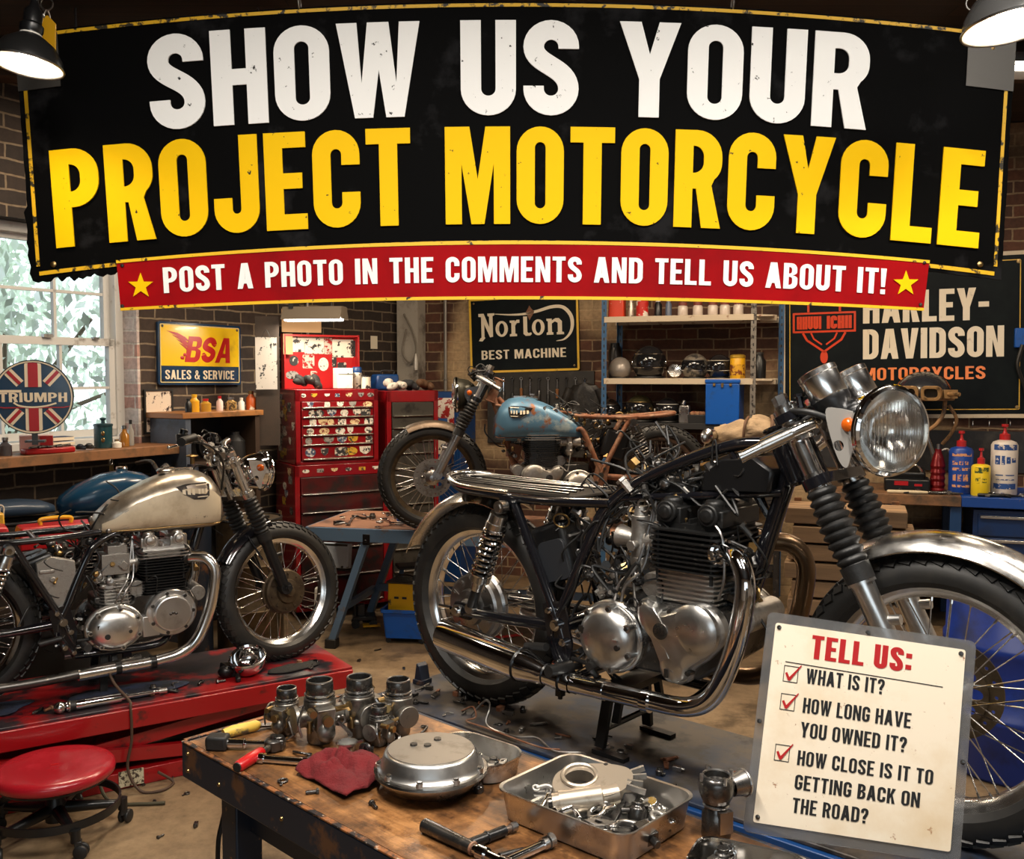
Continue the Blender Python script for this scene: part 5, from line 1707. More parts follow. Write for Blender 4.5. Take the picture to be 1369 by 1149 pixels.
# ------------------------------------------------------------------ the three project bikes
TANKC=mat('tank_bare_steel',rgb(150,138,122),0.30,0.75,wear=(rgb(205,195,180),4,0.45,0.6),wear2=((0.12,0.08,0.05),14,0.66,0.72))
TANKP=mat('tank_cream_paint',rgb(212,196,168),0.42,0.05,coat=0.15,wear=(rgb(170,150,122),5,0.5,0.72),wear2=((0.10,0.07,0.05),20,0.68,0.72))
TANKB=mat('tank_blue_rusty',rgb(82,122,150),0.40,0.15,wear=(rgb(128,78,44),9,0.56,0.64),wear2=(rgb(150,165,170),6,0.57,0.66))
DECKC=0.675
CB=motorcycle('motorcycle','tankless black-framed project motorcycle with chrome exhaust and big chrome headlight on the blue lift',
    (-.082,3.15,DECKC),-41.6,dict(frame=GLOSSB,rim=RIMM,frim=RIMM,hub=DCHROME,rear_brake='drum',rb_side=-1,rbm=STEEL,shock=DCHROME,spring=CHROME,
    cover=ALU,fin=FINB,head=FINB,barrel=ALU,case=DSTEEL,carb=CAST,header=CHROME,far_header=mat('burnt_pipe',(.16,.10,.055),.3,.9),muffler=CHROME,top_box=True,stanchion=RIMM,leg=ALU,lightm=CHROME,
    fr=.024,light=(1.318,.943,.101),light_yaw=-29,gauges=True,bars='clip',fender=dict(a0=128,a1=52,r=.385,w=.062,m=DCHROME),rfender=dict(a0=156,a1=66,r=.375,w=.075,m=DCHROME),front_brake='disc_holes',fb_side=1,fbm=BROWN,seed=11))
LB=motorcycle('motorcycle','project motorcycle with bare steel and cream fuel tank on the red scissor lift',
    (-2.30,3.952,.355),33,dict(frame=GLOSSB,rim=CHROME,frim=RIMM,hub=DSTEEL,round_cover=True,fr=.021,bracketm=CHROME,rear_brake='drum',shock=DCHROME,spring=CHROME,dz=-.055,dx=.005,fax=1.39,ft=.05,
    cover=ALU,fin=FINB,head=ALU,barrel=FINB,case=DSTEEL,carb=CAST,header=RIMM,stanchion=RIMM,leg=SATINB,lightm=CHROME,light=(1.335,.925,.092),clampm=DCHROME,
    bars='high',oval=1.2,sweep=.10,bar_yaw=-42,low=.10,barm=DCHROME,front_brake='drum',fb_side=-1,fbm=BROWN,steer=14,seed=31,dark_collar=True,
    fender=dict(a0=150,a1=98,r=.368,w=.055,m=GLOSSB),tank=dict(m=TANKC,panelm=TANKP,dz=.0,dx=.0)))
MBK=motorcycle('motorcycle','rusty-framed project motorcycle with scratched blue tank standing on the blue-grey table',
    (.93,6.14,.78),185.5,dict(frame=RUST,rim=DSTEEL,frim=BROWN,hub=STEEL,rear_brake='drum',shock=DSTEEL,spring=DSTEEL,dz=-.07,dx=-.06,bolt=DSTEEL,
    cover=CAST,fin=FINB,head=CAST,barrel=DSTEEL,case=DSTEEL,carb=CAST,header=RUST,pipes=(),stanchion=STEEL,leg=STEEL,lightm=mat('olive_shell',(.045,.042,.03),.35,.5),light=(1.275,.84,.105),bracketm=DSTEEL,clampm=SATINB,low=.20,barm=STEEL,
    bars='clip',front_brake='disc_holes',fb_side=1,fbm=DISC,seed=51,fender=dict(a0=118,a1=62,r=.352,w=.055,m=mat('brown_guard',(.14,.10,.07),.45,.7,wear=((.3,.25,.2),9,.55,.7))),tank=dict(m=TANKB,dz=-.13,dx=-.05,stripe=RUST)))
mb=MB()
X0,Z0=.615,.30
mb.box((X0,-.05,Z0+.10),(.10,.10,.20)); 
for k in range(9):fin_plate(mb,X0,Z0+.08+.014*k,.135,.13,.005,cy=-.05)
mb.box((X0,-.05,Z0+.265),(.115,.11,.09)); mb.box((X0+.01,-.05,Z0+.325),(.08,.09,.04))
mb.cyl((X0+.03,-.11,Z0+.26),(X0+.03,-.118,Z0+.26),.022,n=4); mb.cyl((X0-.075,-.06,Z0+.21),(X0-.04,-.06,Z0+.22),.03,n=16)
mb.cyl((X0+.06,-.05,Z0+.24),(X0+.11,-.05,Z0+.245),.026,n=16); mb.torus((X0+.09,-.05,Z0+.243),(1,0,0),.03,.006,18,6)
mb.build('cylinder',CAST,LB,bev=.006)
mb=MB(); mb.prism([(.30,.60),(.36,.625),(.45,.60),(.46,.50),(.42,.41),(.36,.40),(.31,.47)],(0,-.075,0),(1,0,0),(0,0,1),(0,-.035,0)); mb.box((.34,-.112,.565),(.06,.008,.016)); mb.cyl((.36,-.11,.53),(.36,-.122,.53),.012,n=12)
mb.build('gearbox',CAST,LB,bev=.01)
mb=MB()
mb.tube(sm([(.70,-.13,.145),(.55,-.17,.135),(.30,-.18,.12),(.0,-.19,.125),(-.3,-.19,.15)]),[.02]*25,14)
mb.build('exhaust_tail',DSTEEL,LB)

# ------------------------------------------------------------------ blue lift under the near bike
def lb_(o,ang,P):
    a=radians(ang)
    return V((o[0]+cos(a)*P[0]-sin(a)*P[1],o[1]+sin(a)*P[0]+cos(a)*P[1],P[2]))
DIRTY=mat('lift_deck_blue',rgb(38,50,70),0.5,0.2,wear=((0.075,0.058,0.042),3.4,0.42,0.56),wear2=((0.016,0.013,0.011),7,0.52,0.62))
cl=thing('bike_lift','long blue steel lift table carrying the near black-framed motorcycle','lift',(-.082,3.15,0),radians(-41.6))
mb=MB(); mb.box((.70,.03,DECKC-.006),(2.05,.50,.012)); mb.build('deck',DIRTY,cl,bev=.003)
mb=MB()
for y in (-.22,.28):mb.box((.70,y-(.0 if y<0 else 0),DECKC-.04),(2.05,.03,.056))
for x in (-.31,1.71):mb.box((x,.03,DECKC-.04),(.03,.50,.056))
mb.build('deck_rail',BLUEP,cl,bev=.003)
for y in (-.17,.23):
    mb=MB(); mb.bar((.05,y,.10),(1.35,y,DECKC-.06),.03,.06,up=(0,0,1)); mb.bar((.05,y+.035,DECKC-.06),(1.35,y+.035,.10),.03,.06,up=(0,0,1)); mb.cyl((.70,y-.03,.36),(.70,y+.06,.36),.022,n=14); mb.build('scissor_leg',BLUEP,cl)
mb=MB()
for y in (-.19,.25):mb.box((.70,y,.05),(1.7,.07,.08))
for x in (-.1,1.5):mb.box((x,.03,.05),(.08,.46,.08))
mb.build('base_frame',BLUEP,cl,bev=.004)
def cpt(x,y,z=0):return lb_((-.082,3.15),-41.6,(x,y,DECKC+z))
mb=MB(); mb.box((0,0,.012),(.07,.09,.024)); mb.prism([(-.03,0),(.03,0),(.012,.07),(-.012,.085)],(0,-.035,.02),(1,0,0),(0,0,1),(0,.07,0))
o=tag(mb.build('wheel_stop',DKBLUE,bev=.004),'small dark wheel stop at the rear end of the blue lift','wheel stop'); o.scale=(.6,.6,.7); o.location=cpt(-.29,-.02); o.rotation_euler=(0,0,radians(-41.6))
# ------------------------------------------------------------------ red scissor lift under the left bike
rl=thing('bike_lift','long red scissor lift carrying the motorcycle with the cream tank','lift',(-2.37,3.905,0),radians(33))
RD=.355
mb=MB(); mb.box((.51,.0,RD-.008),(2.40,.64,.016)); mb.build('deck',mat('lift_deck_red',rgb(140,16,20),0.4,0.0,wear=((0.022,0.016,0.02),3.2,0.43,0.53),wear2=((0.006,0.006,0.010),6,0.50,0.58)),rl,bev=.003)
mb=MB()
for y in (-.315,.315):mb.box((.51,y,RD-.055),(2.40,.03,.085))
for x in (-.68,1.70):mb.box((x,0,RD-.055),(.03,.62,.085))
mb.build('deck_rail',REDP,rl,bev=.004)
for y in (-.25,.25):
    mb=MB(); mb.bar((-.35,y,.07),(1.35,y,RD-.11),.03,.055,up=(0,0,1)); mb.bar((-.35,y-.035,RD-.11),(1.35,y-.035,.07),.03,.055,up=(0,0,1)); mb.cyl((.50,y-.06,.16),(.50,y+.03,.16),.022,n=14); mb.build('scissor_leg',REDP,rl)
mb=MB()
for y in (-.27,.27):mb.box((.5,y,.035),(2.2,.08,.07))
for x in (-.55,1.55):mb.box((x,0,.035),(.08,.5,.07))
mb.build('base_frame',REDP,rl,bev=.004)
mb=MB(); mb.box((.70,-.318,.045),(.10,.010,.065)); mb.build('maker_plate',mat('cream_plate',rgb(200,190,160),.5,wear=((.05,.03,.02),60,.5,.55)),rl)
def lpt(x,y,z=0):return lb_((-2.37,3.905),33,(x,y,RD+z))

def cable(name,label,pts,r,m=WIREB,cat='cable'):
    mb=MB(); mb.tube(sm(pts,8),r,8)
    o=tag(mb.build(name,m),label,cat)
    return o
a=lambda x,y,z:lb_((-2.37,3.905),33,(x,y,z))
cable('cable','brown cable hanging from the cream-tank motorcycle down the red lift side',[a(.64,-.15,.50),a(.66,-.22,.43),a(.70,-.31,.375),a(.70,-.338,.35),a(.70,-.345,.22),a(.68,-.355,.10),a(.72,-.40,.012),a(.80,-.43,.008),a(.86,-.37,.008),a(.80,-.355,.06)],.006,mat('cable_brown',rgb(70,50,36),.6))
cable('cable','green-grey strap looped on the floor below the red lift',[a(.60,-.345,.12),a(.57,-.37,.06),a(.60,-.45,.010),a(.70,-.52,.008),a(.78,-.56,.008)],.007,mat('strap_green',rgb(66,62,44),.7))

# ------------------------------------------------------------------ roller stool
p=at(73,1022,3.60)
s=thing('roller_stool','low round stool with red vinyl seat and black wheeled base beside the red lift','stool',(p.x,p.y,0),.4)
zt=p.z
mb=MB(); mb.lathe([(.001,.0),(.205,.0),(.212,.006),(.215,.022),(.212,.034),(.202,.042),(.18,.047),(.10,.046),(.02,.043),(.001,.041)],(0,0,zt-.045),(0,0,1),64); mb.build('seat',mat('red_vinyl',rgb(150,20,32),.26,coat=.3,bump=(14,.10),wear=(rgb(176,46,58),4,.5,.7)),s,ang=60)
mb=MB(); mb.lathe([(.001,-.012),(.196,-.012),(.206,0),(.001,.0)],(0,0,zt-.045),(0,0,1),48); mb.build('seat_pan',BLK,s)
mb=MB(); mb.box((0,0,zt-.002),(.028,.010,.004)); mb.build('seat_button',REDPL,s)
mb=MB(); mb.lathe([(.038,.06),(.038,.13),(.032,.14),(.032,zt-.065),(.05,zt-.063),(.05,zt-.050)],(0,0,0),(0,0,1),28); mb.build('column',SATINB,s)
mb=MB()
for k in range(5):
    q=2*pi*k/5
    mb.tube([(cos(q)*.03,sin(q)*.03,.105),(cos(q)*.23,sin(q)*.23,.085)],[.024,.014],10)
    mb.cyl((cos(q)*.235,sin(q)*.235,.06),(cos(q)*.235,sin(q)*.235,.105),.018,n=14)
mb.build('base_arms',SATINB,s)
mb=MB(); mb.prism(arc(0,0,.232,.232,0,360,56)[:-1],(0,0,.10),(1,0,0),(0,1,0),(0,0,.030),[arc(0,0,.224,.224,0,360,56)[:-1]]); mb.build('foot_ring',SATINB,s)
for k in range(5):
    q=2*pi*k/5
    mb=MB()
    c=V((cos(q)*.235,sin(q)*.235,.0))
    e=V((cos(q+1),sin(q+1),0)); f=V((-e.y,e.x,0))
    for g in (-.013,.013):mb.lathe([(.001,0),(.022,0),(.026,.003),(.026,.012),(.022,.015),(.001,.015)],c+e*.018+f*g-f*.0075+V((0,0,.026)),f,22)
    mb.box(c+e*.008+V((0,0,.05)),(.026,.03,.03))
    mb.build('caster',BLK,s,bev=.002)

# ------------------------------------------------------------------ foreground bench
BZ=.90
bo=V((-.758,2.21,0)); bd=V((.707,-.69,0)).normalized(); bn_=V((-bd.y,bd.x,0))
BAng=math.atan2(bd.y,bd.x)
fb=thing('workbench','heavy worn-topped workbench with dark blue steel edge in the foreground','workbench',bo,BAng)
BLEN,BDEP=1.75,.50
BTOP=nodes_mat('bench_top_wood')
def bench_top():
    m,N,L,b=BTOP
    tc=N.new('ShaderNodeTexCoord').outputs['Object']
    mp=N.new('ShaderNodeMapping'); mp.inputs['Scale'].default_value=(1.2,14,14)
    L.new(tc,mp.inputs[0])
    g=ramp(N,L,nz(N,L,mp.outputs[0],2.2,9,.7),[(.3,rgb(82,54,32)),(.5,rgb(142,98,56)),(.72,rgb(182,134,84))])
    st=ramp(N,L,nz(N,L,tc,5.5,9,.72),[(.40,(.07,.055,.045)),(.50,(.40,.35,.31)),(.60,(1,1,1))])
    s2=ramp(N,L,nz(N,L,tc,34,6,.7),[(.36,(.25,.22,.2)),(.46,(1,1,1))])
    c=mixc(N,L,.85,g,st,'MULTIPLY'); c=mixc(N,L,.7,c,s2,'MULTIPLY')
    L.new(c,b.inputs['Base Color'])
    b.inputs['Roughness'].default_value=.42
    bp=N.new('ShaderNodeBump'); bp.inputs['Strength'].default_value=.25; bp.inputs['Distance'].default_value=.004
    L.new(nz(N,L,mp.outputs[0],6,6),bp.inputs['Height']); L.new(bp.outputs[0],b.inputs['Normal'])
bench_top()
mb=MB()
mb.box((BLEN/2,BDEP/2,BZ-.016),(BLEN-.02,BDEP-.012,.032))
mb.build('top_board',MATS['bench_top_wood'],fb)
mb=MB()
mb.box((BLEN/2,-.003,BZ-.042),(BLEN,.012,.080)); mb.box((BLEN/2,BDEP+.003,BZ-.042),(BLEN,.012,.080)); mb.box((-.003,BDEP/2,BZ-.042),(.012,BDEP,.080)); mb.box((BLEN,BDEP/2,BZ-.042),(.012,BDEP,.080))
mb.build('edge_band',DKBLUE,fb,bev=.003)
mb=MB(); mb.box((BLEN/2,-.0035,BZ+.0005),(BLEN,.012,.004)); mb.box((-.0035,BDEP/2,BZ+.0005),(.012,BDEP,.004)); mb.build('edge_trim',mat('chipped_edge',rgb(36,34,36),.4,.3,wear=(rgb(150,96,56),26,.46,.56),wear2=(rgb(190,176,160),60,.60,.64)),fb,bev=.001)
mb=MB()
for x,z in ((.03,-.02),(.03,-.06),(.17,-.05),(.42,-.045),(.72,-.05),(1.05,-.05)):mb.lathe([(.005,0),(.004,.003),(.001,.004)],(x,-.009,BZ+z),(0,-1,0),10)
mb.build('edge_screw',BRASS,fb)
for x in (.17,BLEN-.17):
    for y in (.045,BDEP-.045):
        mb=MB(); mb.box((x,y,(BZ-.08)/2),(.065,.065,BZ-.08)); mb.build('leg',DKBLUE,fb,bev=.004)
mb=MB(); mb.box((.137+.0,.03,.62),(.002,.03,.075)); mb.box((.17,.0115,.62),(.04,.003,.075)); mb.build('leg_label',mat('yellowed_label',rgb(205,180,110),.6,wear=((.08,.05,.02),40,.5,.56)),fb)
mb=MB(); mb.box((BLEN/2,BDEP-.05,BZ-.14),(BLEN-.36,.03,.10)); mb.box((BLEN/2,.06,BZ-.13),(BLEN-.40,.03,.07)); mb.box((.17,BDEP/2,.30),(.04,BDEP-.10,.05)); mb.build('stretcher',DKBLUE,fb,bev=.003)
cable('cable','black cable hanging down beside the leg of the foreground workbench',[at(303,1075,2.33),at(297,1100,2.32),at(292,1125,2.31),at(291,1160,2.31)],.006)
def bpt_(px,py,h=0.0):
    q=atz(px,py,BZ+h)
    return V((q.x,q.y,BZ))
# ------------------------------------------------------------------ on the foreground bench
DCAST=mat('grimy_cast_alloy',(.24,.225,.20),.38,.9,wear=((.06,.05,.04),22,.48,.66),wear2=((.5,.47,.42),30,.62,.70))
def carb(label,px,py,rz,sc=1.0,m=DCAST,first=[]):
    p=bpt_(px,py)
    if not first:
        t=thing('carburettor',label,'carburettor',p,rz)
        mb=MB()
        mb.lathe([(.001,0),(.024,0),(.028,.006),(.028,.034),(.032,.036),(.032,.042),(.027,.046),(.030,.060),(.034,.075),(.034,.092),(.028,.098),(.028,.102)],(0,0,0),(0,0,1),32,cap=False)
        mb.cyl((-.055,0,.058),(.055,0,.058),.020,n=20); mb.cyl((-.058,0,.058),(-.048,0,.058),.028,n=20); mb.cyl((.048,0,.058),(.058,0,.058),.026,n=20)
        mb.box((0,-.036,.06),(.04,.022,.05),rotm(.1,0,0)); mb.ball((.0,-.045,.035),(.020,.014,.022),14,8)
        b=mb.build('body',m,t,bev=.0015,ang=40)
        mb=MB(); mb.lathe([(.026,.098),(.029,.102),(.029,.128),(.0265,.134),(.024,.134),(.023,.104),(.001,.103)],(0,0,0),(0,0,1),32,cap=False); mb.build('throat',DSTEEL,t,ang=40)
        mb=MB()
        for z,R in ((.098,.031),(.106,.0305),(.134,.0262)):mb.torus((0,0,z),(0,0,1),R,.0022,36,8)
        mb.build('ring',STEEL,t)
        mb=MB()
        for k in range(4):
            q=k*pi/2+.6
            mb.cyl((cos(q)*.034,sin(q)*.034,.03),(cos(q)*.034,sin(q)*.034,.052),.005,n=8); mb.cyl((cos(q)*.034,sin(q)*.034,.052),(cos(q)*.034,sin(q)*.034,.056),.007,n=6)
        mb.cyl((.02,-.03,.075),(.045,-.05,.085),.006,n=8); mb.cyl((.045,-.05,.085),(.05,-.054,.087),.010,n=6); mb.cyl((-.03,-.03,.08),(-.03,-.055,.08),.008,n=10)
        mb.cyl((.0,-.05,.062),(.0,-.062,.062),.011,n=12)
        mb.build('screw',BRASS,t)
        mb=MB(); mb.bar((.03,-.03,.05),(.055,-.045,.02),.010,.004); mb.bar((.055,-.045,.02),(.035,-.055,.004),.008,.004); mb.tube(sm([(-.04,-.02,.09),(-.055,-.03,.06),(-.05,-.035,.03)]),.003,6); mb.torus((.035,-.03,.05),(0,1,.3),.011,.003,16,6); mb.build('lever',STEEL,t)
        first.append(t)
    else:
        t=copy_tree(first[0],p,rz,label)
    t.scale=(sc,sc,sc)
    return t
carb('large carburettor between the small one and the dark middle one of the cluster',428,992,.5,1.08)
carb('small carburettor at the end of the cluster beside the yellow-handled tool',384,981,-.4,.82)
carb('dark carburettor with ringed throat in the middle of the bench cluster',481,984,2.2,1.05)
carb('tall carburettor at the end of the cluster nearest the oval pan',533,982,-1.0,.98)
carb('squat carburettor body at the foot of the carburettor nearest the oval pan',507,996,1.1,.68)
p=bpt_(464,1007)
t=thing('float_bowl','small silver carburettor float bowl on the bench in front of the carburettors','float bowl',p)
mb=MB(); mb.lathe([(.001,0),(.014,0),(.018,.004),(.021,.020),(.024,.022),(.024,.026),(.020,.026),(.018,.006),(.001,.004)],(0,0,0),(0,0,1),28,cap=False); mb.build('bowl',ALU,t)
mb=MB(); mb.bar((.02,.0,.024),(.036,-.004,.03),.006,.004); mb.lathe([(.004,0),(.003,.006),(.001,.007)],(-.02,-.01,.024),(0,0,1),8); mb.build('lug',STEEL,t)
p=bpt_(488,1014)
t=thing('pinch_lever','small shiny throttle lever lying beside the float bowl','lever',p)
mb=MB(); mb.tube(sm([(-.03,-.012,.006),(-.012,0,.010),(.0,.004,.03),(.012,0,.010),(.03,-.006,.005)]),.0042,8); mb.torus((0,.004,.018),(.3,1,0),.012,.004,18,8); mb.box((.004,.012,.010),(.026,.016,.018)); mb.build('body',DSTEEL,t)

def rod(t,name,m,p0,p1,r,n=16,r1=None,bev=0):
    mb=MB(); mb.cyl(p0,p1,r,r1,n); return mb.build(name,m,t,bev=bev)
def along(px0,py0,px1,py1,h=0.012):
    a,b=bpt_(px0,py0,h),bpt_(px1,py1,h)
    a.z=b.z=BZ
    d=b-a
    return a,d.length,math.atan2(d.y,d.x)
a,L_,rz=along(277,994,372,996,.013)
t=thing('breaker_bar','chrome breaker bar with square black rubber end near the bench corner','tool',a,rz)
mb=MB(); mb.box((.025,0,.0165),(.048,.036,.033)); mb.build('rubber_end',RUBBER,t,bev=.006,seg=3)
mb=MB(); mb.prism(rrect(.020,.018,.004),(-.0012,0,.017),(0,1,0),(0,0,1),(.002,0,0)); mb.build('socket_square',BLK,t)
mb=MB(); mb.cyl((.045,0,.014),(.085,0,.014),.011,n=18); mb.cyl((.085,0,.014),(L_-.01,0,.014),.0075,n=16); mb.torus((.088,0,.014),(1,0,0),.009,.003,18,6); mb.build('shaft',CHROME,t)
mb=MB(); mb.box((L_,0,.015),(.03,.024,.024)); mb.cyl((L_,0,0.002),(L_,0,.034),.013,n=16); mb.build('head',DSTEEL,t,bev=.003)
a,L_,rz=along(299,984,349,972,.008)
t=thing('scraper','worn yellow-handled scraper behind the chrome breaker bar','tool',a,rz)
mb=MB(); mb.tube([(0,0,.012),(.02,0,.014),(.08,0,.014),(.088,0,.012)],[.011,.013,.013,.009],14); mb.build('handle',mat('worn_yellow_handle',rgb(206,170,70),.5,wear=((.1,.08,.05),30,.55,.65)),t)
mb=MB(); mb.bar((.085,0,.012),(.125,0,.006),.022,.004,up=(0,0,1)); mb.build('blade',DSTEEL,t)
a,L_,rz=along(317,1027,366,997,.012)
t=thing('ratchet_wrench','ratchet with bright red handle lying across the bench corner','ratchet',a,rz)
mb=MB(); mb.tube([(.0,0,.013),(.006,0,.013),(.05,0,.014),(.085,0,.014),(.09,0,.013)],[.009,.0125,.0135,.012,.009],18); mb.build('handle',REDPL,t)
mb=MB(); mb.cyl((.09,0,.013),(L_-.02,0,.014),.008,n=14); mb.lathe([(.001,0),(.018,0),(.021,.004),(.021,.022),(.016,.026),(.001,.027)],(L_,0,.002),(0,0,1),26); mb.cyl((L_,0,.028),(L_,0,.036),.008,n=12); mb.build('ratchet_head',DSTEEL,t)
mb=MB(); mb.cyl((-.002,0,.013),(.003,0,.013),.010,n=14); mb.build('end_cap',BLK,t)
a,L_,rz=along(346,1014,432,1021,.010)
t=thing('extension_bar','chrome socket extension running under the red rag','tool',a,rz)
mb=MB(); mb.cyl((0,0,.010),(L_*.76,0,.010),.0085,n=16); mb.cyl((0,0,.010),(.014,0,.010),.012,n=18); mb.cyl((L_*.70,0,.011),(L_*.78,0,.011),.011,n=18); mb.build('shaft',CHROME,t)
mb=MB(); mb.cyl((L_*.78,0,.012),(L_*1.05,0,.013),.012,.012,16); mb.build('grip',DGREY,t)

pts=[(393,1037),(410,1024),(428,1013),(455,1011),(484,1013),(512,1024),(510,1050),(490,1062),(462,1073),(446,1064),(424,1050)]
W_=[bpt_(*q) for q in pts]
c=sum(W_,V())/len(W_)
t=thing('shop_rag','crumpled dark red shop rag on the foreground bench','rag',c)
r=random.Random(5)
mb=MB()
NA,NR=110,30
def edge(a):
    """outline radius of the rag in direction a"""
    best=None
    n=len(W_)
    d=V((cos(a),sin(a),0))
    for i in range(n):
        p0,p1=W_[i]-c,W_[(i+1)%n]-c
        e=p1-p0
        den=d.x*e.y-d.y*e.x
        if abs(den)<1e-9:continue
        tt=(p0.x*e.y-p0.y*e.x)/den
        uu=(p0.x*d.y-p0.y*d.x)/den
        if tt>0 and -1e-6 <= uu <= 1+1e-6:best=tt if best is None else max(best,tt)
    return best or .05
from mathutils import noise as MN
rings=[]
for j in range(NR+1):
    ring=[]
    for i in range(NA):
        a=2*pi*i/NA
        q=j/NR
        R=edge(a)*(.97+.05*MN.noise(V((cos(a)*5,sin(a)*5,2))))*max(q,.01)
        x,y=cos(a)*R,sin(a)*R
        z=.006+.014*(1-q)**.5+.030*MN.noise(V((x*30,y*22,1)))*(1-q*.6)+.010*abs(sin(x*50+30*y+2*MN.noise(V((x*20,y*20,4)))))*(1-q*.6)+.008*abs(MN.noise(V((x*70,y*55,7))))*(1.1-q)
        fold=math.exp(-((y-.035+.2*x)**2)/.0006)*.020*(1-q**3)
        ring.append(V((x,y,max(z,.003)+fold)))
    rings.append(ring)
mb.rings(rings,cap=False)
o=mb.build('cloth',RAGM,t,ang=80)
sol=o.modifiers.new('thick','SOLIDIFY'); sol.thickness=.003; sol.offset=1

p=bpt_(576,1054)
t=thing('domed_cover','round domed aluminium engine cover with screw lugs, in front of the oval pan','engine cover',p,.4)
R=.116
mb=MB(); mb.lathe([(.001,0),(.055,0),(.085,.008),(.104,.024),(R,.038),(R*1.02,.041),(R,.045),(.104,.045),(.001,.044)],(0,0,0),(0,0,1),64,cap=False); mb.build('pan',DCHROME,t,ang=50)
mb=MB(); mb.lathe([(.108,.045),(.109,.050),(.105,.053),(.101,.060),(.095,.077),(.092,.081),(.088,.083),(.001,.083)],(0,0,0),(0,0,1),64,cap=False)
for k in range(9):
    q=2*pi*k/9
    mb.cyl((cos(q)*.106,sin(q)*.106,.046),(cos(q)*.105,sin(q)*.105,.054),.008,n=12)
mb.build('dome',ALU,t,ang=45)
mb=MB(); mb.lathe([(.0875,.0825),(.087,.0845),(.05,.087),(.001,.088)],(0,0,0),(0,0,1),56); mb.build('top_plate',mat('dull_top_plate',(.34,.31,.27),.5,.9,wear=((.16,.14,.11),12,.5,.7)),t)
mb=MB()
for k in range(9):
    q=2*pi*k/9
    mb.cyl((cos(q)*.105,sin(q)*.105,.054),(cos(q)*.105,sin(q)*.105,.058),.0055,n=6)
for x,y in ((-.03,.02),(.025,.03),(-.005,.005)):mb.cyl((x,y,.085),(x,y,.091),.008,n=8)
mb.build('screw',DSTEEL,t)

def tray(label,A,B,C_,D,h,m,wall=.004,name='parts_tray',r=.03):
    """rim corners in the photograph, on a tray standing on the bench"""
    P=[atz(*q,BZ+h) for q in (A,B,C_,D)]
    c=sum(P,V())/4
    u=((P[3]-P[0])+(P[2]-P[1]))/2; v=((P[1]-P[0])+(P[2]-P[3]))/2
    rz=math.atan2(u.y,u.x)
    w,d=u.length*1.05,1.05*abs(V((-sin(rz),cos(rz),0)).dot(v))
    t=thing(name,label,'tray',V((c.x,c.y,BZ)),rz)
    mb=MB()
    prof=[(.86,.001),(.90,.004),(.95,h*.75),(.965,h-.003),(1.0,h-.001),(1.0,h+.002),(.955,h+.001),(.935,h*.75),(.885,.007),(.85,.004)]
    rings=[]
    for k,z in prof:
        off=(1-k)*min(w,d)*.5
        rings.append([V((x,y,z)) for x,y in rrect(w-2*off,d-2*off,max(r-off*.2,.008),8)])
    mb.rings(rings,cap=False)
    n=len(rings[0])
    mb.add(rings[0],[tuple(range(n))[::-1]]); mb.add(rings[-1],[tuple(range(n))])
    mb.build('pan',m,t,ang=45)
    return t,w,d
TRAYM=mat('stainless_tray',(.50,.49,.47),.30,1.0,rvar=.08,wear=((.26,.22,.18),12,.58,.75,.9,.4))
t1,w1,d1=tray('large rectangular steel tray of engine castings on the foreground bench',(660,1051),(768,1010),(938,1064),(824,1118),.060,TRAYM,r=.035)
t2,w2,d2=tray('oval steel pan half hidden behind the domed engine cover',(560,999),(618,975),(706,1006),(655,1030),.042,TRAYM,r=.055)
t3,w3,d3=tray('bright steel tray at the bottom edge, in front of the TELL US card',(905,1152),(950,1121),(1095,1150),(1050,1188),.045,mat('bright_tray',(.62,.60,.57),.16,1.0,rvar=.06),r=.03)
def tl_(t,x,y,z=0):
    return V(t.location)+V((x*cos(t.rotation_euler.z)-y*sin(t.rotation_euler.z),x*sin(t.rotation_euler.z)+y*cos(t.rotation_euler.z),z))
c=tl_(t1,-.035,.025,.006)
t=thing('crankcase_half','pale cast engine housing with a big round bore lying in the steel tray','engine part',c,t1.rotation_euler.z+.55)
mb=MB()
out=[(p_.x,p_.y) for p_ in sm([(-.06,-.03,0),(-.065,.02,0),(-.03,.052,0),(.03,.058,0),(.075,.045,0),(.085,.01,0),(.06,-.03,0),(.0,-.05,0)],5,True)]
mb.prism(out,(0,0,.030),(1,0,.05),(0,.92,.25),(0,-.008,.028),[arc(-.018,.006,.030,.030,0,360,30)[:-1]])
mb.tube([(-.062,-.048,.026),(-.05,-.046,.028),(-.05,-.045,.028),(.03,-.030,.040),(.03,-.030,.04),(.06,-.02,.045)],[.020,.020,.023,.023,.019,.017],24)
mb.torus((-.018,.008,.062),(0,-.25,.95),.033,.005,36,8)
mb.build('casting',mat('pale_cast_alloy',rgb(186,174,158),.36,.8,wear=(rgb(120,105,88),18,.55,.72)),t,bev=.004,ang=45)
mb=MB(); mb.cyl((-.07,-.049,.025),(-.055,-.047,.027),.014,n=20); mb.cyl((-.018,.012,.02),(-.018,.008,.035),.029,n=26)
for x,y,z in ((.06,.03,.075),(.03,.045,.08),(.07,.0,.066),(-.05,.03,.068)):mb.cyl((x,y,z-.02),(x,y,z-.006),.005,n=8)
mb.build('bore',DSTEEL,t)
mb=MB()
for k in range(4):mb.bar((.075,.04-.02*k,.06),(.105+.006*(k%2),.048-.024*k,.070-.006*k),.007,.010)
mb.build('lugs',CAST,t)
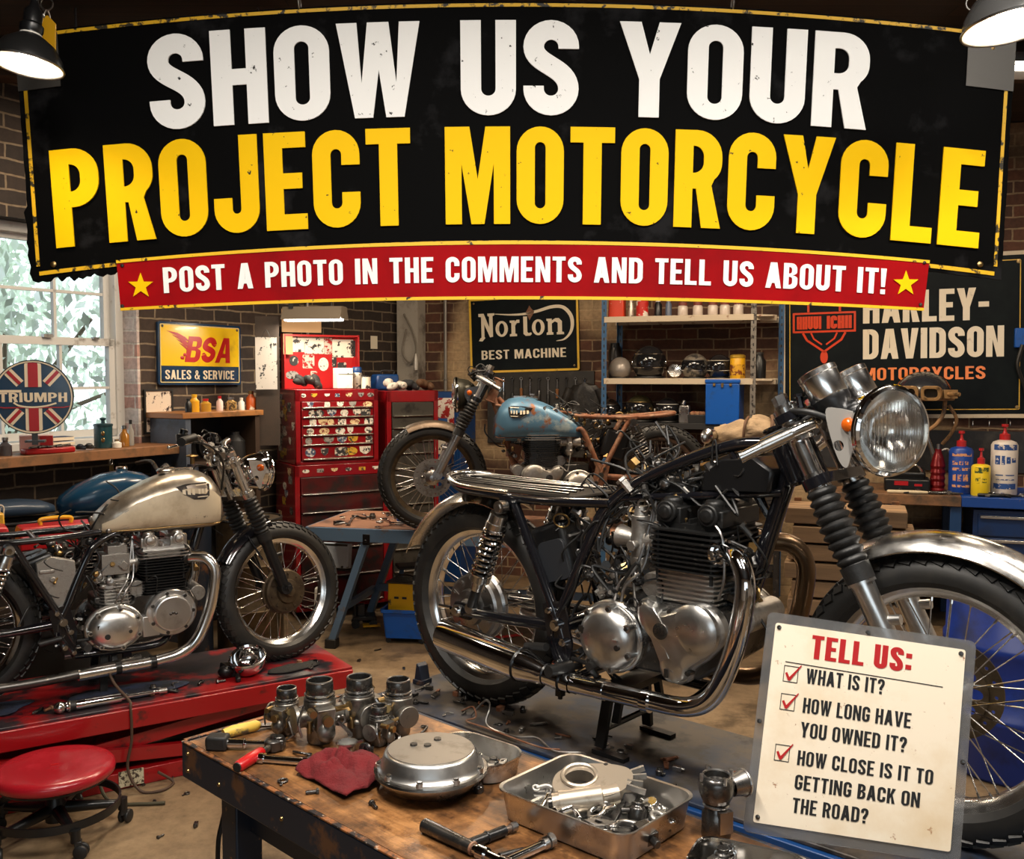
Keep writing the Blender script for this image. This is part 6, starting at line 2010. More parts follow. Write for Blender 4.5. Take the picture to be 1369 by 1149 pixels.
def fitting(kind,m):
    t=thing('loose_fitting',None,'fitting')
    mb=MB()
    if kind == 0:mb.cyl((-.018,0,.006),(.012,0,.006),.0055,n=10); mb.cyl((.012,0,.006),(.020,0,.006),.0105,n=6)
    elif kind == 1:mb.torus((0,0,.004),(0,0,1),.013,.004,22,8); mb.bar((.012,0,.004),(.032,.006,.005),.008,.005)
    elif kind == 2:mb.tube(sm([(-.03,0,.005),(-.01,.012,.012),(.012,.006,.010),(.03,-.008,.005)]),.0045,8); mb.torus((-.03,0,.006),(0,0,1),.007,.003,14,6)
    elif kind == 3:mb.lathe([(.001,0),(.013,0),(.015,.004),(.015,.018),(.011,.022),(.011,.028),(.001,.028)],(0,0,0),(0,0,1),20); mb.cyl((.01,0,.014),(.028,0,.012),.005,n=8)
    elif kind == 4:mb.prism([(-.03,-.008),(.02,-.011),(.034,0),(.02,.011),(-.03,.008)],(0,0,.003),(1,0,0),(0,1,.2),(0,0,.007),[arc(.014,0,.005,.005,0,360,10)[:-1]])
    else:mb.box((0,0,.009),(.034,.020,.018)); mb.cyl((.017,0,.009),(.030,0,.009),.006,n=10)
    mb.build('body',m,t,bev=.0012)
    return t
FIT={}
def drop(kind,m,loc,rz,label,group,s=1.0,tilt=(0,0)):
    k=(kind,m.name)
    if k not in FIT:
        t=FIT[k]=fitting(kind,m); t['label']=label; t['group']=group
        t.location=loc; t.rotation_euler=(tilt[0],tilt[1],rz)
    else:
        t=copy_tree(FIT[k],loc,rz,label,group); t.rotation_euler=(tilt[0],tilt[1],rz)
    t.scale=(s,s,s)
r=random.Random(17)
FM=[STEEL,DSTEEL,CHROME,CAST,DSTEEL,DCHROME]
for i in range(34):
    x,y=(r.random()-.5)*w1*.74,(r.random()-.5)*d1*.66
    if x<.02 and y>-.03 and i%3:x=abs(x)+.02
    drop(r.randrange(6),FM[i%6],tl_(t1,x,y,.008+.020*r.random()),r.random()*6,'loose metal fitting in the heap inside the large steel tray','fittings heaped in the steel tray',.9+.5*r.random(),(r.random()*.8-.4,r.random()*.8-.4))
for i in range(10):
    drop(r.randrange(6),FM[i%6],tl_(t2,(.15+.2*r.random())*w2,(r.random()-.5)*d2*.5,.006+.008*r.random()),r.random()*6,'metal fitting lying in the oval pan','fittings in the oval pan',.8,(0,0))
for i in range(8):
    drop(r.randrange(6),FM[i%6],tl_(t3,(r.random()-.5)*w3*.6,(r.random()-.2)*d3*.5,.006+.006*r.random()),r.random()*6,'metal fitting lying in the bright tray at the bottom edge','fittings in the bright tray')
for px,py in ((378,1046),(417,1062),(402,1010),(566,978),(640,1060),(445,1028),(500,1080)):
    drop(r.randrange(6),DSTEEL,bpt_(px,py),r.random()*6,'dark metal scrap lying loose on the bench top','loose scraps on the bench top',.7)
def bar_tool(label,px0,py0,px1,py1,build,h=.012):
    a,L_,rz=along(px0,py0,px1,py1,h)
    t=thing('socket_bar',label,'tool',a,rz)
    build(t,L_)
def b1(t,L):
    mb=MB(); mb.tube([(0,0,.013),(.004,0,.013),(L*.55,0,.013),(L*.56,0,.013)],[.010,.0135,.0115,.009],20); mb.build('handle',DSTEEL,t)
    mb=MB(); mb.cyl((L*.56,0,.013),(L*1.05,0,.013),.0085,n=16); mb.cyl((L*.62,0,.013),(L*.70,0,.013),.0125,n=18); mb.cyl((L*.85,0,.013),(L*1.0,0,.013),.012,n=18); mb.build('shaft',CHROME,t)
    mb=MB(); mb.torus((L*.555,0,.013),(1,0,0),.010,.0025,20,6); mb.build('collar',RUST,t)
def b2(t,L):
    mb=MB(); mb.cyl((0,0,.011),(L*.75,0,.011),.0095,n=16); mb.torus((L*.36,0,.011),(1,0,0),.010,.0015,18,6); mb.build('handle',SATINB,t)
    mb=MB(); mb.cyl((L*.75,0,.011),(L*.9,0,.011),.006,n=12); mb.cyl((L*.88,0,.011),(L,0,.011),.0085,n=12); mb.build('tip',STEEL,t)
def b3(t,L):
    mb=MB(); mb.cyl((0,0,.011),(L*.8,0,.011),.009,n=16); mb.build('shaft',CHROME,t)
    mb=MB(); mb.cyl((L*.78,0,.012),(L*.88,0,.012),.0115,n=18); mb.cyl((L*.9,0,.013),(L*1.0,0,.013),.0135,n=18); mb.build('socket',DCHROME,t)
bar_tool('long dark-handled socket bar at the bottom edge of the bench',566,1104,690,1163,b1)
bar_tool('black knurled extension bar crossing the long socket bar',628,1128,690,1104,b2)
bar_tool('chrome extension bar with a socket beside the large steel tray',676,1152,738,1124,b3)
bar_tool('short black punch lying between the two extension bars',668,1143,700,1133,lambda t,L:rod(t,'shaft',SATINB,(0,0,.008),(L,0,.008),.007,10,.004))
p=bpt_(957,1119)
t=thing('fuel_tap_body','dark carburettor body standing on the bench between the steel tray and the TELL US card','engine part',p,.3)
mb=MB(); mb.lathe([(.001,0),(.026,0),(.027,.006),(.026,.045),(.022,.050),(.020,.062),(.026,.070),(.032,.085),(.033,.105),(.028,.114),(.024,.116),(.022,.104),(.001,.10)],(0,0,0),(0,0,1),30,cap=False)
mb.build('body',DSTEEL,t,ang=45)
mb=MB(); mb.box((.004,-.026,.038),(.026,.012,.040)); mb.cyl((.03,0,.09),(.06,.005,.092),.018,.024,20); mb.torus((.06,.005,.092),(1,.1,0),.023,.003,22,8); mb.torus((0,0,.116),(0,0,1),.025,.0025,26,6); mb.torus((0,0,.062),(0,0,1),.022,.003,26,6)
for q in range(4):mb.cyl((cos(q*1.57)*.03,sin(q*1.57)*.03,.108),(cos(q*1.57)*.03,sin(q*1.57)*.03,.122),.004,n=6)
mb.build('fittings',STEEL,t)

# ------------------------------------------------------------------ scrap and parts lying on the lifts
for i in range(44):
    x,y=-.26+1.25*r.random(),-.205+.20*r.random()
    drop(r.randrange(6),(RUST,DSTEEL,STEEL,DSTEEL)[i%4],cpt(x,y,0),r.random()*6,'small metal offcut on the dirty blue lift deck','metal offcuts on the blue lift',.55+.35*r.random())
for i in range(14):
    x,y=-.45+2.1*r.random(),-.28+.12*r.random()
    drop(r.randrange(6),(RUST,DSTEEL,SATINB,DSTEEL)[i%4],lpt(x,y,0),r.random()*6,'dark metal scrap on the red lift deck','scraps on the red lift',1.1)
for px,py in ((505,870),(470,905),(540,895),(230,1040),(205,1075),(262,1105),(215,1120),(480,885),(250,1062),(190,1050)):
    drop(r.randrange(6),DSTEEL,atz(px,py,0),r.random()*6,'dark scrap lying on the bare concrete floor','scraps on the concrete floor',.8)
cable('wire_tangle','bright twist of stripped wire on the near edge of the blue lift',[cpt(.07,-.15,.006),cpt(.10,-.12,.05),cpt(.13,-.13,.055),cpt(.16,-.16,.05),cpt(.18,-.19,.01),cpt(.30,-.20,.01),cpt(.36,-.17,.012),cpt(.45,-.205,.008),cpt(.52,-.17,.01),cpt(.55,-.19,.02)],.0035,STEEL,'wire')
cable('wire_tangle','curled copper wire beside the stripped wire on the blue lift',[cpt(.02,-.14,.006),cpt(.06,-.13,.025),cpt(.12,-.18,.02),cpt(.10,-.20,.008),cpt(.20,-.21,.012),cpt(.40,-.215,.010),cpt(.46,-.19,.01)],.0028,RUST,'wire')
t=thing('loose_shock','chrome shock absorber lying on the near edge of the red lift','shock absorber',lpt(.43,-.265,0),radians(33))
t.scale=(.82,.82,.82)
mb=MB(); mb.cyl((.04,0,.03),(.30,0,.03),.024,n=24); mb.cyl((.28,0,.03),(.33,0,.03),.017,n=18); mb.cyl((.33,0,.03),(.50,0,.028),.009,n=14); mb.build('body',CHROME,t)
mb=MB(); mb.ball((.012,0,.03),(.030,.030,.030),18,10); mb.torus((.052,0,.03),(1,0,0),.025,.006,24,8); mb.cyl((.49,0,.028),(.53,0,.028),.015,n=14); mb.build('eye',DCHROME,t)
mb=MB(); mb.cyl((.05,0,.03),(.085,0,.03),.0265,n=24); mb.build('bush',RUBBER,t)
p=lpt(1.25,-.18)
t=thing('headlight_shell','chrome headlight shell lying on the red lift in front of the tyre','headlight shell',p,radians(20))
mb=MB(); mb.lathe([(.001,-.07),(.04,-.062),(.07,-.035),(.082,0),(.084,.02),(.080,.028),(.074,.02)],(0,0,.070),(-.15,-.35,.9),44,cap=False); mb.build('shell',CHROME,t)
mb=MB(); mb.torus((-.003,-.007,.088),(-.15,-.35,.9),.082,.004,44,8); mb.build('rim',DCHROME,t)
mb=MB(); mb.box((-.085,.02,.03),(.06,.08,.05),rotm(0,.2,.3)); mb.ball((-.10,-.01,.03),(.035,.03,.028),14,8); mb.cyl((-.05,-.05,.02),(-.05,-.10,.01),.012,n=10); mb.build('bracket',SATINB,t,bev=.004)
a_=lpt(-.30,-.28)
t=thing('pliers','black-handled pliers lying at the left end of the red lift','pliers',a_,radians(25))
mb=MB()
for s in (-1,1):mb.tube(sm([(.0,0,.008),(.04,s*.016,.009),(.11,s*.018,.009),(.15,s*.010,.009)]),.007,8)
mb.build('handle',BLK,t)
mb=MB(); mb.prism([(-.06,-.004),(-.02,-.016),(.01,-.014),(.01,.014),(-.02,.016),(-.06,.004)],(0,0,.003),(1,0,0),(0,1,0),(0,0,.012)); mb.build('jaw',STEEL,t)
def floor_rag(label,loc,rz,sx,sy,m,seed,h=.02):
    mb=MB(); NA,NR=30,8
    rings=[]
    for j in range(NR+1):
        q=max(j/NR,.02)
        ring=[]
        for i in range(NA):
            a=2*pi*i/NA
            k=1+.22*MN.noise(V((cos(a)*1.6,sin(a)*1.6,seed)))
            x,y=cos(a)*q*sx*k,sin(a)*q*sy*k
            ring.append(V((x,y,.003+h*(1-q)**.7*(.6+.9*abs(MN.noise(V((x*14,y*14,seed+3))))))))
        rings.append(ring)
    mb.rings(rings,cap=False)
    t=mb.build('oily_cloth',m,None,ang=80)
    tag(t,label,'cloth'); t.location=loc; t.rotation_euler=(0,0,rz)
    sol=t.modifiers.new('thick','SOLIDIFY'); sol.thickness=.004; sol.offset=1
OILY=mat('oily_cloth_blue',rgb(40,48,70),.9,wear=((.01,.01,.012),9,.45,.65),bump=(90,.4))
floor_rag('dark blue oily cloth under the cream-tank motorcycle at the left of the red deck',lpt(.05,-.08),radians(33),.30,.12,OILY,2)
floor_rag('dark oily cloth on the red deck below the curved exhaust pipe',lpt(.72,-.14),radians(30),.26,.10,OILY,5)
floor_rag('black oily rag lying on the red deck beside the front tyre of the cream-tank motorcycle',lpt(1.46,-.20),radians(40),.14,.05,mat('oily_cloth_black',(.012,.011,.010),.8,bump=(90,.4)),8)
# ------------------------------------------------------------------ helpers for the back of the shop
def plane_pt(px,py,o,n,d):
    r0=ray(px,py)
    off=o-n*d
    t=(off-V((0,0,CAMH))).dot(n)/r0.dot(n)
    return V((0,0,CAMH))+r0*t
def Lp(px,py,d):return plane_pt(px,py,LO,LN,d)
def Bp(px,py,d):return plane_pt(px,py,BO,BN,d)
def Ls(px,d):return (Lp(px,500,d)-LO).dot(LD)
def Bs(px,d):return (Bp(px,500,d)-BO).dot(BD)
def Lz(px,d,z):p=Lp(px,500,d); return V((p.x,p.y,z))
def Bz(px,d,z):p=Bp(px,500,d); return V((p.x,p.y,z))

def bottle(name,label,cat,loc,prof,m,cap=None,capm=None,lab=None,labm=None,rz=0,group=None,n=24):
    """turned container; prof body profile, cap profile, lab = (r, z0, z1) label band"""
    t=thing(name,label,cat,loc,rz,group)
    mb=MB(); mb.lathe(prof,n=n); mb.build('body',m,t,ang=40)
    if cap:mb=MB(); mb.lathe(cap,n=18); mb.build('cap',capm,t,ang=40)
    if lab:
        r,z0,z1=lab
        mb=MB(); mb.lathe([(r,z0),(r+.0008,z0+.001),(r+.0008,z1-.001),(r,z1)],n=n,cap=False); mb.build('label',labm,t)
    return t
def sticker_mat(name,base,ink,sc=55,thr=.53):
    return mat(name,base,.4,wear=(ink,sc,thr,thr+.02))
STK=[sticker_mat('sticker_white',rgb(226,218,204),(.02,.02,.02)),sticker_mat('sticker_grey',rgb(150,146,140),(.02,.015,.015),48),sticker_mat('sticker_cream',rgb(220,196,150),rgb(120,20,18),60),sticker_mat('sticker_dark',(.03,.03,.032),rgb(215,205,190),50,.55),sticker_mat('sticker_yellow',rgb(205,160,50),(.02,.02,.02),60),sticker_mat('sticker_blue',rgb(60,74,100),rgb(210,205,200),55)]
def sticker(parent,o,ux,uy,n,w,h,k,shape):
    mb=MB()
    if shape == 0:P=arc(0,0,w/2,h/2,0,360,20)[:-1]
    elif shape == 1:P=rrect(w,h,min(w,h)*.2,3)
    else:P=[(-w/2,h/2),(w/2,h/2),(w*.42,-h*.1),(0,-h/2),(-w*.42,-h*.1)]
    mb.prism(P,o,ux,uy,V(n)*.0015)
    return mb.build('sticker',STK[k],parent)

# ------------------------------------------------------------------ red tool chests
r=random.Random(23)
c0=V((-1.516,6.8,0)); ca=radians(30)
def cw(x,y,z):return V((c0.x+cos(ca)*x-sin(ca)*y,c0.y+sin(ca)*x+cos(ca)*y,z))
HND=mat('drawer_handle',(.60,.57,.53),.25,1.0)
def chest(name,label,x0,w,d,z0,z1,rows,front_m,stickers,side=True,head=.085,y0=0.0):
    t=thing(name,label,'tool chest',cw(x0,y0,z0),ca)
    H=z1-z0
    mb=MB()
    mb.box((w/2,d/2+.012,H/2),(w,d-.024,H)); mb.box((.018,.012,H/2),(.036,.03,H)); mb.box((w-.018,.012,H/2),(.036,.03,H)); mb.box((w/2,.012,H-head/2),(w,.03,head)); mb.box((w/2,.012,.012),(w,.03,.024))
    b=mb.build('body',REDC,t,bev=.004)
    if stickers:
        for k in range(7):
            sticker(b,(.06+(w-.12)*k/6+.02*(r.random()-.5),-.0035,H-head/2),(1,0,0),(0,0,1),(0,-1,0),.03+.025*r.random(),.022+.012*r.random(),r.randrange(6),r.randrange(3))
        if side:
            for k in range(16):
                sticker(b,(-.0005,.05+(d-.1)*r.random(),.04+(H-.1)*(k+.5)/16),(0,-1,0),(0,0,1),(-1,0,0),.05+.06*r.random(),.04+.03*r.random(),r.randrange(6),r.randrange(3))
    elif not y0:
        for k in range(6):sticker(b,(.08+.105*k,-.0035,H-head/2),(1,0,0),(0,0,1),(0,-1,0),.05,.026,k%5,k%3)
        for k in range(9):sticker(b,(-.0005,.06+(d-.12)*r.random(),.55+.055*k),(0,-1,0),(0,0,1),(-1,0,0),.08,.055,k%6,k%3)
    tot=sum(rows)
    z=H-head
    avail=H-head-.03
    for q in rows:
        h=avail*q/tot
        mb=MB(); mb.box((w/2,.003,z-h/2),(w-.085,.020,h-.006)); dr=mb.build('drawer',front_m,t,bev=.002)
        mb=MB(); mb.prism([(0,0),(-.016,.002),(-.018,.008),(-.012,.012),(0,.012)],(.05,-.007,z-h+.004),(0,1,0),(0,0,1),(w-.10,0,0)); mb.build('handle',HND,dr,bev=.001)
        if stickers:
            n=5+r.randrange(2)
            for k in range(n):
                sh=min(h*.70,.05+.03*r.random())
                sticker(dr,(.085+(w-.17)*(k+.5*r.random())/(n-.6),-.0075,z-h*.44),(1,0,0),(0,0,1),(0,-1,0),sh*(1+.9*r.random()),sh,r.choice((0,0,0,1,2,3,3,4,5)),r.randrange(3))
        z -= h
    return t
chest('tool_cabinet','lower red roller tool cabinet under the stickered chest',-.01,.70,.46,.06,1.105,(1,1,1,1,1.5,1.5),mat('dark_red_drawer',rgb(70,10,12),.35,0,coat=.3,wear=((.01,.008,.008),8,.4,.6)),False)
chest('tool_chest','red top tool chest covered with stickers, below the hooded tube light',0,.62,.45,1.107,1.640,(.8,1,.9,1,1,1.5),REDC,True)
chest('tool_chest','red-framed tool chest with grey drawers right of the stickered chest',.70,.42,.42,.06,1.625,(1,.8,.9,.8,1,1.2,1.2,1.5,1.5,1.5,1.5),mat('grey_drawer',rgb(70,66,60),.4,.4,wear=((.02,.018,.016),10,.5,.65)),False,y0=.03)
hut=thing('tool_hutch','red pegboard hutch plastered with posters on top of the stickered chest','hutch',cw(.02,.33,1.641),ca)
mb=MB(); mb.box((.29,.05,.20),(.58,.02,.40)); mb.box((.29,.02,.39),(.58,.08,.015)); mb.box((.006,.02,.20),(.012,.08,.40)); mb.box((.574,.02,.20),(.012,.08,.40))
b=mb.build('panel',mat('hutch_red',rgb(176,24,26),.35,coat=.2),hut,bev=.002)
mb=MB(); mb.box((.16,.065,.50),(.30,.006,.17)); mb.build('backboard',mat('cardboard',rgb(196,160,116),.7),hut)
mb=MB(); mb.box((.03,-.016,.325),(.07,.006,.15)); mb.build('backboard',MATS['cardboard'],hut)
mb=MB()
for (x,z,w,h,k,s) in ((.11,.33,.13,.12,0,1),(.245,.325,.15,.135,0,1),(.352,.32,.06,.13,2,2),(.47,.30,.17,.135,0,1),(.09,.205,.07,.075,3,0),(.20,.20,.09,.10,2,1),(.315,.18,.08,.10,0,0),(.40,.20,.035,.08,3,1),(.075,.10,.10,.06,1,0),(.55,.30,.04,.12,3,1),(.24,.11,.05,.04,2,1),(.46,.17,.07,.05,3,1)):
    P=arc(0,0,w/2,h/2,0,360,20)[:-1] if s == 0 else rrect(w,h,.008,3)
    m_=MB(); m_.prism(P,(x,.0385,z),(1,0,0),(0,0,1),(0,-.0015,0)); m_.build('poster',[sticker_mat('poster_white',rgb(232,222,204),(.03,.025,.025),24,.56),STK[1],sticker_mat('poster_red',rgb(200,190,175),rgb(160,24,20),26,.5),sticker_mat('poster_dark',(.03,.03,.03),rgb(200,190,175),26,.56)][k],b)
zc=1.642
def on_chest(x,y):return cw(x,y,zc)
t=thing('white_box','white plastic battery box standing on the red tool chest','box',on_chest(.40,.13),ca)
mb=MB(); mb.box((0,0,.075),(.12,.10,.15)); mb.build('body',WHITEP,t,bev=.006)
mb=MB(); mb.box((.0,-.051,.105),(.115,.002,.004)); mb.cyl((.02,-.05,.11),(.02,-.054,.11),.004,n=8); mb.build('seam',DGREY,t)
t=thing('heap_of_gloves','black work gloves piled on the left end of the red tool chest','gloves',on_chest(.13,.14),ca)
mb=MB()
for k in range(9):mb.ball(((r.random()-.5)*.16,(r.random()-.5)*.12,.03+.045*r.random()),(.04+.02*r.random(),.03,.03),12,7,rotm(r.random(),r.random(),r.random()))
mb.build('gloves',mat('glove_black',(.015,.014,.013),.7,wear=((.30,.25,.17),20,.62,.68)),t)
CANM=mat('tin_can',rgb(200,190,175),.35,.5,wear=((.06,.05,.04),24,.54,.58))
P0=[(.001,0),(.038,0),(.040,.004),(.040,.11),(.037,.116),(.001,.116)]
bottle('spray_can','blue-topped can on the red tool chest right of the white box','can',on_chest(.52,.16),P0,CANM,[(.036,.116),(.036,.150),(.028,.160),(.001,.16)],BLUEP)
bottle('paint_tin','cream tin on the red tool chest, in front of the blue-topped can','tin',on_chest(.555,.07),[(.001,0),(.034,0),(.034,.085),(.001,.085)],sticker_mat('tin_marked',rgb(220,208,186),(.03,.02,.02),22,.55),[(.035,.085),(.035,.092),(.001,.093)],STEEL)
t=thing('blue_case','blue plastic case at the back of the grey-drawer chest','case',cw(.80,.30,1.627),ca)
mb=MB(); mb.box((0,0,.06),(.20,.14,.12),top=.9); mb.build('shell',BLUEP,t,bev=.015); mb=MB(); mb.tube(sm([(-.05,-.05,.12),(-.05,-.05,.145),(.05,-.05,.145),(.05,-.05,.12)]),.006,8); mb.build('handle',BLK,t)
for k,(x,y,lab,m) in enumerate(((.80,.10,'pale crumpled shop towel on the grey-drawer chest',mat('pale_towel',rgb(206,196,182),.9,wear=((.05,.05,.05),12,.55,.62))),(.93,.12,'dark crumpled cloth on the grey-drawer chest',mat('dark_towel',(.02,.02,.022),.9,wear=((.3,.25,.2),14,.6,.66))),(1.03,.10,'brown leather glove on the right end of the grey-drawer chest',mat('brown_leather',rgb(90,62,40),.7)))):
    t=thing('folded_cloth',lab,'cloth',cw(x,y,1.627),ca)
    mb=MB()
    for q in range(5):mb.ball(((r.random()-.5)*.09,(r.random()-.5)*.08,.025+.035*r.random()),(.045,.035,.028),12,7,rotm(r.random(),r.random()*.6,r.random()*3))
    mb.build('cloth',m,t)
def paper(name,label,cat,p,ang,w,h,m,frame=None,twine=False):
    t=thing(name,label,cat,p,ang)
    mb=MB(); mb.box((0,0,0),(w,.003,h)); s_=mb.build('sheet',m,t)
    if frame:
        mb=MB(); mb.prism(rrect(w+.02,h+.02,.003,2),(0,.004,0),(1,0,0),(0,0,1),(0,-.012,0),[rrect(w-.004,h-.004,.002,2)]); mb.build('frame',frame,t)
    if twine:
        mb=MB(); mb.tube(sm([(-.03,-.003,h/2-.005),(0,-.006,h/2+.05),(.03,-.003,h/2-.005)]),.002,6); mb.build('twine',WIREB,t)
    return t
paper('poster','small framed print of a red-capped rider on the brick wall beside the window','poster',Lp(212,550,.012),LA,.21,.27,sticker_mat('print_pale',rgb(222,205,186),(.05,.03,.03),22,.57),BLK)
paper('calendar','white hand-drawn calendar sheet hanging left of the red hutch','calendar',Lp(356,486,.40),radians(15),.145,.36,sticker_mat('calendar_white',rgb(214,208,200),(.03,.03,.03),20,.575),None,True)
mb=MB(); mb.box((0,0,.55),(.16,.03,.9))
o=tag(mb.build('wooden_post',mat('dark_post',rgb(58,44,34),.7,wear=((.02,.015,.01),5,.45,.7))),'dark wooden upright behind the hanging white calendar','post'); o.location=Lp(357,440,.36); o.rotation_euler=(0,0,radians(15))
o.location.z=1.15; 
paper('note','small pale paper note pinned to the brick right of the red hutch','note',Lp(500,458,.012),LA,.09,.11,CREAM)
cable('hose','looped grey hose hanging on the pale corner column',[Bp(540,420,.19),Bp(552,445,.21),Bp(556,470,.2),Bp(548,485,.22),Bp(538,470,.21),Bp(543,440,.19)],.008,mat('hose_grey',rgb(120,112,100),.6),'hose')
t=thing('hanging_mitt','small white rag hanging from the hose on the corner column','rag',Bp(556,495,.21))
mb=MB(); mb.lathe([(.001,.0),(.03,.0),(.035,.05),(.028,.10),(.012,.14),(.001,.145)],sy=.5); mb.build('cloth',WHITEP,t)

lk=thing('locker','blue steel locker with pasted posters behind the blue-tank motorcycle headlight','locker',Bp(593,500,.45)*1.0,BA)
lk.location.z=0
mb=MB(); mb.box((0,.17,.80),(.30,.34,1.60)); b=mb.build('body',BLUEP,lk,bev=.006)
mb=MB(); mb.box((0,-.006,1.10),(.26,.012,.9)); dr=mb.build('door',BLUEP,lk,bev=.003)
mb=MB(); mb.box((.09,-.02,1.05),(.015,.02,.10)); mb.build('handle',STEEL,dr)
for z,h,k in ((1.40,.30,'poster_multi'),(1.16,.16,'poster_white')):
    mb=MB(); mb.box((-.01,-.0135,z),(.22,.002,h)); mb.build('poster',sticker_mat('poster_multi',rgb(216,204,190),rgb(150,34,30),14,.5) if k == 'poster_multi' else MATS['poster_white'],dr)
mb=MB(); mb.box((-.02,-.0155,1.33),(.12,.002,.10)); mb.build('poster',sticker_mat('poster_blue',rgb(50,90,150),rgb(220,215,205),24,.55),dr)

# ------------------------------------------------------------------ blue-grey table
ta=radians(-12)
TX,TY=-1.308,6.15
tb=thing('folding_table','blue-grey steel table carrying the blue-tank motorcycle','table',(TX,TY,0),ta)
TZ,TLEN,TDEP=.78,2.45,.75
mb=MB(); mb.box((TLEN/2,TDEP/2,TZ-.010),(TLEN-.01,TDEP-.01,.02)); mb.build('top',mat('table_top_wood',rgb(150,108,84),.5,0,wear=((.06,.035,.03),6,.5,.68)),tb)
mb=MB(); mb.box((TLEN/2,-.004,TZ-.045),(TLEN,.02,.085)); mb.box((TLEN/2,TDEP+.004,TZ-.045),(TLEN,.02,.085)); mb.box((0,TDEP/2,TZ-.045),(.02,TDEP,.085)); mb.box((TLEN,TDEP/2,TZ-.045),(.02,TDEP,.085)); mb.build('frame',BLUEG,tb,bev=.003)
for y in (.02,TDEP-.06):
    for x0,x1 in ((.40,.16),(TLEN-.45,TLEN-.2)):
        mb=MB(); mb.bar((x0,y,TZ-.06),(x1,y,.05),.045,.055,up=(0,1,0)); lg=mb.build('leg',BLUEG,tb,bev=.003)
        mb=MB(); mb.box((x1-.005,y,.03),(.075,.07,.06)); mb.build('foot',BLK,lg,bev=.006)
        mb=MB(); mb.box((x0+.005,y-.008,TZ-.07),(.05,.055,.07)); mb.cyl((x0,y-.03,TZ-.08),(x0,y-.045,TZ-.08),.012,n=8); mb.build('hinge',SATINB,lg,bev=.003)
mb=MB(); mb.box((TLEN/2,TDEP-.1,.26),(TLEN-.5,.03,.05)); mb.box((.20,TDEP/2,.24),(.035,TDEP-.12,.04)); mb.build('stretcher',BLUEG,tb)
def tpt(x,y,z=TZ):return V((TX+cos(ta)*x-sin(ta)*y,TY+sin(ta)*x+cos(ta)*y,z))
def spanner(label,loc,rz,L_,m=CHROME,group=None):
    t=thing('spanner',label,'spanner',loc,rz,group)
    mb=MB(); mb.prism([(-L_/2+.02,-.006),(L_/2-.02,-.006),(L_/2-.02,.006),(-L_/2+.02,.006)],(0,0,.003),(1,0,0),(0,1,0),(0,0,.005))
    mb.prism(arc(L_/2-.015,0,.016,.016,0,360,18)[:-1],(0,0,.0022),(1,0,0),(0,1,0),(0,0,.008),[arc(L_/2-.015,0,.009,.009,0,360,6)[:-1]])
    mb.prism([(-L_/2+.03,.015),(-L_/2+.008,.017),(-L_/2-.010,.010),(-L_/2+.008,.006),(-L_/2+.012,0),(-L_/2+.008,-.006),(-L_/2-.010,-.010),(-L_/2+.008,-.017),(-L_/2+.03,-.015)],(0,0,.0022),(1,0,0),(0,1,0),(0,0,.008))
    mb.build('body',m,t,bev=.001)
    return t
for i in range(12):
    spanner('chrome spanner in the litter of tools on the blue-grey table',tpt(.14+.60*r.random(),.06+.5*r.random(),TZ+.004*(i%3)),r.random()*3,.22+.12*r.random(),(CHROME,STEEL,DSTEEL)[i%3],'spanners littered on the blue-grey table')
for i in range(16):
    drop(r.randrange(6),(SATINB,STEEL,DSTEEL,CHROME)[i%4],tpt(.10+.62*r.random(),.06+.55*r.random(),TZ),r.random()*6,'small loose part among the spanners on the blue-grey table','loose parts on the blue-grey table',1.5)
t=thing('screwdriver','blue-handled screwdriver on the blue-grey table beside the front tyre','screwdriver',tpt(.50,.30),.4)
mb=MB(); mb.tube([(0,0,.018),(.01,0,.018),(.09,0,.018),(.11,0,.018)],[.012,.017,.016,.010],14); mb.build('handle',BLUEC,t); mb=MB(); mb.cyl((.10,0,.018),(.24,0,.016),.005,n=8); mb.build('blade',STEEL,t)
t=thing('screwdriver','red-handled screwdriver near the front edge of the blue-grey table','screwdriver',tpt(.68,.07),.2)
mb=MB(); mb.tube([(0,0,.016),(.01,0,.016),(.07,0,.016),(.085,0,.016)],[.010,.015,.014,.009],14); mb.build('handle',REDPL,t); mb=MB(); mb.cyl((.08,0,.016),(.17,0,.014),.005,n=8); mb.build('blade',STEEL,t)
p=atz(545,858,0)
t=thing('plastic_tub','blue plastic tub on small wheels on the floor under the blue-grey table','tub',V((p.x+.0,p.y+.05,0)),radians(-8))
mb=MB()
mb.rings([[V((x,y,z)) for x,y in rrect(w,d,.02,4)] for w,d,z in ((.26,.22,.035),(.29,.25,.20),(.31,.27,.205),(.31,.27,.225),(.285,.245,.225),(.25,.21,.05))]); mb.build('body',BLUEC,t)
mb=MB()
for x in (-.11,.11):
    for y in (-.09,.09):mb.cyl((x,y-.008,.018),(x,y+.008,.018),.018,n=14); mb.box((x,y,.032),(.02,.02,.016))
mb.build('wheel',BLK,t)
tub=V(t.location)
t=thing('jerry_can','battered yellow oil can standing in the blue plastic tub','can',tub+V((-.02,.0,.055)),radians(-14))
mb=MB(); mb.box((0,0,.17),(.19,.16,.33),top=.97); mb.build('body',mat('worn_yellow_can',rgb(222,172,22),.4,wear=((.04,.03,.02),9,.58,.63)),t,bev=.012,seg=3)
mb=MB(); mb.box((0,0,.338),(.20,.17,.012)); mb.tube(sm([(-.06,0,.34),(-.05,0,.37),(.05,0,.37),(.06,0,.34)]),.007,8); mb.build('lid',DSTEEL,t,bev=.003)
mb=MB()
for x in (-.03,.025):mb.box((x,-.083,.24),(.03,.002,.014))
mb.box((0,-.083,.12),(.08,.002,.02)); mb.build('label_marks',DKBLUE,t)
p=atz(457,830,0)
t=thing('parts_case','pale blue-grey metal case hung under the left end of the blue-grey table','case',V((p.x,p.y-.22,.42)),radians(-16))
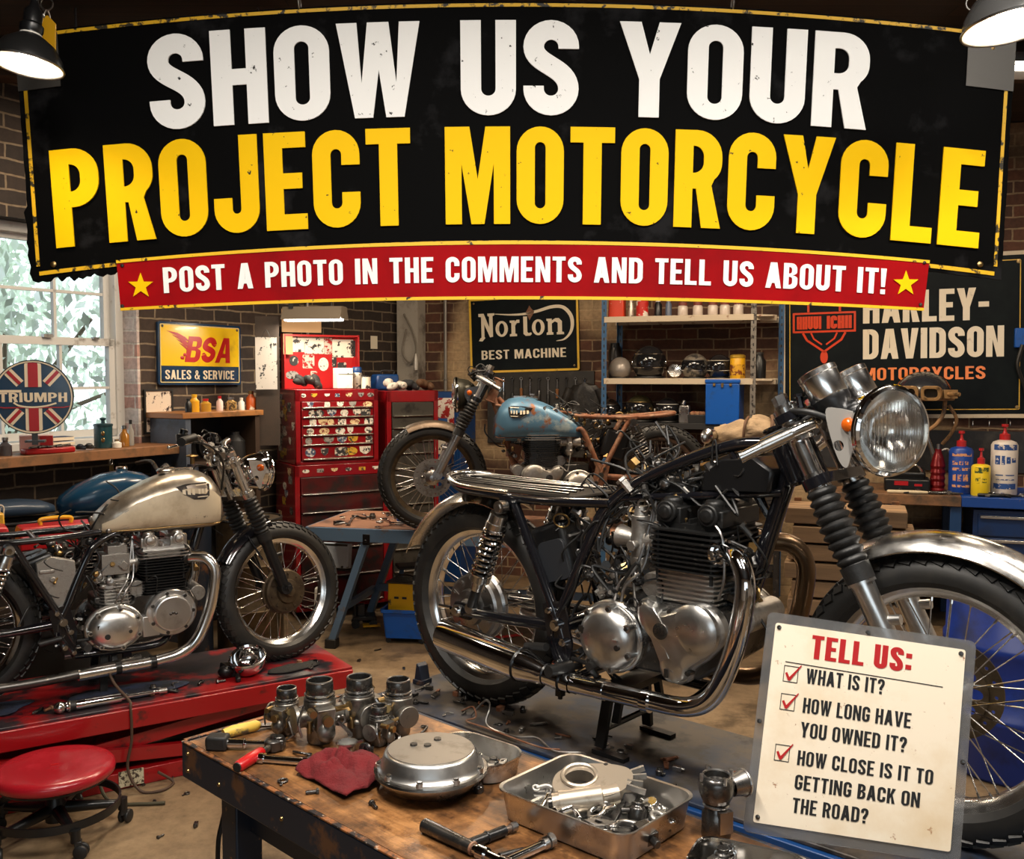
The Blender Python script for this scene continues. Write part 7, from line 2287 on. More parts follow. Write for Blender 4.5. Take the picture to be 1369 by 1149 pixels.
mb=MB(); mb.box((0,0,.09),(.22,.06,.17),rotm(-.15,0,0)); mb.build('body',mat('pale_case',rgb(190,200,212),.4,wear=((.2,.2,.2),12,.62,.68)),t,bev=.008)
mb=MB(); mb.box((0,-.034,.02),(.20,.006,.012)); mb.box((0,-.02,.165),(.20,.006,.012)); mb.cyl((-.07,-.04,.02),(-.07,-.046,.02),.008,n=8); mb.cyl((.07,-.04,.02),(.07,-.046,.02),.008,n=8); mb.build('latch',DSTEEL,t)
mb=MB(); mb.box((0,.05,-.005),(.30,.16,.012)); mb.cyl((-.12,.05,-.42),(-.12,.05,-.01),.012,n=8); mb.cyl((.12,.05,-.42),(.12,.05,-.01),.012,n=8); mb.build('stand',DGREY,t)
p=atz(455,832,0)
t=thing('white_jug','white plastic fluid jug on the floor under the blue-grey table','jug',V((p.x-.10,p.y-.03,0)),radians(-10))
mb=MB(); mb.box((0,0,.13),(.14,.10,.26),top=.9); mb.cyl((-.03,0,.26),(-.03,0,.29),.022,n=14); mb.build('body',WHITEP,t,bev=.014,seg=3)
mb=MB(); mb.tube(sm([(.0,0,.25),(.02,0,.285),(.055,0,.27),(.06,0,.22)]),.010,8); mb.build('handle',WHITEP,t)
p=atz(487,838,0)
t=thing('floor_dolly','low black dolly with yellow step on the floor left of the blue tub','dolly',V((p.x,p.y,0)),radians(10))
mb=MB(); mb.box((0,0,.07),(.16,.12,.03)); mb.box((-.02,0,.12),(.05,.06,.08)); mb.build('deck',SATINB,t,bev=.005)
mb=MB()
for x in (-.06,.06):mb.cyl((x,-.06,.03),(x,-.04,.03),.028,n=16); mb.cyl((x,.04,.03),(x,.06,.03),.028,n=16)
mb.build('wheel',BLK,t)
mb=MB(); mb.box((.05,-.05,.02),(.12,.06,.012)); mb.build('step',YELP,t)
t=thing('metal_stool','grey tube-legged step stool in the shadow under the blue-grey table','stool',tpt(.50,.60,0),.3)
mb=MB()
for s in (-1,1):mb.tube(sm([(s*.10,-.10,0),(s*.09,-.06,.25),(s*.06,0,.42),(s*.09,.06,.25),(s*.10,.10,0)]),.012,8)
mb.build('legs',BLUEG,t); mb=MB(); mb.box((0,0,.43),(.20,.16,.02)); mb.build('seat',DGREY,t,bev=.005)
cable('hose','red air hose coiled on the floor in the dark under the blue-grey table',[tpt(.9,.45,.02),tpt(1.05,.38,.02),tpt(1.15,.5,.03),tpt(1.0,.58,.04),tpt(.9,.48,.04),tpt(1.1,.35,.03),tpt(1.3,.5,.02)],.010,WIRER,'hose')

# ------------------------------------------------------------------ shelving unit
d_f=.52
s0,s1,s2=Bs(804,d_f),Bs(1003,d_f),Bs(1032,.30)
shw=s2-s0+.03
sh=thing('shelving_unit','boltless steel shelving unit with pale shelves against the back wall','shelf',bw(s0,d_f,0),BA)
sd=.46
POSTB=mat('post_blue',rgb(54,92,130),.45,.2,wear=((.12,.10,.08),18,.56,.64))
POSTG=mat('post_grey',rgb(130,124,116),.45,.4,wear=((.05,.04,.035),22,.52,.60))
SHELFM=mat('shelf_pale',rgb(196,180,156),.5,.1,wear=(rgb(120,70,45),12,.60,.68))
xr=s1-s0
for x,y,m in ((0,0,POSTB),(xr,0,POSTG),(0.02,sd,POSTB),(shw,sd,POSTB)):
    mb=MB(); mb.prism([(0,0),(.04,0),(.04,.004),(.004,.004),(.004,.04),(0,.04)] if y == 0 else [(0,0),(.04,0),(.04,-.004),(.004,-.004),(.004,-.04),(0,-.04)],(x,y,0),(1,0,0),(0,1,0),(0,0,2.75)); po=mb.build('post',m,sh)
    mb=MB()
    for k in range(26):mb.box((x+.02,(-.001 if y == 0 else sd-.006),1.25+.055*k),(.008,.003,.022))
    mb.build('slots',BLK,po)
SZ=(2.19,1.715,1.375,.80,.25)
for z in SZ:
    mb=MB(); mb.box((shw/2,sd/2,z-.012),(shw-.02,sd-.01,.01)); mb.box((xr/2+.02,.002,z-.022),(xr-.0,.012,.045)); mb.box((shw/2,sd-.004,z-.022),(shw,.012,.045)); mb.bar((xr+.02,.004,z-.022),(shw,.17,z-.022),.012,.045)
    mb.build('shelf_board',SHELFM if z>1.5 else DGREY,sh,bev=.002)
def spt(px,z,y=.18):
    """point on a shelf, y behind its front edge"""
    q=Bp(px,500,d_f-y)
    return V((q.x,q.y,z-.006))
HELB=mat('helmet_black',(.012,.012,.014),.14,coat=.6,wear=((.05,.05,.05),12,.6,.7))
VIS=mat('visor',(.008,.008,.009),.14,coat=.4)
def helmet(label,loc,rz,m,visor=True,sc=1.0,trim=None,group=None):
    t=thing('helmet',label,'helmet',loc,rz,group)
    mb=MB()
    rings=[]
    for i in range(17):
        th=-pi*.36+(pi*.86)*i/16
        ring=[]
        for k in range(32):
            a=2*pi*k/32
            ring.append(V((.128*cos(th)*cos(a),(.150+.012*max(0,-sin(a))*(1 if th<0 else .4))*cos(th)*sin(a),.118+.135*sin(th))))
        rings.append(ring)
    mb.rings(rings)
    mb.build('shell',m,t,ang=70)
    if visor:
        mb=MB(); rr=[]
        for zz,k in ((.085,1.0),(.10,1.03),(.165,1.03),(.185,.99)):
            w=sqrt(max(.01,1-((zz-.118)/.135)**2))
            rr.append([V((.130*w*k*cos(a),.156*w*k*sin(a),zz)) for a in [radians(195+150*q/20) for q in range(21)]])
        vs=[p_ for r_ in rr for p_ in r_]
        mb.add(vs,[(i*21+j,i*21+j+1,(i+1)*21+j+1,(i+1)*21+j) for i in range(3) for j in range(20)])
        v=mb.build('visor',VIS,t,flip=True)
        mb=MB(); mb.tube([q*1.004 for q in rr[0]],.004,6); mb.tube([q*1.004 for q in rr[-1]],.004,6); mb.build('visor_trim',trim or STEEL,v)
        mb=MB()
        for s in (-1,1):mb.lathe([(.018,0),(.018,.006),(.001,.008)],(s*.124,-.045,.125),(s,-.2,0),14)
        mb.build('pivot',trim or STEEL,t)
    mb=MB(); mb.torus((0,0,.012),(0,0,1),.108,.010,32,8,1.0); mb.build('edge_roll',BLK,t)
    t.scale=(sc,sc,sc)
    return t
GREYH=mat('helmet_grey',rgb(120,112,100),.3,coat=.4,wear=((.03,.03,.03),15,.5,.56))
helmet('big black full-face helmet with chrome-edged visor on the second shelf',spt(868,SZ[1],.20),BA+.15,HELB,True,1.05,CHROME)
helmet('grey patterned helmet on the second shelf between two black helmets',spt(929,SZ[1],.18),BA-.3,GREYH,True,.78)
helmet('black helmet with pale visor edge on the second shelf beside the yellow tin',spt(962,SZ[1],.18),BA-.1,HELB,True,.76,mat('pale_trim',rgb(190,180,160),.4))
helmet('small grey helmet with a red mark at the left end of the second shelf',spt(829,SZ[1],.16),BA+.4,mat('helmet_silver',rgb(140,132,124),.35,.3,wear=((.25,.02,.02),9,.66,.68)),False,.68)
helmet('dark brown helmet at the left end of the lowest visible shelf',spt(815,SZ[2],.22),BA+.2,mat('helmet_brown',(.03,.022,.018),.25,coat=.4),True,.72)
helmet('olive black helmet with a gold-edged visor on the lowest visible shelf',spt(856,SZ[2],.20),BA-.2,mat('helmet_olive',(.035,.032,.015),.2,coat=.5),True,.86,BRASS)
helmet('black helmet with white stripe right of the olive helmet',spt(893,SZ[2],.20),BA+.1,HELB,True,.78,mat('white_trim',rgb(200,195,185),.4))
for k in range(5):
    px=838+17*(k%3)-6*(k // 3)
t=thing('goggles','tangle of brass and black riding goggles in front of the olive helmet','goggles',spt(836,SZ[2],.10),BA)
mb=MB()
for s in (-1,1):mb.torus((s*.045,0,.045),(.1*s,1,.1),.034,.008,24,8)
mb.build('frame',BRASS,t); mb=MB()
for s in (-1,1):mb.cyl((s*.045,-.004,.045),(s*.045,.004,.045),.032,n=20)
mb.build('lens',VIS,t); mb=MB(); mb.tube(sm([(-.08,0,.045),(-.11,.06,.03),(0,.12,.02),(.11,.06,.03),(.08,0,.045)]),.010,8); mb.build('strap',BLK,t)
t=thing('metal_funnel','pale metal fuel tin with slanted neck left of the blue box','tin',spt(916,SZ[2],.12),BA)
mb=MB(); mb.box((0,0,.07),(.09,.07,.14),top=.85); mb.cyl((-.015,0,.14),(.0,0,.18),.02,.014,14); mb.build('body',STEEL,t,bev=.008)
t=thing('parts_bin','small tray of red and tan rags beside the blue box','bin',spt(934,SZ[2],.12),BA)
mb=MB(); mb.box((0,0,.035),(.13,.12,.07),top=1.1); mb.build('bin',DGREY,t,bev=.004)
mb=MB()
for k in range(5):mb.ball((-.04+.02*k,.01*(k%2),.075),(.025,.03,.02),10,6)
mb.build('rags',mat('tan_red_rags',rgb(150,110,80),.8,wear=((.3,.05,.03),10,.5,.56)),t)
q=Bp(966,500,d_f+.02)
t=thing('steel_box','tall bright blue steel box with clasps on the shelving unit','box',V((q.x,q.y,SZ[2]-.006)),BA)
mb=MB(); mb.box((0,.16,.155),(.25,.32,.31)); mb.build('body',BLUEC,t,bev=.008)
mb=MB(); mb.box((0,.16,.325),(.26,.33,.03)); mb.build('lid',BLUEC,t,bev=.008)
mb=MB()
for x in (-.06,.0,.06):mb.box((x,-.006,.30),(.018,.010,.022)); mb.lathe([(.007,0),(.006,.005),(.001,.006)],(x,-.01,.295-.01*(x == 0)),(0,-1,0),10)
mb.build('clasp',BRASS,t)
bottle('yellow_tin','yellow tin with lid at the right of the second shelf beside the grey post','tin',spt(986,SZ[1],.10),[(.001,0),(.055,0),(.056,.004),(.056,.155),(.053,.16),(.001,.16)],YELP,[(.058,.16),(.058,.178),(.04,.186),(.001,.187)],mat('tin_lid',rgb(190,150,50),.35,.4),(.0566,.03,.11),sticker_mat('yellow_label',rgb(214,160,40),rgb(120,60,20),30,.5))
bottle('dark_jar','dark jar behind the yellow tin on the second shelf','jar',spt(1015,SZ[1],.28),[(.001,0),(.05,0),(.05,.14),(.03,.17),(.03,.19),(.001,.19)],SATINB,[(.032,.19),(.032,.205),(.001,.206)],DSTEEL)
bottle('thermos','tall dark thermos standing at the back left of the second shelf','thermos',spt(822,SZ[1],.36),[(.001,0),(.05,0),(.052,.01),(.052,.22),(.045,.25),(.001,.25)],mat('thermos_dark',(.02,.017,.015),.3,.3),[(.04,.25),(.038,.29),(.001,.292)],SATINB)
t=thing('headlamp_unit','brass-flecked headlamp body between the black and grey helmets','lamp part',spt(901,SZ[1],.14),BA)
mb=MB(); mb.lathe([(.001,-.06),(.03,-.05),(.05,-.01),(.055,.03),(.05,.035),(.001,.03)],(0,0,.06),(.4,-1,.2),24); mb.build('shell',DCHROME,t); mb=MB(); mb.box((0,.02,.01),(.05,.05,.02)); mb.build('bracket',BRASS,t)
OR=mat('orange_red_plastic',rgb(206,58,26),.4,wear=(rgb(225,200,180),18,.62,.64))
bx_=thing('oil_container','orange-red oil container at the left end of the top shelf','oil container',spt(823,SZ[0],.10),BA)
mb=MB(); mb.box((0,.04,.10),(.13,.09,.20),top=.92); mb.cyl((-.03,.04,.2),(-.03,.04,.225),.02,n=14); mb.build('body',OR,bx_,bev=.012,seg=3)
for px,lab,m,h,rr,cm in ((843,'thin pale spray can on the top shelf right of the orange-red container',CANM,.13,.022,WHITEP),(858,'red and white oil can on the top shelf',mat('red_white_can',rgb(196,40,30),.4,wear=(rgb(230,220,205),14,.52,.55)),.15,.048,STEEL),(879,'dark bottle with a cream tag on the top shelf',SATINB,.12,.03,WHITEP),(893,'small blue-grey bottle in the middle of the top shelf',mat('bluegrey_bottle',rgb(90,100,120),.4),.12,.024,WHITEP)):
    bottle('can',lab,'can',spt(px,SZ[0],.10),[(.001,0),(rr,0),(rr,h*.82),(rr*.6,h*.95),(rr*.6,h),(.001,h)],m,[(rr*.62,h),(rr*.62,h+.02),(.001,h+.021)],cm)
for k,px in enumerate((912,932,952,968,986)):
    bottle('jar','white-lidded jar in the row at the right of the top shelf','jar',spt(px,SZ[0],.09),[(.001,0),(.036,0),(.038,.006),(.038,.075),(.030,.085),(.001,.085)],mat('jar_pale',rgb(206,190,176),.3,coat=.3),[(.034,.085),(.034,.11),(.001,.111)],mat('jar_lid',rgb(120,60,50),.4),None,None,0,'white-lidded jars on the top shelf')
for k,px in enumerate((822,850,880,905,935)):
    t=thing('parts_crate',['black crate at the left of the low shelf behind the rusty frame','dark crate second from left on the low shelf behind the rusty frame','dark crate in the middle of the low shelf behind the rusty frame','dark crate right of middle on the low shelf behind the rusty frame','dark crate at the right of the low shelf behind the rusty frame'][k],'crate',spt(px,SZ[3],.2),BA)
    mb=MB(); mb.box((0,.05,.12),(.13,.20,.24+.05*(k%2)),top=1.04); mb.build('box',(SATINB,DGREY,DKBLUE,SATINB,DGREY)[k],t,bev=.006)
    mb=MB()
    for q in range(5):mb.cyl(((r.random()-.5)*.14,.03,.20),((r.random()-.5)*.2,.0,.42),.006,n=6)
    mb.build('rods',(STEEL,CHROME,DSTEEL)[k%3],t)
pg=thing('pegboard','black pegboard of hanging tools below the Norton sign','pegboard',Bp(722,545,.02),BA)
mb=MB(); mb.box((0,0,0),(.95,.03,.62)); mb.build('board',mat('pegboard_black',(.018,.016,.014),.6,wear=((.06,.05,.04),8,.55,.7)),pg,bev=.004)
for k in range(11):
    x=-.40+.08*k; L_=.14+.14*r.random()
    p=pg.location+BD*x-BN*.03+V((0,0,.24))
    t=thing('hanging_tool','tool hanging in the row on the black pegboard','tool',p,BA,'tools hung on the black pegboard')
    mb=MB(); mb.cyl((0,0,0),(0,0,-L_*.5),.006,n=8); mb.torus((0,0,.004),(0,1,0),.012,.004,14,6); mb.build('shank',(STEEL,CHROME,DSTEEL)[k%3],t)
    mb=MB(); mb.tube([(0,0,-L_*.5),(0,0,-L_*.55),(0,0,-L_)],[.008,.014,.011],10); mb.build('grip',(BLK,DSTEEL,BLK,WOOD)[k%4],t)
t=thing('leather_jacket','dark leather jacket hanging at the right end of the black pegboard','jacket',Bp(782,512,.06),BA)
mb=MB(); loft_=[(.02,.0),(.10,-.02),(.15,-.08),(.16,-.25),(.15,-.5),(.14,-.62)]
mb.rings([[V((w*cos(2*pi*k/28)*(1+.06*sin(5*k)),.045*sin(2*pi*k/28)*(1+.2*sin(7*k)),z)) for k in range(28)] for w,z in loft_])
for s in (-1,1):mb.tube(sm([(s*.12,0,-.05),(s*.19,0,-.25),(s*.18,-.01,-.52)]),[.045]*13,10)
mb.build('jacket',mat('black_leather',(.016,.014,.012),.4,wear=((.06,.05,.04),14,.5,.7),bump=(30,.4)),t)
# ------------------------------------------------------------------ canvas bundle behind the near bike
p=at(1000,580,5.6)
t=thing('canvas_bundle','bundled tan canvas cover heaped on a stand behind the near motorcycle','canvas cover',V((p.x,p.y,p.z-.10)),-.3)
r=random.Random(41)
mb=MB()
rings=[]
for i in range(22):
    th=-pi/2+pi*(i+.3)/22
    ring=[]
    for k in range(44):
        a=2*pi*k/44
        q=1+.20*MN.noise(V((cos(a)*2.2,sin(a)*2.2,th*2)))+.10*MN.noise(V((cos(a)*6,sin(a)*6,th*5)))
        ring.append(V((.215*q*cos(th)*cos(a),.14*q*cos(th)*sin(a),.08+.10*q*sin(th)+.015*cos(a))))
    rings.append(ring)
mb.rings(rings); mb.build('canvas',TAN,t,ang=80)
mb=MB(); mb.lathe([(.001,-.02),(.035,-.015),(.045,.0),(.045,.05),(.03,.06),(.001,.06)],(-.20,-.06,.08),(-.6,-1,.2),22); mb.build('lamp_end',DCHROME,t)
mb=MB(); mb.tube(sm([(.12,-.13,.06),(.14,-.10,.16),(.13,.02,.2),(.12,.12,.1)]),.010,8); mb.tube(sm([(-.02,-.15,.04),(-.01,-.12,.16),(0,.02,.195)]),.008,8); mb.build('strap',mat('brown_strap',rgb(90,62,40),.7),t)
zt=t.location.z
o=thing('steel_stand','dark steel stand holding the tan canvas bundle','stand',V((t.location.x,t.location.y,0)),-.3)
mb=MB(); mb.box((0,0,zt-.03),(.40,.24,.03)); mb.build('top',DSTEEL,o,bev=.004)
for x in (-.17,.17):
    for y in (-.09,.09):mb=MB(); mb.box((x,y,(zt-.045)/2),(.03,.03,zt-.045)); mb.build('leg',DSTEEL,o)

# ------------------------------------------------------------------ right-hand bench
RBZ=.93
d_b=.80
sa,sb=Bs(1085,d_b),Bs(1369,d_b)+.55
RB=thing('workbench','long blue and wood workbench along the back wall under the HARLEY-DAVIDSON sign','workbench',bw(sa,d_b,0),BA)
RL=sb-sa
xs=Bs(1290,d_b)-sa
mb=MB(); mb.box((xs/2,.36,RBZ-.035),(xs,.72,.07)); mb.build('top',mat('bench_wood_edge',rgb(128,92,62),.55,wear=((.05,.035,.025),6,.46,.66)),RB,bev=.004)
mb=MB(); mb.box(((xs+RL)/2,.36,RBZ-.035),(RL-xs-.002,.72,.07)); mb.build('top',mat('bench_blue_edge',rgb(14,62,140),.4,wear=(rgb(130,96,70),10,.60,.66)),RB,bev=.004)
mb=MB(); mb.box(((xs+RL)/2+.03,.38,.44),(RL-xs-.10,.62,.80)); b=mb.build('drawer_cabinet',mat('bench_cabinet_blue',rgb(12,44,92),.4,wear=((.01,.012,.02),6,.45,.7)),RB,bev=.004)
for k in range(4):
    z=.80-.16*k
    mb=MB(); mb.box(((xs+RL)/2+.03,.062,z-.06),(RL-xs-.16,.02,.145)); dr=mb.build('drawer',MATS['bench_cabinet_blue'],RB,bev=.003)
    mb=MB(); mb.box(((xs+RL)/2+.03,.045,z-.005),(RL-xs-.18,.022,.020)); mb.build('handle',HND,dr,bev=.003)
for x in (.06,xs*.55,xs-.03):
    for y in (.06,.66):mb=MB(); mb.box((x,y,(RBZ-.07)/2),(.07,.07,RBZ-.07)); mb.build('leg',mat('leg_blue',rgb(20,56,100),.45),RB,bev=.004)
mb=MB(); mb.box((xs/2,.36,.30),(xs-.06,.62,.03)); mb.build('shelf',DGREY,RB)
def rpt(px,y=.25,z=RBZ):
    q=Bp(px,500,d_b-y)
    return V((q.x,q.y,z))
PUMP=[(.016,0),(.016,.02),(.007,.024),(.007,.05),(.016,.052),(.016,.065),(.001,.066)]
def pump_bottle(label,px,y,R,H,m,capm,labm,marks):
    t=thing('pump_bottle',label,'bottle',rpt(px,y),BA)
    mb=MB(); mb.lathe([(.001,0),(R*.95,0),(R,.012),(R,H*.90),(R*.85,H*.96),(R*.35,H),(.001,H)],n=30); mb.build('body',m,t,ang=40)
    mb=MB(); mb.lathe([(R*.40,H-.006),(R*.40,H+.035),(R*.2,H+.042),(R*.12,H+.06),(R*.12,H+.085),(R*.26,H+.088),(R*.26,H+.105),(.001,H+.106)],n=20); mb.build('pump',capm,t)
    mb=MB()
    for (z0,z1,a0,a1) in marks:
        q0,q1=radians(a0),radians(a1)
        n=max(2,int((a1-a0)/7))
        vs=[]
        for i in range(n+1):
            a=q0+(q1-q0)*i/n
            vs += [V((R*1.006*cos(a),R*1.006*sin(a),H*z0)),V((R*1.006*cos(a),R*1.006*sin(a),H*z1))]
        mb.add(vs,[(2*i,2*i+2,2*i+3,2*i+1) for i in range(n)])
    mb.build('label',labm,t,flip=False)
    return t
mk=[(.80,.86,220,320),(.62,.70,222,250),(.62,.70,256,275),(.62,.70,282,300),(.50,.56,222,262),(.50,.56,270,310),(.28,.42,226,242),(.28,.42,250,268),(.28,.42,276,300),(.15,.20,222,310)]
pump_bottle('blue pump bottle with red top on the right-hand bench',1288,.20,.078,.325,mat('bottle_blue',rgb(18,64,150),.4,wear=(rgb(14,40,100),8,.5,.7)),mat('pump_red',rgb(170,30,34),.35,coat=.3),mat('orange_print',rgb(208,150,110),.5,wear=(rgb(18,64,150),40,.52,.54)),mk)
pump_bottle('small yellow pump bottle with red top between the blue and white bottles',1315,.12,.060,.215,mat('bottle_yellow',rgb(226,196,30),.35,coat=.3),MATS['pump_red'],mat('green_print',rgb(60,84,40),.5,wear=(rgb(226,196,30),40,.5,.52)),[(.72,.90,225,315),(.40,.58,232,262),(.42,.55,270,300)])
pump_bottle('large white bottle with blue print and red pump on the right-hand bench',1346,.22,.084,.375,mat('bottle_white',rgb(216,208,200),.4,wear=(rgb(190,176,165),6,.5,.7)),MATS['pump_red'],mat('blue_print',rgb(40,76,140),.5,wear=(rgb(216,208,200),34,.56,.58)),[(.82,.92,215,325),(.56,.72,222,246),(.56,.72,252,266),(.58,.70,272,290),(.60,.68,296,318),(.12,.22,215,320),(.28,.30,225,310),(.36,.38,225,310)])
t=thing('grease_gun','dark red ribbed grease gun standing left of the blue pump bottle','grease gun',rpt(1257,.22),BA)
mb=MB(); mb.lathe([(.001,0),(.05,0),(.052,.02)]+[(.044+.006*(k%2),.03+.022*k) for k in range(9)]+[(.038,.235),(.030,.26),(.022,.28),(.022,.30),(.001,.302)],n=26); mb.build('body',mat('dark_red_metal',rgb(110,16,22),.28,.4,wear=((.6,.4,.35),20,.64,.68)),t,ang=30)
mb=MB(); mb.tube(sm([(.02,0,.29),(.06,0,.30),(.085,-.01,.25)]),.008,8); mb.cyl((0,0,.30),(0,0,.335),.012,n=10); mb.build('fittings',STEEL,t)
t=thing('tool_case','black tool case with red inlay on the bench behind the chrome headlight','case',rpt(1216,.22),BA)
mb=MB(); mb.box((0,.05,.045),(.30,.22,.09)); mb.box((0,.06,.12),(.24,.16,.06),rotm(.2,0,0)); mb.build('shell',SATINB,t,bev=.015,seg=3); mb=MB(); mb.box((-.04,-.062,.06),(.09,.004,.03)); mb.box((.07,-.062,.05),(.05,.004,.016)); mb.build('inlay',REDPL,t); mb=MB(); mb.tube(sm([(-.08,0,.14),(-.04,-.02,.18),(.06,-.02,.18),(.10,0,.13)]),.008,8); mb.build('handle',DCHROME,t)
for px,y,lab,m,L_ in ((1225,.06,'pale wooden stick lying along the front of the right-hand bench',mat('pale_stick',rgb(206,190,160),.6),.34),(1268,.07,'dark flat file on the bench in front of the grease gun',DSTEEL,.22),(1340,.05,'black-handled driver lying in front of the white bottle',SATINB,.26)):
    t=thing('hand_tool',lab,'tool',rpt(px,y),BA+.08)
    mb=MB(); mb.tube([(-L_/2,0,.012),(-L_/2+.01,0,.012),(L_*.1,0,.012),(L_/2,0,.010)],[.008,.013,.012,.005],10); mb.build('body',m,t)
for i in range(12):
    px=1205+170*r.random()
    drop(r.randrange(6),(DSTEEL,STEEL,SATINB,CHROME)[i%4],rpt(px,.05+.12*r.random()),r.random()*6,'small loose part on the right-hand bench below the bottles','loose parts on the right-hand bench',1.6)
p=rpt(1240,.46)
st_=thing('helmet_stand','grey bent steel post on the right-hand bench holding the old riding helmet','stand',p,BA)
mb=MB(); mb.cyl((.05,0,0),(.05,0,.015),.06,n=20); mb.tube(sm([(.05,0,.01),(.06,0,.15),(.045,0,.26),(.0,0,.40),(-.02,0,.52)]),.016,12); mb.build('post',STEEL,st_)
z0=at(1215,545,p.y).z
t=thing('riding_helmet','old dark riding helmet with tan goggles on a stand in front of the HARLEY-DAVIDSON sign','helmet',V((p.x-.03,p.y,z0-.08)),BA-.3); t.scale=(1.2,1.2,1.2)
mb=MB(); rings=[]
for i in range(13):
    th=-.1+(pi/2+.05)*i/12
    rings.append([V((.165*cos(th)*cos(2*pi*k/36),.17*cos(th)*sin(2*pi*k/36),.13+.15*sin(th))) for k in range(36)])
mb.rings(rings); mb.build('shell',mat('old_helmet',(.022,.024,.03),.22,coat=.5,wear=((.10,.10,.11),7,.56,.7)),t,ang=70)
mb=MB(); mb.torus((0,0,.12),(0,0,1),.166,.010,40,8); mb.tube(sm([(.14,-.06,.12),(.13,-.08,.02),(.06,-.10,-.06),(-.06,-.10,-.06),(-.13,-.08,.02),(-.14,-.06,.12)]),.012,8); mb.build('strap',mat('tan_leather',rgb(150,112,72),.6,wear=((.08,.05,.03),10,.5,.66)),t)
mb=MB()
for s in (-1,1):mb.prism(rrect(.11,.085,.03,5),(.03+s*.062,-.165,.155),(1,0,0),(0,-.15,1),(0,-.035,0),[rrect(.075,.052,.02,5)])
mb.box((.17,-.11,.15),(.08,.05,.05),rotm(0,0,.7)); mb.cyl((.16,-.13,.15),(.24,-.17,.15),.012,n=10)
g=mb.build('goggles',mat('goggle_brass',rgb(176,140,96),.35,.5,wear=((.10,.06,.03),14,.52,.64)),t,bev=.004)
mb=MB()
for s in (-1,1):mb.prism(rrect(.08,.056,.02,5),(.03+s*.062,-.175,.155),(1,0,0),(0,-.15,1),(0,-.006,0))
mb.build('lens',VIS,g)
cable('strap','brown leather strap dangling from the old riding helmet onto the bench',[t.location+V((.15,-.08,.10)),t.location+V((.20,-.10,.0)),t.location+V((.17,-.09,-.10)),t.location+V((.12,-.06,-.18))],.012,MATS['tan_leather'],'strap')
t=thing('blue_bracket','blue wall bracket holding a dark hose at the right of the HARLEY-DAVIDSON sign','bracket',Bp(1366,452,.05),BA)
mb=MB(); mb.box((0,0,0),(.10,.08,.14)); mb.build('body',BLUEC,t,bev=.006); mb=MB(); mb.tube(sm([(0,-.05,-.05),(-.03,-.06,-.2),(.02,-.05,-.35),(.05,-.04,-.5)]),.014,8); mb.build('hose',BLK,t)
mb=MB(); mb.box((0,0,-.06),(2.2,.025,.30))
o=tag(mb.build('splash_panel',mat('dark_backboard',(.016,.016,.018),.55,wear=((.05,.045,.04),6,.52,.7))),'dark backboard on the wall above the right-hand bench','board'); o.location=Bp(1270,592,.016); o.rotation_euler=(0,0,BA)
for k,px in enumerate((1275,1300,1322,1350)):
    t=thing('wall_hook','small steel hook on the dark backboard above the bottles','hook',Bp(px,566,.035),BA,'hooks above the bottles')
    mb=MB(); mb.tube(sm([(0,0,.02),(0,-.02,.01),(0,-.025,-.015),(0,-.01,-.02)]),.004,6); mb.build('hook',STEEL,t)

p=atz(1150,850,0)
t=thing('wooden_crate','stack of pale planks behind the near motorcycle fork, below the right-hand bench','planks',at(1130,700,5.3),BA)
t.location.z=.0
mb=MB()
for k in range(10):mb.box((.02*(k%3),.01*(k%2),.08+.10*k-.0),(.62,.30,.085))
mb.build('planks',plank_mat('pale_planks',(rgb(158,126,92),rgb(120,94,66)),.09),t,bev=.004)
mb=MB()
for x in (-.26,.26):mb.box((x,.17,.52),(.04,.03,1.04))
mb.box((0,0,.018),(.5,.3,.036)); mb.build('batten',WOOD,t)
p=at(1330,880,4.25)
t=thing('plastic_drum','bright blue plastic drum standing behind the near front wheel','drum',V((p.x+.10,p.y,0)))
mb=MB(); mb.lathe([(.001,0),(.27,0),(.29,.02),(.295,.25),(.305,.26),(.305,.29),(.295,.30),(.295,.55),(.305,.56),(.305,.59),(.295,.60),(.29,.80),(.26,.84),(.001,.84)],n=48); mb.build('body',mat('drum_blue',rgb(6,40,118),.42,wear=(rgb(5,24,70),5,.5,.7)),t,ang=50)
mb=MB(); mb.lathe([(.27,.835),(.28,.84),(.28,.865),(.26,.87),(.001,.868)],n=48); mb.build('lid',mat('drum_lid',rgb(10,40,110),.45),t)
t=thing('engine_block','rusty bare engine case on the floor under the near motorcycle front end','engine part',atz(1080,985,0)*1.0,.4)
mb=MB(); mb.box((0,0,.16),(.34,.26,.30),top=.8); mb.cyl((0,-.14,.18),(0,.14,.18),.12,n=26)
for k in range(6):fin_plate(mb,.02,.31+.02*k,.24,.2,.007)
mb.build('case',BROWN,t,bev=.012)
mb=MB(); mb.cyl((0,-.145,.18),(0,-.165,.18),.07,n=20)
for k in range(8):mb.cyl((cos(k*.785)*.10,-.14,.18+sin(k*.785)*.10),(cos(k*.785)*.10,-.152,.18+sin(k*.785)*.10),.010,n=6)
mb.build('cover',DSTEEL,t)

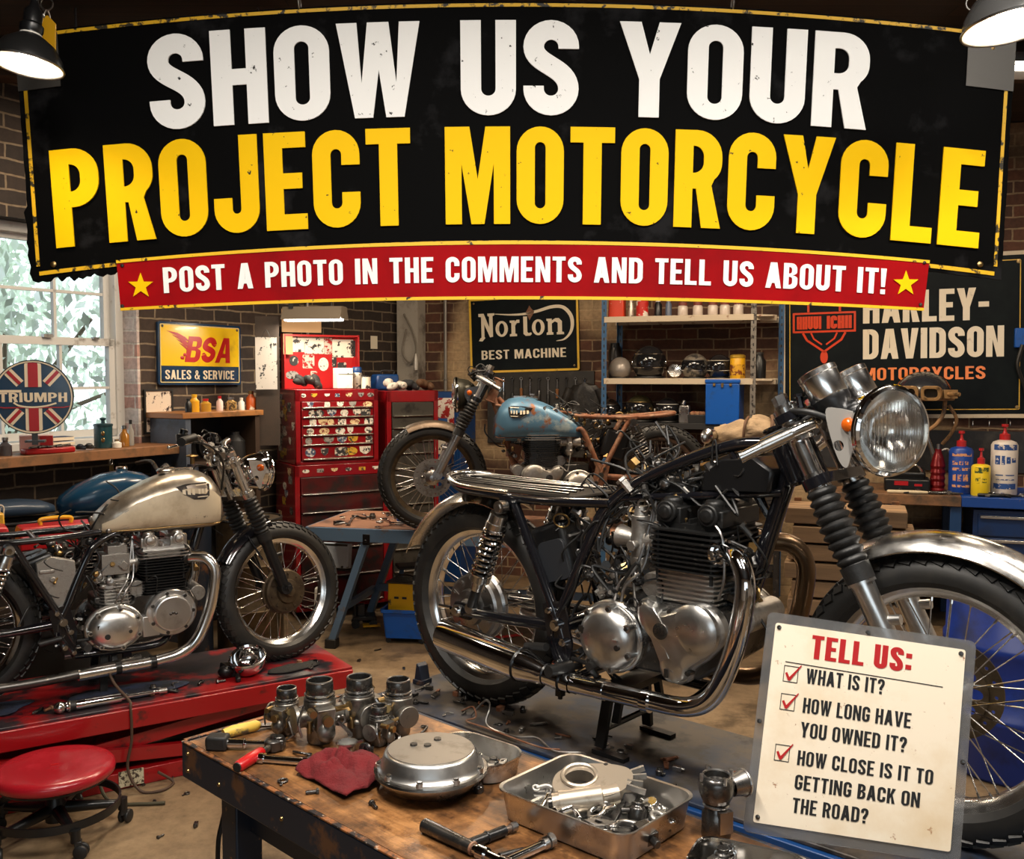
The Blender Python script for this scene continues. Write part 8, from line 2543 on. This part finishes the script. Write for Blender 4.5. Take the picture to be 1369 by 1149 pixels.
# ------------------------------------------------------------------ left wall: cabinet shelf under the BSA sign
s0=Ls(247,.36); s1=Ls(346,.36)
cb=thing('wall_cabinet','open dark wooden cabinet with shelf under the yellow and blue sign','cabinet',lw(s0,.36,0),LA)
zs=1.50; w=s1-s0
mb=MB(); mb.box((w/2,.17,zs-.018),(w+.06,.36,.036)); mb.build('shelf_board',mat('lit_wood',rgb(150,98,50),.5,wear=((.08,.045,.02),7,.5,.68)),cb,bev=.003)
mb=MB(); mb.box((.02,.17,zs/2-.02),(.04,.34,zs-.04)); mb.build('side_panel',mat('blue_grey_side',rgb(74,82,96),.5,wear=((.05,.05,.055),8,.5,.65)),cb)
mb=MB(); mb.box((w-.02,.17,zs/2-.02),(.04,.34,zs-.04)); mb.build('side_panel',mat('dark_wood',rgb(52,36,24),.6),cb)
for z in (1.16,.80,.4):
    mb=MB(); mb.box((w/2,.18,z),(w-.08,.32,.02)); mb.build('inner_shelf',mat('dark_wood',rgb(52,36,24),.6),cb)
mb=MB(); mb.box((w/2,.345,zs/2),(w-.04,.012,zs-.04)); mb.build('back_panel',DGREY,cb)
def cpt2(px,y,z):
    q=Lp(px,500,.36-y); return V((q.x,q.y,z))
items=[(251,'small dark bottle at the left end of the shelf under the yellow and blue sign',SATINB,.022,.09,BLK),(259,'yellow bottle on the shelf under the yellow and blue sign',mat('bottle_amber_yellow',rgb(224,160,30),.35,coat=.3),.032,.115,YELP),(274,'squat jar with red top third from left under the yellow and blue sign',mat('jar_gold',rgb(176,130,40),.3,coat=.4),.036,.085,REDPL),(293,'white tube bottle with red cap on the shelf under the yellow and blue sign',mat('bottle_pinkwhite',rgb(220,190,180),.4),.022,.10,REDPL),(308,'glass jar of brass screws on the shelf under the yellow and blue sign',mat('jar_brass',rgb(170,136,80),.25,.3,coat=.5,wear=((.06,.04,.02),60,.5,.54)),.040,.09,STEEL),(322,'small cream bottle beside the jar of brass screws',WHITEP,.022,.085,WHITEP),(335,'orange tin with pale label at the right end of the shelf under the sign',mat('tin_orange',rgb(190,84,26),.4,wear=(rgb(226,210,190),12,.58,.6)),.034,.13,BRASS)]
for px,lab,m,R,H,cm in items:
    bottle('bottle',lab,'bottle',cpt2(px,.10,zs),[(.001,0),(R,0),(R,H*.62),(R*.5,H*.78),(R*.45,H*.85),(.001,H*.85)],m,[(R*.55,H*.84),(R*.55,H),(.001,H+.001)],cm)
for px,lab,z in ((278,'dark coil of cable inside the open cabinet under the sign',1.17),(312,'dark jug inside the open cabinet, right of the cable coil',1.17)):
    t=thing('cable_coil' if px == 278 else 'jug',lab,'cable' if px == 278 else 'jug',cpt2(px,.14,z),LA)
    mb=MB()
    if px == 278:
        for k in range(4):mb.torus((0,0,.10),(.1*k,1,.05*k),.085,.010,32,8)
    else:mb.lathe([(.001,0),(.07,0),(.075,.02),(.07,.12),(.035,.16),(.035,.18),(.001,.18)],n=24)
    mb.build('body',(SATINB,DGREY)[px != 278],t)
s0=Ls(0,.30)-.9; s1=Ls(238,.30)
mb=MB(); mb.box(((s1-s0)/2,.15,-.03),(s1-s0,.30,.06))
o=tag(mb.build('sill_shelf',mat('sill_wood',rgb(140,96,62),.5,wear=((.10,.06,.03),8,.5,.68)),None,bev=.004),'long worn wooden shelf running below the sash window','shelf'); o.location=lw(s0,.30,1.30); o.rotation_euler=(0,0,LA)
for s in (s0+.5,s1-1.3,s1-.25):
    t=thing('shelf_bracket','dark steel bracket under the wooden window shelf','bracket',lw(s,.28,1.235),LA,'brackets under the window shelf')
    mb=MB(); mb.bar((0,0,-.006),(0,.28,-.006),.02,.012); mb.bar((0,.272,-.006),(0,.272,-.22),.02,.012,up=(0,1,0)); mb.bar((0,.03,-.01),(0,.268,-.20),.014,.014,up=(1,0,0)); mb.build('arm',SATINB,t)
SZL=1.302
def sl(px,d): 
    q=Lp(px,500,d); return V((q.x,q.y,SZL))
t=thing('canister','dark green canister with knobbed lid on the window shelf','canister',sl(136,.16))
mb=MB(); mb.lathe([(.001,0),(.052,0),(.053,.004),(.053,.135),(.001,.135)],n=32); mb.build('body',mat('green_canister',rgb(24,66,74),.35,coat=.3),t,ang=40)
mb=MB(); mb.lathe([(.057,.132),(.057,.142),(.052,.146),(.012,.150),(.010,.165),(.018,.172),(.018,.180),(.001,.185)],n=28); mb.build('lid',mat('green_lid',rgb(20,50,58),.35,coat=.3),t)
mb=MB()
for z in (.09,.05):mb.ball((.02,-.052,z),(.012,.004,.014),10,6)
mb.build('label_marks',BRASS,t)
t=thing('carton','red and white carton at the foot of the round sign on the window shelf','carton',sl(46,.17),.5)
mb=MB(); mb.box((0,0,.05),(.17,.10,.10)); mb.build('box',mat('carton_pink',rgb(206,150,140),.5),t,bev=.002); mb=MB(); mb.box((.05,-.0515,.055),(.065,.002,.085)); mb.build('label',REDPL,t)
for k,(w,m,lab) in enumerate(((.15,mat('book_red',rgb(150,30,36),.6),'red-covered manual at the bottom of the stack beside the round sign'),(.14,mat('book_pale',rgb(190,196,205),.6),'pale manual in the middle of the stack beside the round sign'),(.13,mat('book_navy',rgb(40,52,80),.6),'navy manual on top of the stack beside the round sign'))):
    t=thing('book',lab,'book',sl(76,.14)+V((0,0,.028*k+.002)),.7+.12*k)
    mb=MB(); mb.box((0,0,.013),(w,.10,.024)); mb.build('cover',m,t,bev=.002); mb=MB(); mb.box((.004,-.003,.013),(w-.004,.098,.018)); mb.build('pages',CREAM,t)
t=thing('tool_tray','red open tool tray with dark tools at the front of the window shelf','tool tray',sl(62,.245),radians(50))
mb=MB(); mb.prism([(-.14,-.035),(.14,-.035),(.14,.035),(-.14,.035)],(0,0,.0),(1,0,0),(0,1,0),(0,0,.03)); mb.build('tray',REDPL,t,bev=.008)
mb=MB()
for k in range(4):mb.cyl((-.11+.05*k,-.01,.036),(-.02+.05*k,.012,.04),.007,n=8)
mb.build('tools',DSTEEL,t)
for px,d,lab,m,R,H,cm in ((4,.2,'clear jar of dark fluid at the left end of the window shelf',mat('jar_dark',(.05,.045,.05),.1,coat=.6),.034,.10,STEEL),(164,.18,'amber glass bottle on the window shelf right of the green canister',mat('amber_glass',rgb(150,100,40),.1,coat=.6),.030,.13,STEEL),(173,.14,'slim clear bottle right of the amber bottle on the window shelf',mat('grey_glass',rgb(150,146,140),.1,coat=.6),.020,.16,BLK),(154,.22,'low cream pot in front of the amber glass bottle',WHITEP,.028,.05,BRASS)):
    bottle('bottle',lab,'bottle',sl(px,d),[(.001,0),(R,0),(R,H*.55),(R*.45,H*.72),(R*.4,H*.85),(.001,H*.85)],m,[(R*.48,H*.84),(R*.48,H),(.001,H+.001)],cm)
for k,(px,d,lab) in enumerate(((100,.2,'dark spray trigger lying between the books and the green canister'),(112,.2,'black pliers lying beside the green canister'))):
    t=thing('small_tool',lab,'tool',sl(px,d),.8*k)
    mb=MB(); mb.tube(sm([(-.05,0,.012),(-.02,.01,.016),(.02,-.006,.014),(.05,.008,.012)]),.010,8); mb.ball((.02,0,.022),(.024,.018,.016),12,6); mb.build('body',(DKBLUE,SATINB)[k],t)
t=thing('key_bunch','brass keys hanging from a hook under the window shelf above the dark motorcycle','keys',sl(146,.31)+V((0,0,-.075)))
mb=MB(); mb.torus((0,0,0),(1,0,0),.018,.002,20,6); mb.build('ring',STEEL,t)
mb=MB()
for k in range(3):mb.bar((.004*k-.004,-.01+.01*k,-.02),(.004*k-.004,-.02+.02*k,-.085),.003,.010); 
mb.build('keys',BRASS,t)

# ------------------------------------------------------------------ clutter behind the left bike
def q2(x,y,z):return lb_((-2.37,3.905),33,(x,y,z))
ww=thing('side_bench','dark steel side bench behind the cream-tank motorcycle, loaded with red tool boxes','bench',q2(.0,.50,0),radians(33))
mb=MB(); mb.box((.42,.21,.895),(.95,.42,.03)); mb.build('top',DGREY,ww,bev=.004)
mb=MB(); mb.box((.42,.22,.50),(.90,.36,.03)); mb.build('shelf',DGREY,ww)
for x in (-.02,.86):
    for y in (.03,.39):mb=MB(); mb.box((x,y,.44),(.04,.04,.88)); mb.build('leg',DKBLUE,ww)
SB=.911
for x,y,w,d,h,lab,a in ((.18,.60,.34,.16,.12,'red plastic tool box at the left end of the side bench',33),(.56,.60,.34,.15,.11,'red plastic tool box with yellow handle on the side bench, nearer the cream tank',36)):
    t=thing('tool_box',lab,'tool box',q2(x,y,SB),radians(a))
    mb=MB(); mb.box((0,0,h*.32),(w,d,h*.64)); mb.build('base',REDPL,t,bev=.008,seg=3)
    mb=MB(); mb.box((0,0,h*.82),(w*1.02,d*1.03,h*.36),top=.94); mb.build('lid',REDPL,t,bev=.010,seg=3)
    mb=MB()
    for s in (-1,1):mb.box((s*w*.32,-d*.53,h*.62),(.03,.012,.035))
    mb.build('latch',STEEL,t)
    mb=MB(); mb.tube(sm([(-w*.2,0,h),(-w*.18,0,h+.025),(w*.18,0,h+.025),(w*.2,0,h)]),.010,8); mb.build('handle',BLK if x<.3 else YELP,t)
helmet('black helmet on the side bench beside the yellow caddy, behind the cream-tank motorcycle',q2(.04,.83,SB),radians(10),HELB,True,1.05)
t=thing('yellow_caddy','yellow plastic caddy of bottles on the side bench below the window','caddy',q2(.30,.84,SB),radians(33))
t.scale=(.62,.62,.62)
mb=MB(); mb.box((0,0,.12),(.20,.12,.24),top=.9); mb.build('body',mat('caddy_yellow',rgb(206,156,40),.4,wear=((.10,.07,.03),12,.55,.66)),t,bev=.012); mb=MB(); mb.cyl((-.05,0,.24),(-.05,0,.29),.022,n=14); mb.cyl((.04,0,.24),(.04,0,.28),.03,n=14); mb.tube(sm([(-.09,0,.2),(-.08,0,.30),(.08,0,.30),(.09,0,.2)]),.006,8); mb.build('bottles',mat('caddy_tops',rgb(196,186,170),.4),t)
sbk=thing('motorcycle','stripped dark blue motorcycle with black seat behind the cream-tank motorcycle','motorcycle',q2(.18,1.12,.24),radians(36))
S=[(.46,.80,.02,.02),(.48,.80,.07,.05),(.56,.82,.115,.085),(.68,.845,.13,.11),(.80,.86,.135,.115),(.90,.855,.125,.10),(.97,.84,.09,.075),(1.0,.83,.04,.04)]
mb=MB(); loft_yz(mb,S,32,2.6); tk=mb.build('fuel_tank',mat('tank_dark_blue',rgb(22,62,92),.25,coat=.5),sbk,ang=60)
mb=MB(); mb.lathe([(.03,0),(.034,.01),(.03,.02),(.001,.022)],(.80,0,.972),(0,0,1),22); mb.build('filler_cap',DCHROME,tk)
mb=MB(); loft_yz(mb,[(.02,.80,.05,.015),(.04,.80,.10,.03),(.12,.805,.13,.042),(.28,.805,.13,.042),(.38,.80,.11,.035),(.44,.79,.07,.02)],28,3); mb.build('seat',mat('seat_blue_black',rgb(40,58,78),.4,coat=.2),sbk,ang=60)
mb=MB()
for s in (-1,1):
    mb.tube(sm([(-.1,s*.1,.74),(.3,s*.1,.73),(.6,s*.08,.74),(1.0,s*.03,.78)]),.014,10); mb.tube([(.3,s*.1,.73),(.42,s*.1,.2),(.8,s*.09,.18),(.98,s*.03,.72)],.014,10)
mb.build('frame',SATINB,sbk)
mb=MB(); mb.box((.55,0,.32),(.36,.22,.26)); mb.cyl((.40,-.13,.32),(.40,.13,.32),.11,n=24)
for k in range(7):fin_plate(mb,.62,.46+.02*k,.2,.22,.007)
mb.build('engine',DSTEEL,sbk,bev=.008)
mb=MB(); mb.tube(sm([(.96,-.30,.98),(1.0,-.15,1.0),(1.0,0,.96),(1.0,.15,1.0),(.96,.30,.98)]),.012,10); mb.build('handlebar',DSTEEL,sbk)
mb=MB(); mb.box((.45,0,-.12),(1.0,.26,.02)); mb.box((.45,0,-.0),(.70,.24,.22)); mb.box((.45,0,.13),(.6,.22,.06)); mb.box((.45,0,-.185),(.9,.26,.11)); mb.build('stand',DGREY,sbk)
greeble(77,(.55,0,.52),(.4,.2,.3),30,sbk,[DSTEEL,STEEL,SATINB],.5)
for k,(px,lab) in enumerate(((255,'tall dark gas cylinder in the shade behind the cream-tank motorcycle fork'),(330,'dark steel drum behind the cream-tank motorcycle headlight'))):
    q=Lp(px,500,.60 if k == 0 else .75)
    t=thing('gas_cylinder' if k == 0 else 'oil_drum',lab,'cylinder' if k == 0 else 'drum',V((q.x,q.y,0)))
    mb=MB()
    if k == 0:mb.lathe([(.001,0),(.10,0),(.105,.01),(.105,1.0),(.09,1.08),(.04,1.14),(.03,1.2),(.001,1.2)],n=28)
    else:mb.lathe([(.001,0),(.20,0),(.205,.01),(.205,.27),(.212,.28),(.205,.29),(.205,.55),(.212,.56),(.205,.57),(.205,.84),(.001,.84)],n=32)
    mb.build('body',(DKBLUE,BROWN)[k],t,ang=40)
    mb=MB()
    if k == 0:mb.cyl((0,0,1.2),(0,0,1.26),.014,n=10); mb.torus((0,0,1.25),(0,0,1),.03,.006,20,6)
    else:mb.torus((0,0,.842),(0,0,1),.20,.008,32,6); mb.cyl((.1,0,.84),(.1,0,.855),.03,n=12)
    mb.build('valve' if k == 0 else 'rim',BRASS if k == 0 else DSTEEL,t)
